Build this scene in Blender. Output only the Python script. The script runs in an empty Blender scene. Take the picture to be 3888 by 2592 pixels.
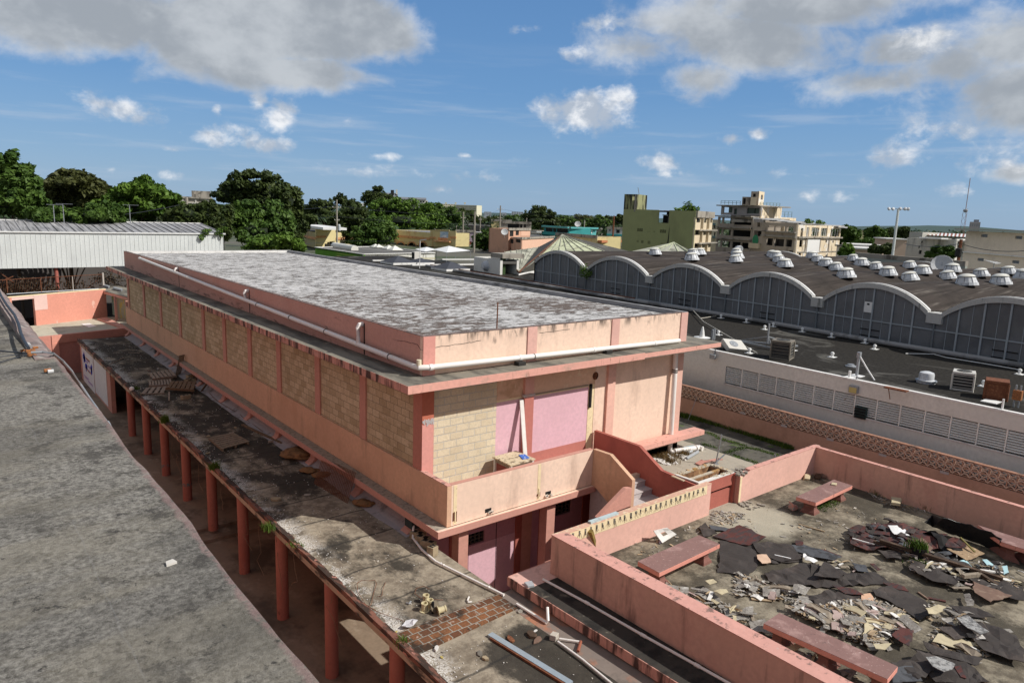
import bpy,bmesh,math,random
import numpy as np
from mathutils import Vector,Matrix,noise
random.seed(7)
SC = bpy.context.scene
COL = SC.collection
rad = math.radians

# ------------------------------------------------------------------ camera
CAM = Vector((-9.2847,-14.8038,3.0391));YAW,PITCH,ROLL,FPX = -0.6866,0.1762,0.035,2702.66
_f = Vector((-math.sin(YAW)*math.cos(PITCH),math.cos(YAW)*math.cos(PITCH),-math.sin(PITCH)))
_r = _f.cross(Vector((0,0,1))).normalized();_u = _r.cross(_f)
CR = _r*math.cos(ROLL)+_u*math.sin(ROLL);CU = -_r*math.sin(ROLL)+_u*math.cos(ROLL);CF = _f
cd = bpy.data.cameras.new('camera');cam = bpy.data.objects.new('camera',cd);COL.objects.link(cam)
m = Matrix.Identity(4)
for i in range(3): m[i][0],m[i][1],m[i][2],m[i][3] = CR[i],CU[i],-CF[i],CAM[i]
cam.matrix_world = m
cd.sensor_width = 36;cd.lens = 36*FPX/3888;cd.clip_start = .05;cd.clip_end = 30000
SC.camera = cam
# ------------------------------------------------------------------ light
SUNDIR = Vector((.65,-.88,1.0)).normalized()
sl = bpy.data.lights.new('sun','SUN');sl.energy = 4.7;sl.angle = rad(.5);sl.color = (1,.955,.89)
so = bpy.data.objects.new('sun',sl);COL.objects.link(so);so.location = (0,0,60)
so.rotation_euler = SUNDIR.to_track_quat('Z','Y').to_euler()
SC.view_settings.view_transform = 'Standard';SC.view_settings.look = 'None'
SC.view_settings.exposure = 0.0;SC.view_settings.gamma = 1;SC.view_settings.use_curve_mapping = False

class NT:
    """small node-tree helper"""
    def __init__(s,nt): s.nt = nt;s.n = nt.nodes;s.l = nt.links
    def new(s,t,**k):
        n = s.n.new(t)
        for a,b in k.items(): setattr(n,a,b)
        return n
    def put(s,sock,v):
        if v is None: return
        if isinstance(v,(int,float)):
            sock.default_value = v if sock.type != 'RGBA' and sock.type != 'VECTOR' else ((v,)*3 if sock.type == 'VECTOR' else (v,v,v,1))
        elif isinstance(v,(tuple,list)):
            sock.default_value = tuple(v)+(1,) if sock.type == 'RGBA' and len(v) == 3 else tuple(v)
        else: s.l.new(v,sock)
    def math(s,op,a,b=None,c=None,clamp=False):
        n = s.new('ShaderNodeMath',operation=op);n.use_clamp = clamp
        s.put(n.inputs[0],a);s.put(n.inputs[1],b);s.put(n.inputs[2],c);return n.outputs[0]
    def vmath(s,op,a,b=None,sc=None):
        n = s.new('ShaderNodeVectorMath',operation=op);s.put(n.inputs[0],a);s.put(n.inputs[1],b)
        if sc is not None: s.put(n.inputs['Scale'],sc)
        return n.outputs['Value'] if op in ('DOT_PRODUCT','LENGTH','DISTANCE') else n.outputs[0]
    def mix(s,f,a,b,blend='MIX'):
        n = s.new('ShaderNodeMix',data_type='RGBA',blend_type=blend)
        s.put(n.inputs[0],f);s.put(n.inputs[6],a);s.put(n.inputs[7],b);return n.outputs[2]
    def ramp(s,v,lo,hi,a=0.,b=1.,smooth=True):
        n = s.new('ShaderNodeMapRange',interpolation_type='SMOOTHSTEP' if smooth else 'LINEAR');n.clamp = True
        s.put(n.inputs[0],v);s.put(n.inputs[1],lo);s.put(n.inputs[2],hi);s.put(n.inputs[3],a);s.put(n.inputs[4],b);return n.outputs[0]
    def noise(s,vec,scale=1.,detail=4.,rough=.55,dist=0.,dim='3D'):
        n = s.new('ShaderNodeTexNoise',noise_dimensions=dim);s.put(n.inputs['Vector'],vec)
        n.inputs['Scale'].default_value = scale;n.inputs['Detail'].default_value = detail
        n.inputs['Roughness'].default_value = rough;n.inputs['Distortion'].default_value = dist
        return n.outputs['Fac']
    def xyz(s,v):
        n = s.new('ShaderNodeSeparateXYZ');s.put(n.inputs[0],v);return n.outputs
    def comb(s,x,y,z):
        n = s.new('ShaderNodeCombineXYZ');s.put(n.inputs[0],x);s.put(n.inputs[1],y);s.put(n.inputs[2],z);return n.outputs[0]

# ------------------------------------------------------------------ world: sky with clouds
w = bpy.data.worlds.new('World');SC.world = w;w.use_nodes = True;w.node_tree.nodes.clear()
N = NT(w.node_tree)
sky = N.new('ShaderNodeTexSky');sky.sky_type = 'NISHITA';sky.sun_disc = False
sky.sun_elevation = math.asin(SUNDIR.z);sky.sun_rotation = math.atan2(SUNDIR.x,SUNDIR.y)
sky.air_density = 1.0;sky.dust_density = .35;sky.ozone_density = 2.2;sky.altitude = 10
tc = N.new('ShaderNodeTexCoord');D = N.vmath('NORMALIZE',tc.outputs['Generated']);dx,dy,dz = N.xyz(D)
AZ = N.math('MULTIPLY',N.math('ARCTAN2',dx,dy),57.2958)           # compass angle,0 = +Y
EL = N.math('MULTIPLY',N.math('ARCSINE',dz),57.2958)
# flat cloud-layer coordinates so clouds flatten towards the horizon
den = N.math('ADD',N.math('MAXIMUM',dz,0.0),.12)
P3 = N.comb(N.math('DIVIDE',dx,den),N.math('DIVIDE',dy,den),N.math('MULTIPLY',dz,5.0))
AE = N.comb(AZ,N.math('MULTIPLY',EL,1.35),0.)
wob1 = N.noise(AE,.19,7,.6,.35);wob2 = N.noise(AE,.6,5,.6,.2)
def blob(az,el,ra,re,rot=0.,w=1.,soft=1.):
    x = N.math('SUBTRACT',AZ,az);y = N.math('SUBTRACT',EL,el);c,s_ = math.cos(rad(rot)),math.sin(rad(rot))
    u = N.math('DIVIDE',N.math('ADD',N.math('MULTIPLY',x,c),N.math('MULTIPLY',y,s_)),ra)
    v = N.math('DIVIDE',N.math('SUBTRACT',N.math('MULTIPLY',y,c),N.math('MULTIPLY',x,s_)),re)
    r = N.math('SQRT',N.math('ADD',N.math('MULTIPLY',u,u),N.math('MULTIPLY',v,v)))
    return N.math('MULTIPLY',N.math('SUBTRACT',1.0,r),w)
def azel(px,py):                    # where a spot of the sky lies,as compass angle and height
    d = (CF*FPX*.60494 + CR*(px-1176) - CU*(py-784)).normalized()
    return math.degrees(math.atan2(d.x,d.y)),math.degrees(math.asin(d.z))
# (x,y,half-width,half-height,tilt,weight)
CL_BIG = [(180,30,560,120,3,1.35),(560,60,330,150,8,1.6),(800,50,200,120,-6,1.6),(640,165,240,62,0,1.3),
          (1700,90,330,105,-12,1.0),(1610,185,120,60,0,.9),(1830,10,420,75,0,1.1),(2080,110,150,62,10,.95),(2330,90,170,110,0,.9),(2340,220,230,110,0,1.0),(1990,190,260,55,4,.8),(2330,400,110,34,0,.7),(2200,150,260,120,0,.55),(1480,110,140,60,0,.5)]
CL_SM = [(1350,255,140,62,3,1.5),(1420,225,60,40,0,1.3),(1270,255,70,40,0,1.2),
         (640,270,52,70,-12,1.35),(620,330,80,32,0,1.1),(600,235,34,24,30,1.0),(500,310,85,38,8,.95),(500,255,16,20,0,.9),
         (280,250,120,42,-6,.85),(400,345,45,8,0,.4),(800,278,50,18,0,.55),(870,358,65,13,0,.65),(1400,50,65,26,0,.6),(1190,68,70,20,0,.5),
         (1520,375,65,34,0,.75),(1530,400,100,14,0,.6),(1745,308,30,20,0,.9),(1680,320,40,13,0,.7),(1855,452,40,20,0,.7),(1930,450,35,18,0,.65),
         (2060,355,95,42,0,.8),(2160,295,90,30,-10,.8),(2200,440,60,28,0,.9),(2120,100,90,50,0,1.1),(2290,370,120,60,0,.6),(1320,120,60,22,0,.5),
         (1070,358,25,8,0,.5),(1210,370,60,12,0,.4),(410,200,30,10,0,.35),(860,395,140,16,0,.3),(1010,435,70,14,0,.5),(380,400,40,22,0,.55),(260,390,30,14,0,.6),(70,400,90,16,0,.3),(1100,405,110,14,0,.3),(1800,400,230,16,-3,.35)]
def field(lst):
    out = None
    for px,py,hw,hh,rot,wt in lst:
        a,e = azel(px,py);a2,e2 = azel(px+hw,py);a3,e3 = azel(px,py-hh)
        b = blob(a,e,abs(a2-a)+abs(e2-e)*.3,abs(e3-e),rot,wt)
        out = b if out is None else N.math('MAXIMUM',out,b)
    return out
fb,fs = field(CL_BIG),field(CL_SM)
nn = N.math('SUBTRACT',wob1,.5);n2 = N.math('SUBTRACT',wob2,.5)
db = N.ramp(N.math('ADD',fb,N.math('ADD',N.math('MULTIPLY',nn,1.5),N.math('MULTIPLY',n2,.45))),-.06,.62)
ds = N.ramp(N.math('ADD',fs,N.math('ADD',N.math('MULTIPLY',nn,1.3),N.math('MULTIPLY',n2,1.9))),.10,1.05)
# thin bands of haze cloud low in the sky
lowmask = N.math('MULTIPLY',N.ramp(EL,0.,3.),N.ramp(EL,14.,5.))
band = N.math('MULTIPLY',N.ramp(N.noise(N.comb(N.math('MULTIPLY',AZ,.05),N.math('MULTIPLY',EL,.55),3.),1.6,6,.6),.5,.75),N.math('MULTIPLY',lowmask,.45))
# relief: denser-towards-the-sun minus here
AEs = N.vmath('ADD',AE,(.9,2.2,0.));relief = N.math('SUBTRACT',N.noise(AE,.33,6,.62,.3),N.noise(AEs,.33,6,.62,.3))
reliefb = N.math('SUBTRACT',N.noise(AE,.11,5,.55),N.noise(N.vmath('ADD',AE,(1.5,3.6,0.)),.11,5,.55));litb = N.ramp(N.math('ADD',reliefb,N.math('MULTIPLY',relief,.35)),-.16,.22);lits = N.ramp(relief,-.14,.20)
big_in = N.ramp(N.math('ADD',fb,N.math('MULTIPLY',nn,1.0)),.12,.62)
colb = N.mix(litb,N.mix(big_in,(.52,.56,.62),(.36,.39,.425)),N.mix(big_in,(.82,.84,.87),(.56,.59,.62)))
cols = N.mix(lits,(.46,.52,.61),(.95,.96,.98))
base = N.mix(1.0,sky.outputs[0],(.095,.10,.108),'MULTIPLY')       # sky light scaled to display range
clear = N.mix(N.ramp(EL,0.,9.,smooth=False),(.235,.395,.615),(.135,.315,.600));clear = N.mix(N.ramp(EL,7.,27.,smooth=False),clear,(.075,.200,.475))
tint = N.mix(.78,base,clear)
# broken cloud added out of view,behind and above the viewer,as neutral fill light
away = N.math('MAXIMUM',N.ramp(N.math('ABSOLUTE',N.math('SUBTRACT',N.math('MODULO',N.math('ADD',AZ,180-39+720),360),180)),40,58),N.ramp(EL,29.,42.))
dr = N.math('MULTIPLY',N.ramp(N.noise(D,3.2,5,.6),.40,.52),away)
c1_ = N.mix(N.math('MULTIPLY',band,.8),tint,(.55,.62,.72))
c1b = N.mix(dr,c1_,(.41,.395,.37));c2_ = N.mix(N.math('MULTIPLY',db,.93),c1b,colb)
c3_ = N.mix(N.math('MULTIPLY',ds,.92),c2_,cols)
bg = N.new('ShaderNodeBackground');N.put(bg.inputs[0],c3_);bg.inputs[1].default_value = 1.0
wo = N.new('ShaderNodeOutputWorld');N.l.new(bg.outputs[0],wo.inputs[0])
# ------------------------------------------------------------------ picking points: crop -> ray -> real plane
full = (0,0,.604938)
c1=(0,500,2.352);c2=(900,600,2.352);c3=(1800,600,2.352);c4=(2700,600,1.98);c5=(0,1000,2.352);c6=(900,1100,2.352);c7=(1500,1100,1.96);c8=(2500,1150,1.6945)
a1=(0,1600,1.5807);a2=(1000,1700,1.7577);a3=(2000,1700,1.7577);a4=(2788,1750,1.862);a5=(2250,1600,2.94);a6=(2300,680,4.704);a7=(2650,680,3.92);a8=(3200,650,3.419)
def ray(c,x,y):
    px,py = c[0]+x/c[2],c[1]+y/c[2]
    return CF*FPX + CR*(px-1944) - CU*(py-1296)
def at(c,px,py,x=None,y=None,z=None,d=None,pl=None):
    D = ray(c,px,py)
    if d is not None and c in (c2,c3) and 85 <= d < 1000: d *= 2.1      # the town lies on the same low ground,so it stands farther off
    if z is not None: t = (z-CAM.z)/D.z
    elif x is not None: t = (x-CAM.x)/D.x
    elif y is not None: t = (y-CAM.y)/D.y
    elif d is not None: t = d/math.hypot(D.x,D.y)
    else: t = (pl[0]-CAM).dot(pl[1])/D.dot(pl[1])
    return CAM + D*t
# ------------------------------------------------------------------ materials
def M(name,col,layers=(),rough=.85,bump=None,metal=0.,spec=.3,fine=.06):
    """layers: (colour, (sx,sy,sz), detail, lo, hi, strength[, (z0,z1)])"""
    m = bpy.data.materials.new(name);m.use_nodes = True;nt = NT(m.node_tree);nt.n.clear()
    geo = nt.new('ShaderNodeNewGeometry');P = geo.outputs['Position']
    c = None;seed = (sum(ord(k) for k in name) % 97)*.37
    if fine:
        f = nt.noise(P,9.,6,.65);c = nt.mix(nt.ramp(f,.3,.7),tuple(max(0,k*(1-fine*1.6)) for k in col),tuple(min(1,k*(1+fine)) for k in col))
        g = nt.noise(nt.vmath('ADD',P,(seed,seed,0)),.7,3,.5);c = nt.mix(nt.ramp(g,.35,.65,0,.5),c,tuple(max(0,k*(1-fine*2)) for k in col))
    else: c = nt.mix(0.,col,col)
    for i,L in enumerate(layers):
        lc,sc,det,lo,hi,st = L[:6]
        v = nt.vmath('MULTIPLY',P,tuple(sc));v = nt.vmath('ADD',v,(seed+i*7.3,seed*2+i*3.1,seed))
        fct = nt.ramp(nt.noise(v,1.,det,.62),lo,hi,0,st)
        if len(L) > 6:
            z0,z1 = L[6];pz = nt.xyz(P)[2];fct = nt.math('MULTIPLY',fct,nt.ramp(pz,z0,z1))
        c = nt.mix(fct,c,lc)
    b = nt.new('ShaderNodeBsdfPrincipled');nt.put(b.inputs['Base Color'],c);b.inputs['Roughness'].default_value = rough
    b.inputs['Metallic'].default_value = metal;b.inputs['Specular IOR Level'].default_value = spec
    if bump:
        bn = nt.new('ShaderNodeBump');bn.inputs['Strength'].default_value = bump[1];bn.inputs['Distance'].default_value = bump[2] if len(bump) > 2 else .02
        nt.put(bn.inputs['Height'],nt.noise(P,bump[0],6,.7));nt.l.new(bn.outputs[0],b.inputs['Normal'])
    o = nt.new('ShaderNodeOutputMaterial');nt.l.new(b.outputs[0],o.inputs[0])
    m['_c'] = 1;return m
def Mbrick(name,ax,c1,c2,mort,w=.4,h=.2,ms=.012,rough=.9,var=(.25,.2,.12),off=(0,0),bumpd=.015,extra=()):
    """blockwork on a plane: ax 'xz','yz' or 'xy'"""
    m = bpy.data.materials.new(name);m.use_nodes = True;nt = NT(m.node_tree);nt.n.clear()
    geo = nt.new('ShaderNodeNewGeometry');P = geo.outputs['Position'];X = nt.xyz(P)
    a = {'x': X[0],'y': X[1],'z': X[2]}
    wob = nt.noise(P,5.,3,.6);wv = nt.math('MULTIPLY',nt.math('SUBTRACT',wob,.5),.012)
    v = nt.comb(nt.math('ADD',nt.math('ADD',a[ax[0]],off[0]),wv),nt.math('ADD',nt.math('ADD',a[ax[1]],off[1]),wv),0.)
    br = nt.new('ShaderNodeTexBrick');nt.put(br.inputs['Vector'],v);br.offset = .5;br.squash = 1
    br.inputs['Scale'].default_value = 1;br.inputs['Brick Width'].default_value = w;br.inputs['Row Height'].default_value = h
    br.inputs['Mortar Size'].default_value = ms;br.inputs['Mortar Smooth'].default_value = .2;br.inputs['Bias'].default_value = -.2
    nt.put(br.inputs['Color1'],c1);nt.put(br.inputs['Color2'],c2);nt.put(br.inputs['Mortar'],mort)
    c = nt.mix(nt.ramp(nt.noise(P,26.,4,.7),.3,.75,0,.55),br.outputs[0],var)
    c = nt.mix(nt.ramp(nt.noise(P,.9,4,.6),.42,.72,0,.4),c,var)
    for L in extra:
        c = nt.mix(nt.ramp(nt.noise(nt.vmath('MULTIPLY',P,L[1]),1.,5,.65),L[2],L[3],0,L[4]),c,L[0])
    b = nt.new('ShaderNodeBsdfPrincipled');nt.put(b.inputs['Base Color'],c);b.inputs['Roughness'].default_value = rough;b.inputs['Specular IOR Level'].default_value = .2
    bn = nt.new('ShaderNodeBump');bn.inputs['Strength'].default_value = .9;bn.inputs['Distance'].default_value = bumpd
    hgt = nt.math('ADD',nt.math('SUBTRACT',1.,br.outputs[1]),nt.math('MULTIPLY',nt.noise(P,40.,3,.7),.35))
    nt.put(bn.inputs['Height'],hgt);nt.l.new(bn.outputs[0],b.inputs['Normal'])
    o = nt.new('ShaderNodeOutputMaterial');nt.l.new(b.outputs[0],o.inputs[0]);return m
BLK = (.012,.011,.010)
V = lambda k,q=.12: (k,k,k*q)          # scale of a run-down stain
PEACH=(.82,.615,.485);PINK=(.57,.295,.235);PALEPINK=(.70,.43,.35);DRED=(.40,.125,.095)
m_peach = M('peach_paint',PEACH,[((.30,.2,.15),(1.4,1.4,.35),5,.50,.74,.45),((.9,.72,.5),(5,5,2),4,.62,.8,.3)])
m_peachtop = M('stained_peach_paint',PEACH,[((.035,.03,.028),(4,4,.7),6,.45,.60,.85,(-.36,.0)),((.05,.04,.035),(2.2,2.2,1.4),7,.60,.70,.7,(-.75,-.1)),((.25,.17,.12),(1.6,1.6,.5),5,.5,.8,.35)])
m_pink = M('pink_trim_paint',PINK,[((.30,.12,.09),(2,2,.6),5,.55,.8,.4),((.75,.5,.4),(9,9,6),4,.68,.8,.35)])
m_pinkstain = M('black_stained_pink_edge',PINK,[(BLK,(6,4,.6),6,.45,.60,.88),((.2,.15,.12),(9,9,2),4,.6,.7,.6)])
m_pinkedge = M('weathered_pink_edge',(.72,.38,.31),[((.10,.06,.05),(7,7,1.5),6,.57,.72,.75),((.35,.28,.22),(2,2,3),5,.55,.7,.5)])
m_palepink = M('pale_pink_wall_paint',PALEPINK,[((.16,.10,.08),(2.5,2.5,.3),5,.55,.72,.55),((.85,.6,.5),(6,6,3),4,.66,.8,.3)])
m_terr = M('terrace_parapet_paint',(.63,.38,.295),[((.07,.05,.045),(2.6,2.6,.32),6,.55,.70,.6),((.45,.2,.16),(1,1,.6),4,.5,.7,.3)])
m_cap = M('mossy_pink_coping',(.64,.34,.285),[((.10,.08,.07),(5,5,5),6,.54,.66,.75),((.5,.45,.4),(14,14,14),4,.64,.72,.6)])
m_dred = M('dark_red_paint',DRED,[((.2,.06,.05),(1,1,.6),5,.5,.75,.4),((.62,.33,.28),(14,14,7),3,.73,.79,.5)])
m_band = M('red_band_paint',(.50,.185,.15),[((.45,.4,.37),(3,3,1),6,.67,.74,.5)])
m_mauve = M('lilac_pink_paint',(.70,.44,.50),[((.6,.5,.5),(4,4,1.5),6,.60,.70,.4)])
m_pinkshade = M('purple_pink_paint',(.55,.30,.35),[((.4,.15,.2),(1,1,1),4,.5,.7,.35)])  # pink paint with the purple of its shade put into the colour
m_cream = M('cream_plaster',(.80,.66,.42),[((.35,.25,.15),(8,8,8),5,.6,.72,.5)])
m_cmu_yz = Mbrick('concrete_block_wall','yz',(.68,.58,.40),(.42,.335,.205),(.22,.19,.145),w=.4,h=.2,ms=.006,var=(.29,.225,.13),off=(.1,.07),extra=[((.62,.53,.38),(2.3,2.3,4.5),.60,.66,.5)])
m_cmu_xz = Mbrick('pale_concrete_block_wall','xz',(.74,.65,.48),(.62,.53,.38),(.56,.545,.50),w=.4,h=.2,ms=.013,var=(.47,.39,.265),off=(.06,.07))
m_conc = M('weathered_concrete',(.33,.30,.255),[((.05,.047,.042),(1.1,1.1,1.1),7,.50,.66,.85),((.55,.52,.46),(3,3,3),5,.6,.75,.45),((.70,.68,.63),(30,30,30),2,.74,.8,.7)],bump=(30,.5,.01))
m_canopy = M('grimy_canopy_concrete',(.235,.215,.175),[((.045,.045,.042),(1.4,.5,1),6,.42,.66,.8),((.4,.38,.34),(.9,.9,1),5,.62,.68,.5)],bump=(25,.4,.01))
m_ledge = M('gritty_ledge_concrete',(.36,.31,.25),[((.10,.09,.08),(9,9,9),6,.48,.66,.7),((.55,.5,.44),(5,5,5),4,.62,.72,.5)],bump=(40,.5,.01))
m_pipe = M('white_pvc',(.80,.77,.73),[((.5,.42,.38),(3,3,3),4,.55,.8,.3)],rough=.4,spec=.5,fine=.02)
m_pvcband = M('pipe_joint_dark',(.12,.10,.09))
m_rust = M('rusty_steel',(.16,.06,.03),[((.3,.13,.06),(14,14,14),5,.5,.7,.7)])
m_wood = M('weathered_grey_wood',(.30,.25,.19),[((.12,.10,.08),(20,20,5),5,.5,.7,.6)])
m_woodw = M('whitewashed_board',(.72,.70,.66),[((.3,.2,.14),(5,5,2),5,.62,.7,.7)])
m_black = M('dark_void',(.012,.011,.011),fine=0)
m_cove = M('grey_sealed_cove',(.36,.335,.345),[((.07,.065,.06),(2,2,2),6,.52,.68,.6),((.65,.62,.62),(4,4,4),5,.6,.75,.5)])
m_blackslab = M('black_stained_concrete',(.045,.04,.034),[((.01,.01,.01),(3,3,3),6,.45,.65,.8),((.33,.29,.22),(2.6,2.6,2.6),7,.60,.74,.6),((.6,.58,.52),(34,34,34),2,.76,.8,.7)],bump=(30,.5,.01))
m_white = M('white_painted_metal',(.80,.80,.78),rough=.45,fine=.02)
m_grey = M('grey_metal',(.33,.35,.37),rough=.5,metal=.3)
m_glassdk = M('dark_window_glass',(.02,.022,.025),rough=.15,spec=.6,fine=0)
# ------------------------------------------------------------------ mesh helpers
def wloc(o):
    v = Vector((0,0,0))
    while o: v += o.location;o = o.parent
    return v
class MB:
    def __init__(s): s.v = [];s.f = [];s.mi = [];s.cur = 0
    def add(s,vs,fs):
        k = len(s.v);s.v += [Vector(p) for p in vs];s.f += [tuple(i+k for i in f) for f in fs];s.mi += [s.cur]*len(fs);return s
    def box(s,x0,x1,y0,y1,z0,z1):
        return s.prism([(x0,y0),(x1,y0),(x1,y1),(x0,y1)],z0,z1)
    def prism(s,pts,z0,z1):
        n = len(pts)
        a = sum(pts[i][0]*pts[(i+1)%n][1]-pts[(i+1)%n][0]*pts[i][1] for i in range(n))
        if a < 0: pts = pts[::-1]
        zz0 = z0 if isinstance(z0,(list,tuple)) else [z0]*n;zz1 = z1 if isinstance(z1,(list,tuple)) else [z1]*n
        if a < 0: zz0 = zz0[::-1];zz1 = zz1[::-1]
        vs = [(p[0],p[1],zz0[i]) for i,p in enumerate(pts)]+[(p[0],p[1],zz1[i]) for i,p in enumerate(pts)]
        return s.add(vs,[tuple(range(n-1,-1,-1)),tuple(range(n,2*n))]+[(i,(i+1)%n,n+(i+1)%n,n+i) for i in range(n)])
    def obox(s,c,u,v,w):
        """centre and three half-axis vectors"""
        c,u,v,w = map(Vector,(c,u,v,w));p = [c+a*u+b*v+e*w for e in (-1,1) for b in (-1,1) for a in (-1,1)]
        fs = [(0,2,3,1),(4,5,7,6),(0,1,5,4),(2,6,7,3),(0,4,6,2),(1,3,7,5)]
        if u.cross(v).dot(w) < 0: fs = [f[::-1] for f in fs]
        return s.add(p,fs)
    def beam(s,p0,p1,wd,ht,up=(0,0,1)):
        p0,p1 = Vector(p0),Vector(p1);a = p1-p0;up = Vector(up);side = a.cross(up)
        side = side.normalized() if side.length > 1e-6 else Vector((1,0,0));upv = side.cross(a).normalized()
        return s.obox((p0+p1)/2,a/2,side*wd/2,upv*ht/2)
    def tube(s,pts,r,n=8,cap=True,r1=None):
        pts = [Vector(p) for p in pts];L = len(pts);k0 = len(s.v);rings = []
        for i,p in enumerate(pts):
            t = (pts[min(i+1,L-1)]-pts[max(i-1,0)]).normalized()
            a = t.cross(Vector((0,0,1))); a = a.normalized() if a.length > 1e-3 else Vector((1,0,0));b = t.cross(a)
            if i and a.dot(pa) < 0: a,b = -a,-b
            pa = a;rr = r if r1 is None else r+(r1-r)*i/(L-1)
            rings.append([p+(a*math.cos(q*2*math.pi/n)+b*math.sin(q*2*math.pi/n))*rr for q in range(n)])
        vs = [p for R_ in rings for p in R_]
        fs = [(i*n+q,i*n+(q+1)%n,(i+1)*n+(q+1)%n,(i+1)*n+q) for i in range(L-1) for q in range(n)]
        if cap: fs += [tuple(range(n-1,-1,-1)),tuple((L-1)*n+q for q in range(n))]
        return s.add(vs,fs)
    def lathe(s,prof,c,n=16,axis=None):
        c = Vector(c);A_ = (axis or Vector((0,0,1))).normalized() if axis else Vector((0,0,1))
        a = A_.orthogonal().normalized();b = A_.cross(a);vs = []
        for r,h in prof: vs += [c+A_*h+(a*math.cos(q*2*math.pi/n)+b*math.sin(q*2*math.pi/n))*r for q in range(n)]
        fs = [(i*n+q,i*n+(q+1)%n,(i+1)*n+(q+1)%n,(i+1)*n+q) for i in range(len(prof)-1) for q in range(n)]
        fs += [tuple(range(n-1,-1,-1)),tuple((len(prof)-1)*n+q for q in range(n))]
        return s.add(vs,fs)
    def quad(s,*p): return s.add(p,[tuple(range(len(p)))])
    def build(s,name,mat,parent=None,smooth=False,bevel=0,origin=None):
        if not s.v: s.v=[Vector((0,0,0))]
        me = bpy.data.meshes.new(name)
        if parent is not None: org = wloc(parent)
        elif origin is not None: org = Vector(origin)
        else:
            xs = [p.x for p in s.v];ys = [p.y for p in s.v];org = Vector(((min(xs)+max(xs))/2,(min(ys)+max(ys))/2,min(p.z for p in s.v)))
        me.from_pydata([p-org for p in s.v],[],s.f)
        mats = mat if isinstance(mat,(list,tuple)) else [mat]
        for k in mats: me.materials.append(k)
        if len(mats) > 1: me.polygons.foreach_set('material_index',s.mi)
        if smooth: me.polygons.foreach_set('use_smooth',[True]*len(me.polygons))
        me.update()
        o = bpy.data.objects.new(name,me);COL.objects.link(o)
        if parent is not None: o.parent = parent
        else: o.location = org
        if bevel:
            b = o.modifiers.new('bevel','BEVEL');b.width = bevel;b.segments = 2;b.limit_method = 'ANGLE'
        if smooth == 'auto':
            me.set_sharp_from_angle(angle=rad(35))
        return o
def tag(o,label=None,cat=None,group=None,kind=None):
    if label: o['label'] = label
    if cat: o['category'] = cat
    if group: o['group'] = group
    if kind: o['kind'] = kind
    return o
def thing(name,loc,label,cat,group=None):
    o = bpy.data.objects.new(name,None);COL.objects.link(o);o.location = loc;o.empty_display_size = .2
    return tag(o,label,cat,group)
def copy_tree(o,loc,label=None,rz=None,parent=None):
    r = o.copy();COL.objects.link(r);r.location = loc
    if rz is not None: r.rotation_euler = (0,0,rz)
    if label: r['label'] = label
    def rec(src,dst):
        for ch in list(src.children):
            if ch.name.startswith('~'): continue
            k = ch.copy();COL.objects.link(k);k.parent = dst;rec(ch,k)
    rec(o,r);return r
def bx(x0,x1,y0,y1,z0,z1): return MB().box(x0,x1,y0,y1,z0,z1)
def wall_holes(mb,u0,u1,v0,v1,holes,place):
    """fill a wall rectangle around rectangular holes; place(u0,u1,v0,v1) adds one block"""
    us = sorted({u0,u1,*[h[k] for h in holes for k in (0,1) if u0 < h[k] < u1]})
    vs = sorted({v0,v1,*[h[k] for h in holes for k in (2,3) if v0 < h[k] < v1]})
    for j in range(len(vs)-1):
        run = None
        for i in range(len(us)-1):
            cu,cv = (us[i]+us[i+1])/2,(vs[j]+vs[j+1])/2
            solid = not any(h[0] < cu < h[1] and h[2] < cv < h[3] for h in holes)
            if solid: run = (us[i] if run is None else run[0],us[i+1])
            if (not solid or i == len(us)-2) and run: place(run[0],run[1],vs[j],vs[j+1]);run = None
GZ = -7.76      # level of the lower yard
# ================================================================== the pink building
W_,L_ = 10.5,34.69
PB = thing('pink_building',(5.2,17,GZ),'long pink and peach building with blocked up windows and a white flaking flat roof','building')
def part(mb,name,mat,parent=PB,**k): return mb.build(name,mat,parent,**k)
# flaking white roof over brown pavers
mr = bpy.data.materials.new('flaking_white_roof');mr.use_nodes = True;nt = NT(mr.node_tree);nt.n.clear()
geo = nt.new('ShaderNodeNewGeometry');P = geo.outputs['Position']
pv = nt.vmath('ADD',P,nt.vmath('SCALE',nt.comb(nt.noise(P,3.),nt.noise(nt.vmath('ADD',P,(5.,5,5)),3.),0.),None,.12))
br = nt.new('ShaderNodeTexBrick');nt.put(br.inputs['Vector'],pv);br.offset = .5
for k_,v_ in (('Scale',1),('Brick Width',.34),('Row Height',.17),('Mortar Size',.010),('Mortar Smooth',.3),('Bias',0)): br.inputs[k_].default_value = v_
nt.put(br.inputs['Color1'],(0,0,0));nt.put(br.inputs['Color2'],(1,1,1));nt.put(br.inputs['Mortar'],(.5,.5,.5))
per = nt.xyz(br.outputs[0])[0]
big = nt.noise(P,.22,5,.6);fl = nt.noise(nt.vmath('MULTIPLY',P,(4.5,13,1)),1.,7,.68,0.);fl2 = nt.noise(nt.vmath('MULTIPLY',P,(11,30,1)),1.,4,.7)
X_ = nt.xyz(P)
def gau(cx,cy,rx,ry):
    u = nt.math('DIVIDE',nt.math('SUBTRACT',X_[0],cx),rx);v = nt.math('DIVIDE',nt.math('SUBTRACT',X_[1],cy),ry)
    return nt.ramp(nt.math('ADD',nt.math('MULTIPLY',u,u),nt.math('MULTIPLY',v,v)),1.,0.)
worn = nt.math('MAXIMUM',nt.math('MULTIPLY',gau(1.0,2.2,3.4,3.6),.9),nt.math('MULTIPLY',gau(8.2,4.5,3.,3.),1.25))
worn = nt.math('MAXIMUM',worn,nt.math('MULTIPLY',gau(3.6,7.5,5.5,5.),.6))
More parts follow.
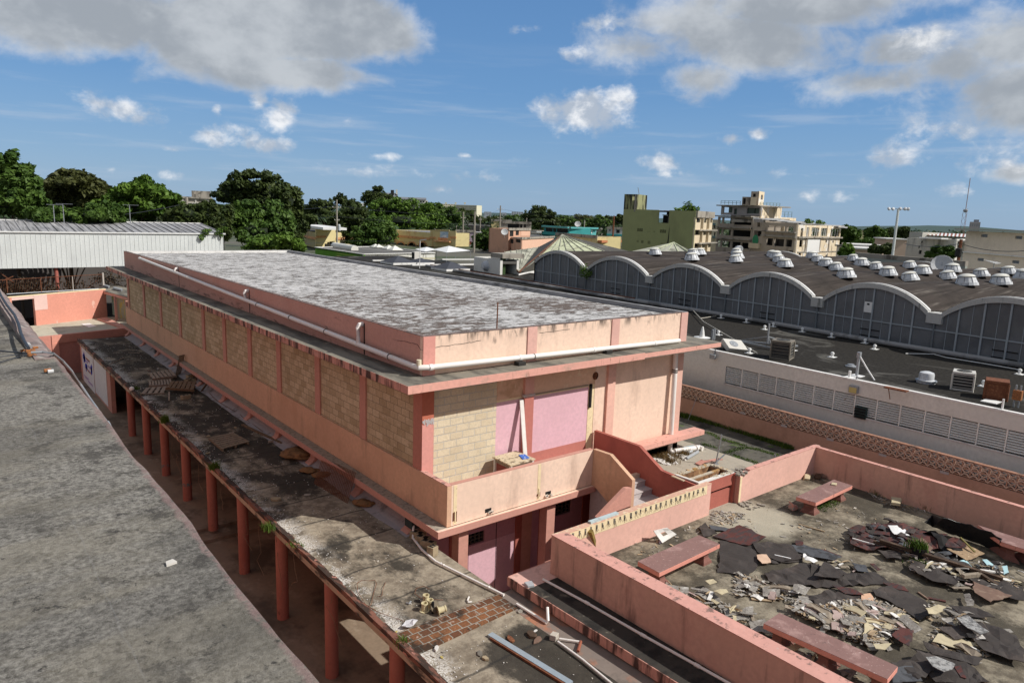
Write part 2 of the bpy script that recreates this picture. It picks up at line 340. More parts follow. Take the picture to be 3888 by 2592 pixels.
cov = nt.math('ADD',nt.math('ADD',nt.math('MULTIPLY',fl,1.0),nt.math('MULTIPLY',nt.math('SUBTRACT',per,.5),.36)),nt.math('MULTIPLY',nt.math('SUBTRACT',fl2,.5),.55))
cov = nt.math('SUBTRACT',nt.math('ADD',cov,nt.math('MULTIPLY',nt.math('SUBTRACT',big,.5),.28)),nt.math('MULTIPLY',worn,.115))
white = nt.ramp(cov,.36,.50)
under = nt.mix(nt.ramp(fl2,.35,.65),(.10,.085,.075),nt.mix(nt.ramp(worn,.1,.6),(.15,.14,.13),(.16,.12,.10)))
topc = nt.mix(nt.ramp(nt.noise(P,6.,5,.7),.35,.7),(.56,.55,.54),(.40,.39,.38))
topc = nt.mix(nt.math('MULTIPLY',br.outputs[1],.5),topc,(.75,.75,.75))
cc = nt.mix(white,under,topc)
b = nt.new('ShaderNodeBsdfPrincipled');nt.put(b.inputs['Base Color'],cc);b.inputs['Roughness'].default_value = .9;b.inputs['Specular IOR Level'].default_value = .15
bn = nt.new('ShaderNodeBump');bn.inputs['Strength'].default_value = .8;bn.inputs['Distance'].default_value = .02;nt.put(bn.inputs['Height'],nt.math('ADD',white,nt.math('MULTIPLY',fl2,.5)))
nt.l.new(bn.outputs[0],b.inputs['Normal']);o = nt.new('ShaderNodeOutputMaterial');nt.l.new(b.outputs[0],o.inputs[0])
part(bx(.15,W_-.15,.15,L_-.15,-.5,-.15),'roof',mr)
m_parin = M('grey_parapet_render',(.34,.34,.35),[((.06,.06,.06),(4,1.2,5),6,.5,.68,.7),((.7,.7,.7),(1.5,.6,2),5,.58,.7,.6)])  # shade of the inner face put into the grey,with stains on top
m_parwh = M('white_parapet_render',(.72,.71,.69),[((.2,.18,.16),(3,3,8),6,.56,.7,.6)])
m_coping = M('dark_coping',(.20,.15,.135),[((.05,.045,.04),(7,7,7),5,.45,.6,.8),((.6,.4,.33),(5,5,5),4,.6,.68,.7)])
# parapets: each outside skin is a part,coping on top
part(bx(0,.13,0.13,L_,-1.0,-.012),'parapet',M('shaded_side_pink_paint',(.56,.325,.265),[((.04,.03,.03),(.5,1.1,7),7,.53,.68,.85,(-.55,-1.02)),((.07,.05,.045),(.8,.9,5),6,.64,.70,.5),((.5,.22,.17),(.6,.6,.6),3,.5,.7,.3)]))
part(bx(.13,W_,0,.13,-1.0,-.012),'parapet',m_peachtop)
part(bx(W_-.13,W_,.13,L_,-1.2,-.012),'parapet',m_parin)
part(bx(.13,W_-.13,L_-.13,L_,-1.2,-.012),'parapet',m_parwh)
part(bx(0,.13,0,.13,-1.0,-.012),'parapet',m_peach)
for q in ((-.006,.14,-.004,L_),(.14,W_-.12,-.008,.14)): part(bx(q[0],q[1],q[2],q[3],-.012,.0),'coping',m_coping)
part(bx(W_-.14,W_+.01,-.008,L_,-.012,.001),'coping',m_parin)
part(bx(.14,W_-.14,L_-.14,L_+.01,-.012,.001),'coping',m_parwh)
bayx = [(-.004,.345),(3.39,3.73),(6.78,7.12),(10.16,10.503)]
for i,(xa,xb) in enumerate(bayx):
    part(bx(xa,xb,-.035,.0,-1.0,-.013),'parapet_pilaster',M('pink_pilaster_%d' % i,(.68,.32,.27) if i == 0 else (.68,.41,.35),[((.1,.06,.05),(3,3,.7),6,.62,.76,.6)]))
# cracks in the front parapet,drawn as thin dark grooves
def crack(pts,parent=PB,wd=.008,ax='y'):
    mb = MB();
    for a,c in zip(pts,pts[1:]):
        n = 5;A_,C_ = Vector(a),Vector(c)
        q = [A_.lerp(C_,i/n)+Vector((0,0,random.uniform(-.012,.012))) for i in range(n+1)]
        for u,v in zip(q,q[1:]): mb.beam(u,v,wd if ax == 'y' else wd,wd*random.uniform(.7,1.6),up=(0,1,0) if ax == 'y' else (1,0,0))
    part(mb,'crack',m_black,parent)
def atl(c,lst,**k): return [at(c,*q,**k) for q in lst]
crack(atl(c7,[(200,445),(283,430),(440,408),(560,390),(640,375)],y=-.002));crack(atl(c6,[(1430,450),(1540,470),(1610,490),(1645,540)],x=-.002),ax='x')
crack(atl(c7,[(1075,320),(1200,305),(1300,295)],y=-.002))
# canopy slab
CZ = -1.008
m_fasl = m_pinkstain
mb = MB().box(-.85,W_+1.0,-.735,0,CZ-.185,CZ);mb.box(-.85,0,0,L_+1.0,CZ-.185,CZ);mb.box(W_,W_+1.0,0,L_+.5,CZ-.185,CZ);mb.box(0,W_,L_,L_+1.0,CZ-.185,CZ)
part(mb,'canopy',m_canopy)
part(bx(-.862,-.85,-.735,L_+1.0,CZ-.192,CZ+.004),'fascia',m_fasl)
part(bx(-.862,7.55,-.75,-.735,CZ-.195,CZ+.004),'fascia',m_pinkedge)
part(bx(7.55,W_+1.01,-.745,-.735,CZ-.16,CZ-.02),'fascia',m_pinkedge)
# --- upper left wall
PY = [3.03,6.13,9.42,12.4,15.46,18.42,22.33,26.08,29.87,33.96];ZT = CZ-.185
edges = [.42]+[k for y in PY for k in (y,y+.36)]+[L_]
part(bx(0,.36,.0,.42,-4.3,ZT),'corner_column',M('corner_column_red',(.50,.22,.17),[((.75,.5,.45),(9,9,9),3,.72,.78,.6)]))
part(bx(.004,.345,-.012,.0,-4.3,-2.28),'corner_column',M('corner_column_pink',(.66,.31,.27),[((.4,.15,.12),(2,2,1),4,.6,.75,.5)]))
part(bx(.004,.345,-.012,.0,-2.26,ZT),'corner_column',M('corner_column_brown',(.50,.16,.10)))
mb = MB();random.seed(3)
for i in range(14): x = .01+.335*i/14;mb.box(x,x+.03,-.02,-.011,-2.2-random.random()*.12,-2.13-random.random()*.06)
part(mb,'chipped_plaster',M('grey_render_patch',(.55,.52,.52)))
for i in range(0,len(edges),2):
    if edges[i+1]-edges[i] > .3:
        part(bx(.05,.25,edges[i],edges[i+1],-4.3,ZT),'block_panel',m_cmu_yz)
for y in PY: part(bx(.0,.25,y,y+.36,-4.3,ZT),'pilaster',m_pink)
# rough mortar droppings along the foot of the block panels
# --- front wall
YF = .10
part(bx(.345,2.46,YF,.3,-4.3,ZT),'block_panel',m_cmu_xz)
m_dirtpeach = M('patched_peach_plaster',(.74,.50,.345),[((.40,.24,.13),(.7,.7,.9),5,.50,.62,.6),((.8,.66,.48),(3,3,3),5,.6,.68,.6)])
for x0_,x1_ in ((2.46,3.39),(3.73,6.03)):
    part(bx(x0_,x1_,YF-.015,.3,-2.0,ZT),'plaster_panel',m_dirtpeach)
    part(bx(x0_,x1_,YF,.3,-3.76,-2.06),'painted_panel',m_mauve)
    part(bx(x0_,x1_,YF-.003,.3,-4.3,-3.76),'red_band',m_band)
part(bx(2.46,6.1,YF-.01,YF+.05,-2.06,-2.0),'rough_edge',m_cream)
part(bx(3.73,5.98,YF-.04,YF-.016,-2.02,-1.985),'wood_strip',m_wood)
part(bx(3.39,3.73,.0,.3,-4.3,-2.02),'column',m_band);part(bx(3.39,3.73,.0,.3,-1.94,ZT),'column',M('faded_pink_column',(.74,.42,.34),[((.45,.28,.2),(1,1,1),4,.5,.7,.5)]))
part(bx(3.34,3.76,-.02,.25,-2.02,-1.94),'chipped_plaster',M('grey_chip',(.5,.46,.43),[((.7,.4,.33),(8,8,8),4,.5,.6,.6)]))
part(bx(6.03,6.28,YF-.01,.3,-4.3,-2.0),'cream_strip',m_cream)
part(bx(6.05,6.13,YF-.06,YF-.011,-2.72,-1.98),'dark_slot',m_black)
part(bx(6.03,6.28,YF-.012,.3,-2.0,ZT),'plaster_panel',m_dirtpeach)
part(bx(6.28,6.78,YF-.02,.3,-4.3,ZT),'plaster_panel',m_peach)
mb = MB();mb.lathe([(.001,-.012),(.12,-.012),(.13,0),(.001,.002)],at(c7,1492,640,y=YF-.02),9,Vector((0,-1,0)));part(mb,'rust_hole',M('rust_hole_brown',(.09,.03,.015),[((.3,.12,.05),(12,12,12),5,.5,.65,.7)]))
part(bx(6.78,7.12,.0,.3,-4.3,-1.85),'column',M('pale_pink_column',(.78,.47,.38),[((.5,.3,.22),(1,1,.5),4,.55,.8,.4)]));part(bx(6.78,7.12,-.006,.3,-1.85,ZT),'column',m_palepink)
part(bx(7.12,10.16,YF,.3,-4.3,ZT),'plaster_panel',m_peach)
part(bx(10.16,W_,.0,.35,-4.9,ZT),'column',m_palepink)
part(bx(W_-.2,W_,.35,L_,-4.9,ZT),'wall',m_peach);part(bx(.25,W_-.2,L_-.2,L_,-4.9,ZT),'wall',m_peach)
# --- balcony band and ledge on the left
m_bandpeach = M('peach_band_paint',(.66,.42,.28),[((.45,.25,.15),(.6,.6,.5),4,.5,.75,.35),((.3,.2,.14),(1.5,1.5,.4),5,.54,.72,.5)])
part(bx(-.03,.05,.0,L_+.3,-4.55,-3.50),'spandrel',m_bandpeach)
part(bx(-.03,.10,-1.24,.0,-4.55,-3.50),'balcony_parapet',m_bandpeach)
part(bx(.10,4.98,-1.24,-1.11,-4.55,-3.492),'balcony_parapet',m_peach)
part(bx(-.032,.102,-1.242,.0,-3.50,-3.484),'coping',m_cap);part(bx(.102,4.98,-1.243,-1.108,-3.492,-3.480),'coping',m_pink)
part(bx(-.34,-.03,-1.25,L_+.6,-4.62,-4.555),'ledge',m_ledge)
part(bx(-.355,-.34,-1.36,L_+.6,-4.73,-4.556),'fascia',m_pink)
part(bx(-.34,5.05,-1.34,-1.25,-4.62,-4.56),'ledge',m_peach)
part(bx(-.34,5.05,-1.36,-1.34,-4.73,-4.562),'fascia',m_pink)
part(bx(-.34,5.05,-1.34,0.0,-4.73,-4.62),'balcony_slab',m_pink)
part(bx(.10,6.28,-1.11,.1,-4.50,-4.3),'balcony_floor',M('pink_tile_floor',(.55,.42,.38)))
for (p,q) in (((1270,265),(1290,500)),((1832,112),(1848,345))):       # bare strips where railings were torn off
    A0,A1 = at(a2,*p,y=-1.245),at(a2,*q,y=-1.245);x = (A0.x+A1.x)/2
    mb = bx(x-.05,x+.05,-1.247,-1.24,-4.52,-3.52);mb.box(x-.015,x+.02,-1.262,-1.247,-4.45,-4.2);part(mb,'bare_strip',m_cream)
    mb = MB();[mb.box(x-.06+k*.03,x-.04+k*.03,-1.256,-1.247,-4.5+random.random()*.1,-4.38+random.random()*.2) for k in range(4)];part(mb,'rust_mark',m_rust)
for q in ((1500,415),(1900,300)):
    A0 = at(a2,*q,y=-1.24);mb = bx(A0.x-.1,A0.x+.1,-1.246,-1.241,A0.z-.05,A0.z+.05);part(mb,'scupper',m_black)
    mb = MB();[mb.obox((A0.x+random.uniform(-.1,.12),-1.27,A0.z-.05+random.uniform(-.03,.01)),(.04*random.random()+.01,0,.01),(0,.03,0),(0,0,.015)) for _ in range(6)];part(mb,'broken_render',M('pale_rubble_%d' % q[0],(.66,.58,.5)))
# --- low wall under the ledge with flared feet and grey sealing cove
m_lowpeach = M('low_wall_peach',(.74,.44,.31),[((.35,.2,.14),(1,1,1),5,.55,.75,.4)])
part(bx(-.02,.2,.0,L_,-5.3,-4.73),'low_wall',m_lowpeach)
for y in [.1,3.05,6.25,9.3,12.2,15.3,18.6,23.4,26.5,29.85,33.8]:
    mb = MB();ys = (y,y+.34);prof = [(-.13,-4.73),(-.15,-5.0),(-.22,-5.09),(-.34,-5.165),(-.34,-5.188),(-.02,-5.188),(-.02,-4.73)]
    vs = [(px,yy,pz) for yy in ys for px,pz in prof];n = len(prof)
    mb.add(vs,[tuple(range(n)),tuple(range(2*n-1,n-1,-1))]+[(i,n+i,n+(i+1) % n,(i+1) % n) for i in range(n)]);part(mb,'flared_foot',m_pink)
mb = MB();prof = [(-.022,-4.98),(-.05,-5.04),(-.12,-5.10),(-.28,-5.165),(-.46,-5.188)];ys = [0+.7*i for i in range(49)]
vs = [(px+(random.uniform(-.03,.03) if j > 2 else 0),yy,pz) for yy in ys for j,(px,pz) in enumerate(prof)]
mb.add(vs,[(i*5+j,i*5+j+1,(i+1)*5+j+1,(i+1)*5+j) for i in range(len(ys)-1) for j in range(4)]);part(mb,'sealing_cove',m_cove)
for q in ((1400,775,.26,.3),(1810,1025,.3,.3)):
    A0 = at(c5,q[0],q[1],x=-.1);part(bx(-.24,-.02,A0.y-q[2]/2,A0.y+q[2]/2,A0.z-.13,A0.z+.13),'meter_box',M('grey_box_%d' % q[0],(.14,.15,.155)),bevel=.01)
A0 = at(a2,1003,462,x=-.1);part(bx(-.3,-.0,-.05,.3,-5.0,-4.74),'meter_box',M('dark_teal_box',(.035,.05,.05)),bevel=.01)
# --- ground floor under the balcony
part(bx(-.0,.2,-.02,L_,GZ,-5.3),'wall',m_dred)
def fx(c,x,y,yy): return at(c,x,y,y=yy).x
wins = [(1.53,2.10,-5.99,-5.65),(4.79,5.45,-5.94,-5.55)]
mb = MB();wall_holes(mb,.2,W_,GZ,-4.62,wins,lambda a,b_,c,d: mb.box(a,b_,.0,.2,c,d));part(mb,'wall',m_pinkshade)
for wn in wins:
    mb = MB();mb.box(wn[0],wn[1],.12,.15,wn[2],wn[3]);part(mb,'window',m_glassdk);wp_ = PB.children[-1]
    mb = MB()
    for i in range(5): x = wn[0]+(wn[1]-wn[0])*i/4;mb.box(x-.012,x+.012,.05,.1,wn[2],wn[3])
    for i in range(4): z = wn[2]+(wn[3]-wn[2])*i/3;mb.box(wn[0],wn[1],.055,.095,z-.012,z+.012)
    part(mb,'window_grille',M('grille_%d' % int(wn[0]),(.10,.085,.07)))
part(bx(.9,1.42,-.03,.0,GZ,-4.73),'dark_pilaster',m_dred)
part(bx(2.505,2.52,-.012,.0,GZ,-5.2),'door_gap',m_black);part(bx(1.56,3.2,-.008,.0,GZ,-6.02),'double_door',m_mauve)
for q in ((3.2,3.42,m_dred),(3.42,3.80,m_pink),(4.12,4.45,m_dred),(4.45,4.72,m_pink),(5.9,6.2,m_dred)): part(bx(q[0],q[1],-.05,.0,GZ,-4.73),'pilaster',q[2])
for q in ((1302,1365,700),(1893,1946,430)):
    xa,xb = fx(a2,q[0],q[2],-1.15),fx(a2,q[1],q[2],-1.15);part(bx(xa,xb,-1.15,-.85,GZ,-4.73),'balcony_column',m_pink)
part(bx(.3,6.2,-1.1,-.9,-4.9,-4.73),'beam',m_pink)
# --- stairs
XL,XR = 4.98,6.28
pts = [(-1.24,-3.48),(-1.89,-3.46),(-2.75,-3.93),(-2.75,-4.72)]+[(p.y,p.z) for p in (at(a5,190,925,x=XL),at(a5,35,740,x=XL))]+[(-1.24,-4.62)]
def yzprism(pts,x0,x1):
    n = len(pts);a = sum(pts[i][0]*pts[(i+1) % n][1]-pts[(i+1) % n][0]*pts[i][1] for i in range(n))
    if a < 0: pts = pts[::-1]
    vs = [(x,p[0],p[1]) for x in (x0,x1) for p in pts]
    return MB().add(vs,[tuple(range(n-1,-1,-1)),tuple(range(n,2*n))]+[(i,(i+1) % n,n+(i+1) % n,n+i) for i in range(n)])
part(yzprism(pts,XL,XL+.12),'stair_parapet',m_bandpeach)
part(yzprism([(.0,-3.47),(-1.82,-3.47),(-2.68,-3.95),(-3.87,-4.0),(-3.87,GZ),(0,GZ)],XR,XR+.12),'stair_parapet',m_dred)
mb = MB()
for i in range(4):
    y1 = -1.86-.27*i;mb.box(XL+.12,XR,y1-.27,y1 if i else -1.11,-7.,-4.3-.17*i-.02-.1)
    mb.box(XL+.12,XR,y1-.29,y1-.27+.27,-4.42-.17*i,-4.40-.17*i)
mb.box(XL+.12,XR,-3.87,-2.9,-7.,-4.9)
part(mb,'stair_flight',M('grey_marble_steps',(.52,.47,.46),[((.25,.22,.22),(3,3,3),5,.5,.7,.5)]))
part(bx(XL+.2,XR,-1.92,-1.78,-4.4,-4.28),'top_step',M('cream_step',(.62,.5,.38)))
LP = [at(a5,375,745,y=-2.77),at(a5,440,738,y=-2.77),at(a5,425,940,y=-2.77),at(a5,60,1075,y=-2.77)]
mb = MB();vs = [(p.x,y,p.z) for y in (-2.77,-2.65) for p in LP];mb.add(vs,[(3,2,1,0),(4,5,6,7),(0,1,5,4),(1,2,6,5),(2,3,7,6),(3,0,4,7)]);part(mb,'lower_stair_parapet',m_pink)
part(bx(XL-2.6,XL+.1,-2.65,-1.6,GZ,-7.),'lower_stair',m_pinkshade)
# concrete drip ledge low on the front wall
B0,B1 = at(c7,1850,1185,y=-.45),at(c7,2220,1088,y=-.45)
part(bx(6.5,11.4,-.45,.0,-4.36,-4.2),'front_ledge',m_pinkedge)
part(bx(6.5,10.2,.0,.1,-4.9,-4.3),'wall',m_peach)
# ================================================================== pipes on the building
root = thing('drain_pipe',(0,0,-1),'long white plastic drain pipe running round the pink building below its parapet','pipe')
R_ = .072;xo = -.14
zl = lambda y: at(c6,1600,690,x=xo).z + (at(c1,1245,1130,x=xo).z-at(c6,1600,690,x=xo).z)*(y/ at(c1,1245,1130,x=xo).y)
yend = at(c1,1245,1130,x=xo).y
zc = at(c6,1645,700,y=-.14).z;xe = at(c7,2115,378,y=-.16).x;ze = at(c7,2115,378,y=-.16).z
MB().tube([(xo,yend,zl(yend)),(xo,yend*.5,zl(yend*.5)),(xo,.15,zl(0)),(xo+.02,-.05,(zl(0)+zc)/2),(.10,-.16,zc),(xe*.5,-.16,(zc+ze)/2),(xe,-.16,ze)],R_,12).build('pipe_run',m_pipe,root,smooth='auto')
mb = MB()
for cc,x,y in ((c1,1250,1130),(c1,1680,1305),(c1,1905,1400),(c6,183,150),(c6,475,260),(c6,790,385),(c6,1360,600)):
    p = at(cc,x,y,x=xo);mb.lathe([(R_+.004,-.03),(R_+.012,-.03),(R_+.012,.03),(R_+.004,.03)],(xo,p.y,zl(p.y)),12,Vector((0,1,0)))
for x,y in ((265,575),(930,500),(1480,435),(1935,390)):
    p = at(c7,x,y,y=-.16);mb.lathe([(R_+.004,-.05),(R_+.012,-.05),(R_+.012,.05),(R_+.004,.05)],(p.x,-.16,zc+(ze-zc)*p.x/xe),12,Vector((1,0,0)))
mb.build('collar',m_pipe,root)
mb = MB()
for x,y in ((1032,490),): p = at(c7,x,y,y=-.16);mb.lathe([(R_+.003,-.015),(R_+.008,-.015),(R_+.008,.015),(R_+.003,.015)],(p.x,-.16,zc+(ze-zc)*p.x/xe),12,Vector((1,0,0)))
for cc,x,y in ((c6,475,260),(c6,790,385),(c6,1360,600),(c6,183,150)):
    p = at(cc,x,y,x=xo);mb.lathe([(R_+.013,-.035),(R_+.016,-.035),(R_+.016,-.015),(R_+.013,-.015)],(xo,p.y,zl(p.y)),12,Vector((0,1,0)))
mb.build('clamp',m_pvcband,root)
for cc,x,y,y2 in ((c1,1562,1225,1275),(c1,2185,1425,1530),(c6,1082,315,480)):
    p = at(cc,x,y,x=xo);q = zl(p.y)
    MB().tube([(xo,p.y,q),(xo,p.y,p.z-.07),(xo+.03,p.y,p.z),(.02,p.y,p.z+.02)],.07,10).build('riser',m_pipe,root,smooth='auto')
    part(bx(-.004,.0,p.y-.13,p.y-.06,CZ+.02,p.z+.05),'drip_stain',m_black)
p = at(c6,1600,655,x=xo);MB().tube([(xo+.02,-.02,zl(0)),(xo+.02,-.02,zl(0)+.2)],.06,10).build('stub',M('cream_pvc',(.75,.68,.5)),root)
for x,y in ((935,535),(1585,455)):
    p = at(c7,x,y,y=-.22);tag(bx(p.x-.13,p.x+.13,-.30,-.1,CZ+.002,CZ+.1).build('prop_block',M('sooty_block_%d' % x,(.035,.033,.03)),bevel=.01),'small black block propping the white drain pipe, '+('near the rusty rod' if x < 1000 else 'towards the right end'),'block','blocks under the drain pipe')
p0,p1 = at(c7,2093,480,y=-.03),at(c7,2045,1205,y=-.12);dpx = (p0.x+p1.x)/2
root = thing('downpipe',(dpx,-.1,-4.9),'white vertical downpipe on the right end of the peach front wall','pipe')
MB().tube([(dpx,-.02,ZT),(dpx,-.06,-2.2),(dpx-.02,-.1,-4.75),(dpx+.03,-.14,-4.84),(dpx+.16,-.2,-4.85)],.085,12).build('pipe_run',m_pipe,root,smooth='auto')
mb = MB()
for z in (-1.95,-2.02): mb.lathe([(.088,-.02),(.098,-.02),(.098,.02),(.088,.02)],(dpx,-.05,z),12)
mb.build('joint_band',m_pvcband,root)
p0,p1 = at(c7,1850,1172,y=-.38),at(c7,2125,1100,y=-.38)
tag(MB().tube([p0,p1],.03,8).build('thin_pipe',m_pipe),'thin white pipe lying on the concrete ledge beside the downpipe','pipe')
# rusty rod and bracket on the roof
p0,p1 = at(c7,757,280,y=.25),at(c7,765,95,y=.25);p0.z = -.16
root = thing('rusty_rod',p0,'thin rusty steel rod standing on the front edge of the white roof','rod')
MB().tube([p0,(p0.x+.01,p0.y,p1.z)],.018,6).build('rod',m_rust,root);MB().tube([p0+Vector((-.03,0,0)),(p0.x-.01,p0.y,-.02)],.02,6).build('bracket',m_rust,root)
# balcony things
T = [at(c7,x,y,z=-3.5) for x,y in ((725,1235),(900,1190),(1045,1250),(860,1300))]
zt = -3.52;root = thing('work_table',(sum(p.x for p in T)/4,sum(p.y for p in T)/4,-4.3),'small wooden work table with a battered whitewashed top on the balcony','table')
m_ttop = M('battered_table_top',(.62,.52,.36),[((.12,.08,.05),(8,8,8),6,.52,.6,.8),((.8,.75,.65),(6,6,6),4,.58,.68,.6)])
MB().prism([(p.x,p.y) for p in T],zt-.035,zt).build('tabletop',m_ttop,root)
ins = [T[i].lerp((T[0]+T[1]+T[2]+T[3])/4,.13) for i in range(4)]
for p in ins: bx(p.x-.03,p.x+.03,p.y-.03,p.y+.03,-4.3,zt-.035).build('leg',m_woodw,root)
mb = MB();[mb.beam((ins[i].x,ins[i].y,zt-.09),(ins[(i+1)%4].x,ins[(i+1)%4].y,zt-.09),.025,.1) for i in range(4)];mb.build('apron',m_wood,root)
K = [at(c7,x,y,z=zt+.015) for x,y in ((920,1228),(965,1222),(1000,1248),(950,1258))]
tag(MB().prism([(p.x,p.y) for p in K],zt+.001,zt+.02).build('blue_booklet',M('blue_paper',(.06,.16,.55),[((.7,.75,.85),(18,18,18),3,.6,.64,.9)])),'blue printed booklet lying on the work table','booklet')
p0,p1 = at(c7,940,815,y=.05),at(c7,985,1330,y=-.5)
tag(MB().beam(p0,(p1.x,p1.y,-4.3),.14,.03,up=(0,1,.3)).build('leaning_board',m_woodw),'long whitewashed board leaning on the front wall behind the work table','board')
# ================================================================== covered walkway
CW = thing('covered_walkway',(-1.5,11,GZ),'long covered walkway with a stained concrete roof on a row of red round columns','walkway')
mr = bpy.data.materials.new('walkway_roof_concrete');mr.use_nodes = True;nt = NT(mr.node_tree);nt.n.clear()
geo = nt.new('ShaderNodeNewGeometry');P = geo.outputs['Position'];X_ = nt.xyz(P)
c = nt.mix(nt.ramp(nt.noise(P,2.6,8,.74),.35,.66),(.17,.14,.105),(.37,.32,.245))
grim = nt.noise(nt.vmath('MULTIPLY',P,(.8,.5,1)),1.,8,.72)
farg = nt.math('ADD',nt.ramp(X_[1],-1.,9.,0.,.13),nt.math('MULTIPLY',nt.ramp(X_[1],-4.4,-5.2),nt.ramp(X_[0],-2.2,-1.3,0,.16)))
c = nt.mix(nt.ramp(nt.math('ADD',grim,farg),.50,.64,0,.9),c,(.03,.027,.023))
jy = nt.math('ABSOLUTE',nt.math('SUBTRACT',nt.math('FRACT',nt.math('ADD',nt.math('DIVIDE',X_[1],1.52),nt.math('MULTIPLY',nt.noise(P,1.5),.16))),.5))
c = nt.mix(nt.ramp(jy,.035,.008,0,.75),c,(.03,.028,.026))
nearl = nt.math('MULTIPLY',nt.ramp(X_[0],-2.15,-2.75),nt.ramp(nt.noise(P,1.1,6,.7),.46,.56));wg = nt.noise(P,26.,3,.8)
c = nt.mix(nt.math('MULTIPLY',nearl,nt.ramp(wg,.42,.55)),c,(.66,.64,.60))
c = nt.mix(nt.ramp(nt.noise(P,34.,2,.8),.73,.78,0,.8),c,(.7,.68,.64))
b = nt.new('ShaderNodeBsdfPrincipled');nt.put(b.inputs['Base Color'],c);b.inputs['Roughness'].default_value = .9;b.inputs['Specular IOR Level'].default_value = .2
bn = nt.new('ShaderNodeBump');bn.inputs['Strength'].default_value = .7;bn.inputs['Distance'].default_value = .02;nt.put(bn.inputs['Height'],nt.noise(P,14.,7,.75));nt.l.new(bn.outputs[0],b.inputs['Normal'])
o = nt.new('ShaderNodeOutputMaterial');nt.l.new(b.outputs[0],o.inputs[0]);m_walk = mr
WZ = -5.19;WY0,WY1 = -12.,33.75
bx(-2.84,-.115,WY0,WY1,WZ-.18,WZ).build('roof_slab',m_walk,CW)
m_lip = M('rusty_mossy_lip',(.22,.10,.07),[((.03,.025,.02),(6,1.6,6),6,.40,.52,.9),((.6,.28,.22),(5,2.5,5),5,.60,.68,.8)])
mb = MB();ys = np.linspace(WY0,WY1,120)
for a,b_ in zip(ys,ys[1:]):
    h = .05+.02*random.random();mb.box(-2.93,-2.80+random.uniform(-.02,.02),a,b_,WZ-.05,WZ+h)
mb.build('edge_lip',m_lip,CW)
bx(-2.93,-2.84,WY0,WY1,WZ-.19,WZ-.05).build('fascia',M('walkway_fascia',(.42,.33,.24),[((.03,.03,.028),(5,1.5,4),6,.48,.62,.9),((.6,.2,.14),(3,1,6),5,.58,.66,.8)]),CW)
m_col = M('red_column_paint',(.38,.14,.105),[((.28,.07,.05),(1,1,.5),5,.5,.75,.5),((.10,.05,.04),(5,5,2.5),5,.6,.7,.6,(GZ+.9,GZ+.1))],rough=.6)
colp = MB().tube([(-2.78,0,GZ),(-2.78,0,WZ-.19)],.155,20,r1=.15);first = None
for i in range(-2,9):
    y = 20.37-3.0*i if i >= 0 else None
    if y is None: continue
    z0 = GZ+.22 if y > 8.2 else GZ
    k = MB().tube([(-2.78,y,z0),(-2.78,y,WZ-.19)],.155,20).build('column',m_col,CW,smooth='auto')
for y in (-6.6,-9.6): MB().tube([(-2.78,y,GZ),(-2.78,y,WZ-.19)],.155,20).build('column',m_col,CW,smooth='auto')
# peeled blue paint on two columns
for i,zz in ((2,.35),(3,.55)):
    y = 20.37-3*(i);mb = MB()
    mb.lathe([(.158,0),(.160,.02),(.160,.10),(.158,.12)],(-2.78,y,GZ+.22+zz),14);mb.build('peeled_patch',M('blue_green_peeling_%d' % i,(.10,.20,.20),[((.4,.12,.09),(14,14,14),4,.45,.55,.9)]),CW)
# brick-tile band across the roof
brk = [at(a2,*q,z=WZ+.02) for q in ((880,1240),(1560,975),(1700,1065),(1020,1380))]
mtile = Mbrick('orange_mossy_bricks','xy',(.29,.125,.055),(.12,.05,.028),(.42,.40,.34),w=.23,h=.2,ms=.013,var=(.035,.028,.022),bumpd=.02,extra=[((.55,.47,.40),(7,7,7),.60,.68,.6),((.03,.025,.02),(2.2,2.2,2.2),.50,.62,.85)])
MB().prism([(p.x,p.y) for p in brk],WZ,WZ+.03).build('brick_strip',mtile,CW)
# sign wall at the far end
SX = -2.83
yb = at(c5,1000,1300,x=SX).y
m_sgn = M('white_sign_board',(.74,.74,.74),[((.5,.45,.45),(2,2,2),4,.6,.75,.4)])
bx(SX,SX+.2,yb,WY1,GZ+.1,WZ-.18).build('end_wall',m_pink,CW)
s1 = [at(c5,*q,x=SX-.02) for q in ((728,770),(828,855),(838,1120),(740,1035))]
bx(SX-.02,SX-.004,s1[1].y,s1[0].y,s1[3].z,WZ-.2).build('sign_board',m_sgn,CW)
s2 = [at(c5,*q,x=SX-.02) for q in ((836,880),(945,980),(955,1250),(850,1145))]
bx(SX-.02,SX-.004,s2[1].y,s2[0].y,s2[3].z,WZ-.2).build('sign_board',m_sgn,CW)
sgn = CW
# blue and orange hand-painted characters on the first board
def glyph(px0,py0,segs,mat,th=.05):
    mb = MB()
    for a,b_ in segs:
        P0,P1 = at(c5,px0+a[0],py0+a[1],x=SX-.03),at(c5,px0+b_[0],py0+b_[1],x=SX-.03);P0.x = P1.x = SX-.026
        mb.beam(P0,P1,th,.008,up=(1,0,0))
    mb.build('painted_lettering',mat,sgn)
m_blue = M('sign_blue',(.03,.05,.42),fine=0);m_org = M('sign_orange',(.65,.28,.08),fine=0);m_lil = M('sign_lilac',(.42,.32,.5),fine=0)
glyph(740,800,[((2,10),(6,50)),((6,50),(14,62)),((4,15),(14,30)),((12,12),(16,66)),((14,30),(20,80)),((8,40),(18,50))],m_blue,.34)
glyph(762,880,[((0,15),(4,55)),((4,55),(10,66)),((6,30),(14,45)),((12,25),(16,70))],m_blue,.30)
glyph(808,890,[((0,25),(14,95)),((12,20),(4,95)),((4,60),(14,60))],m_blue,.22)
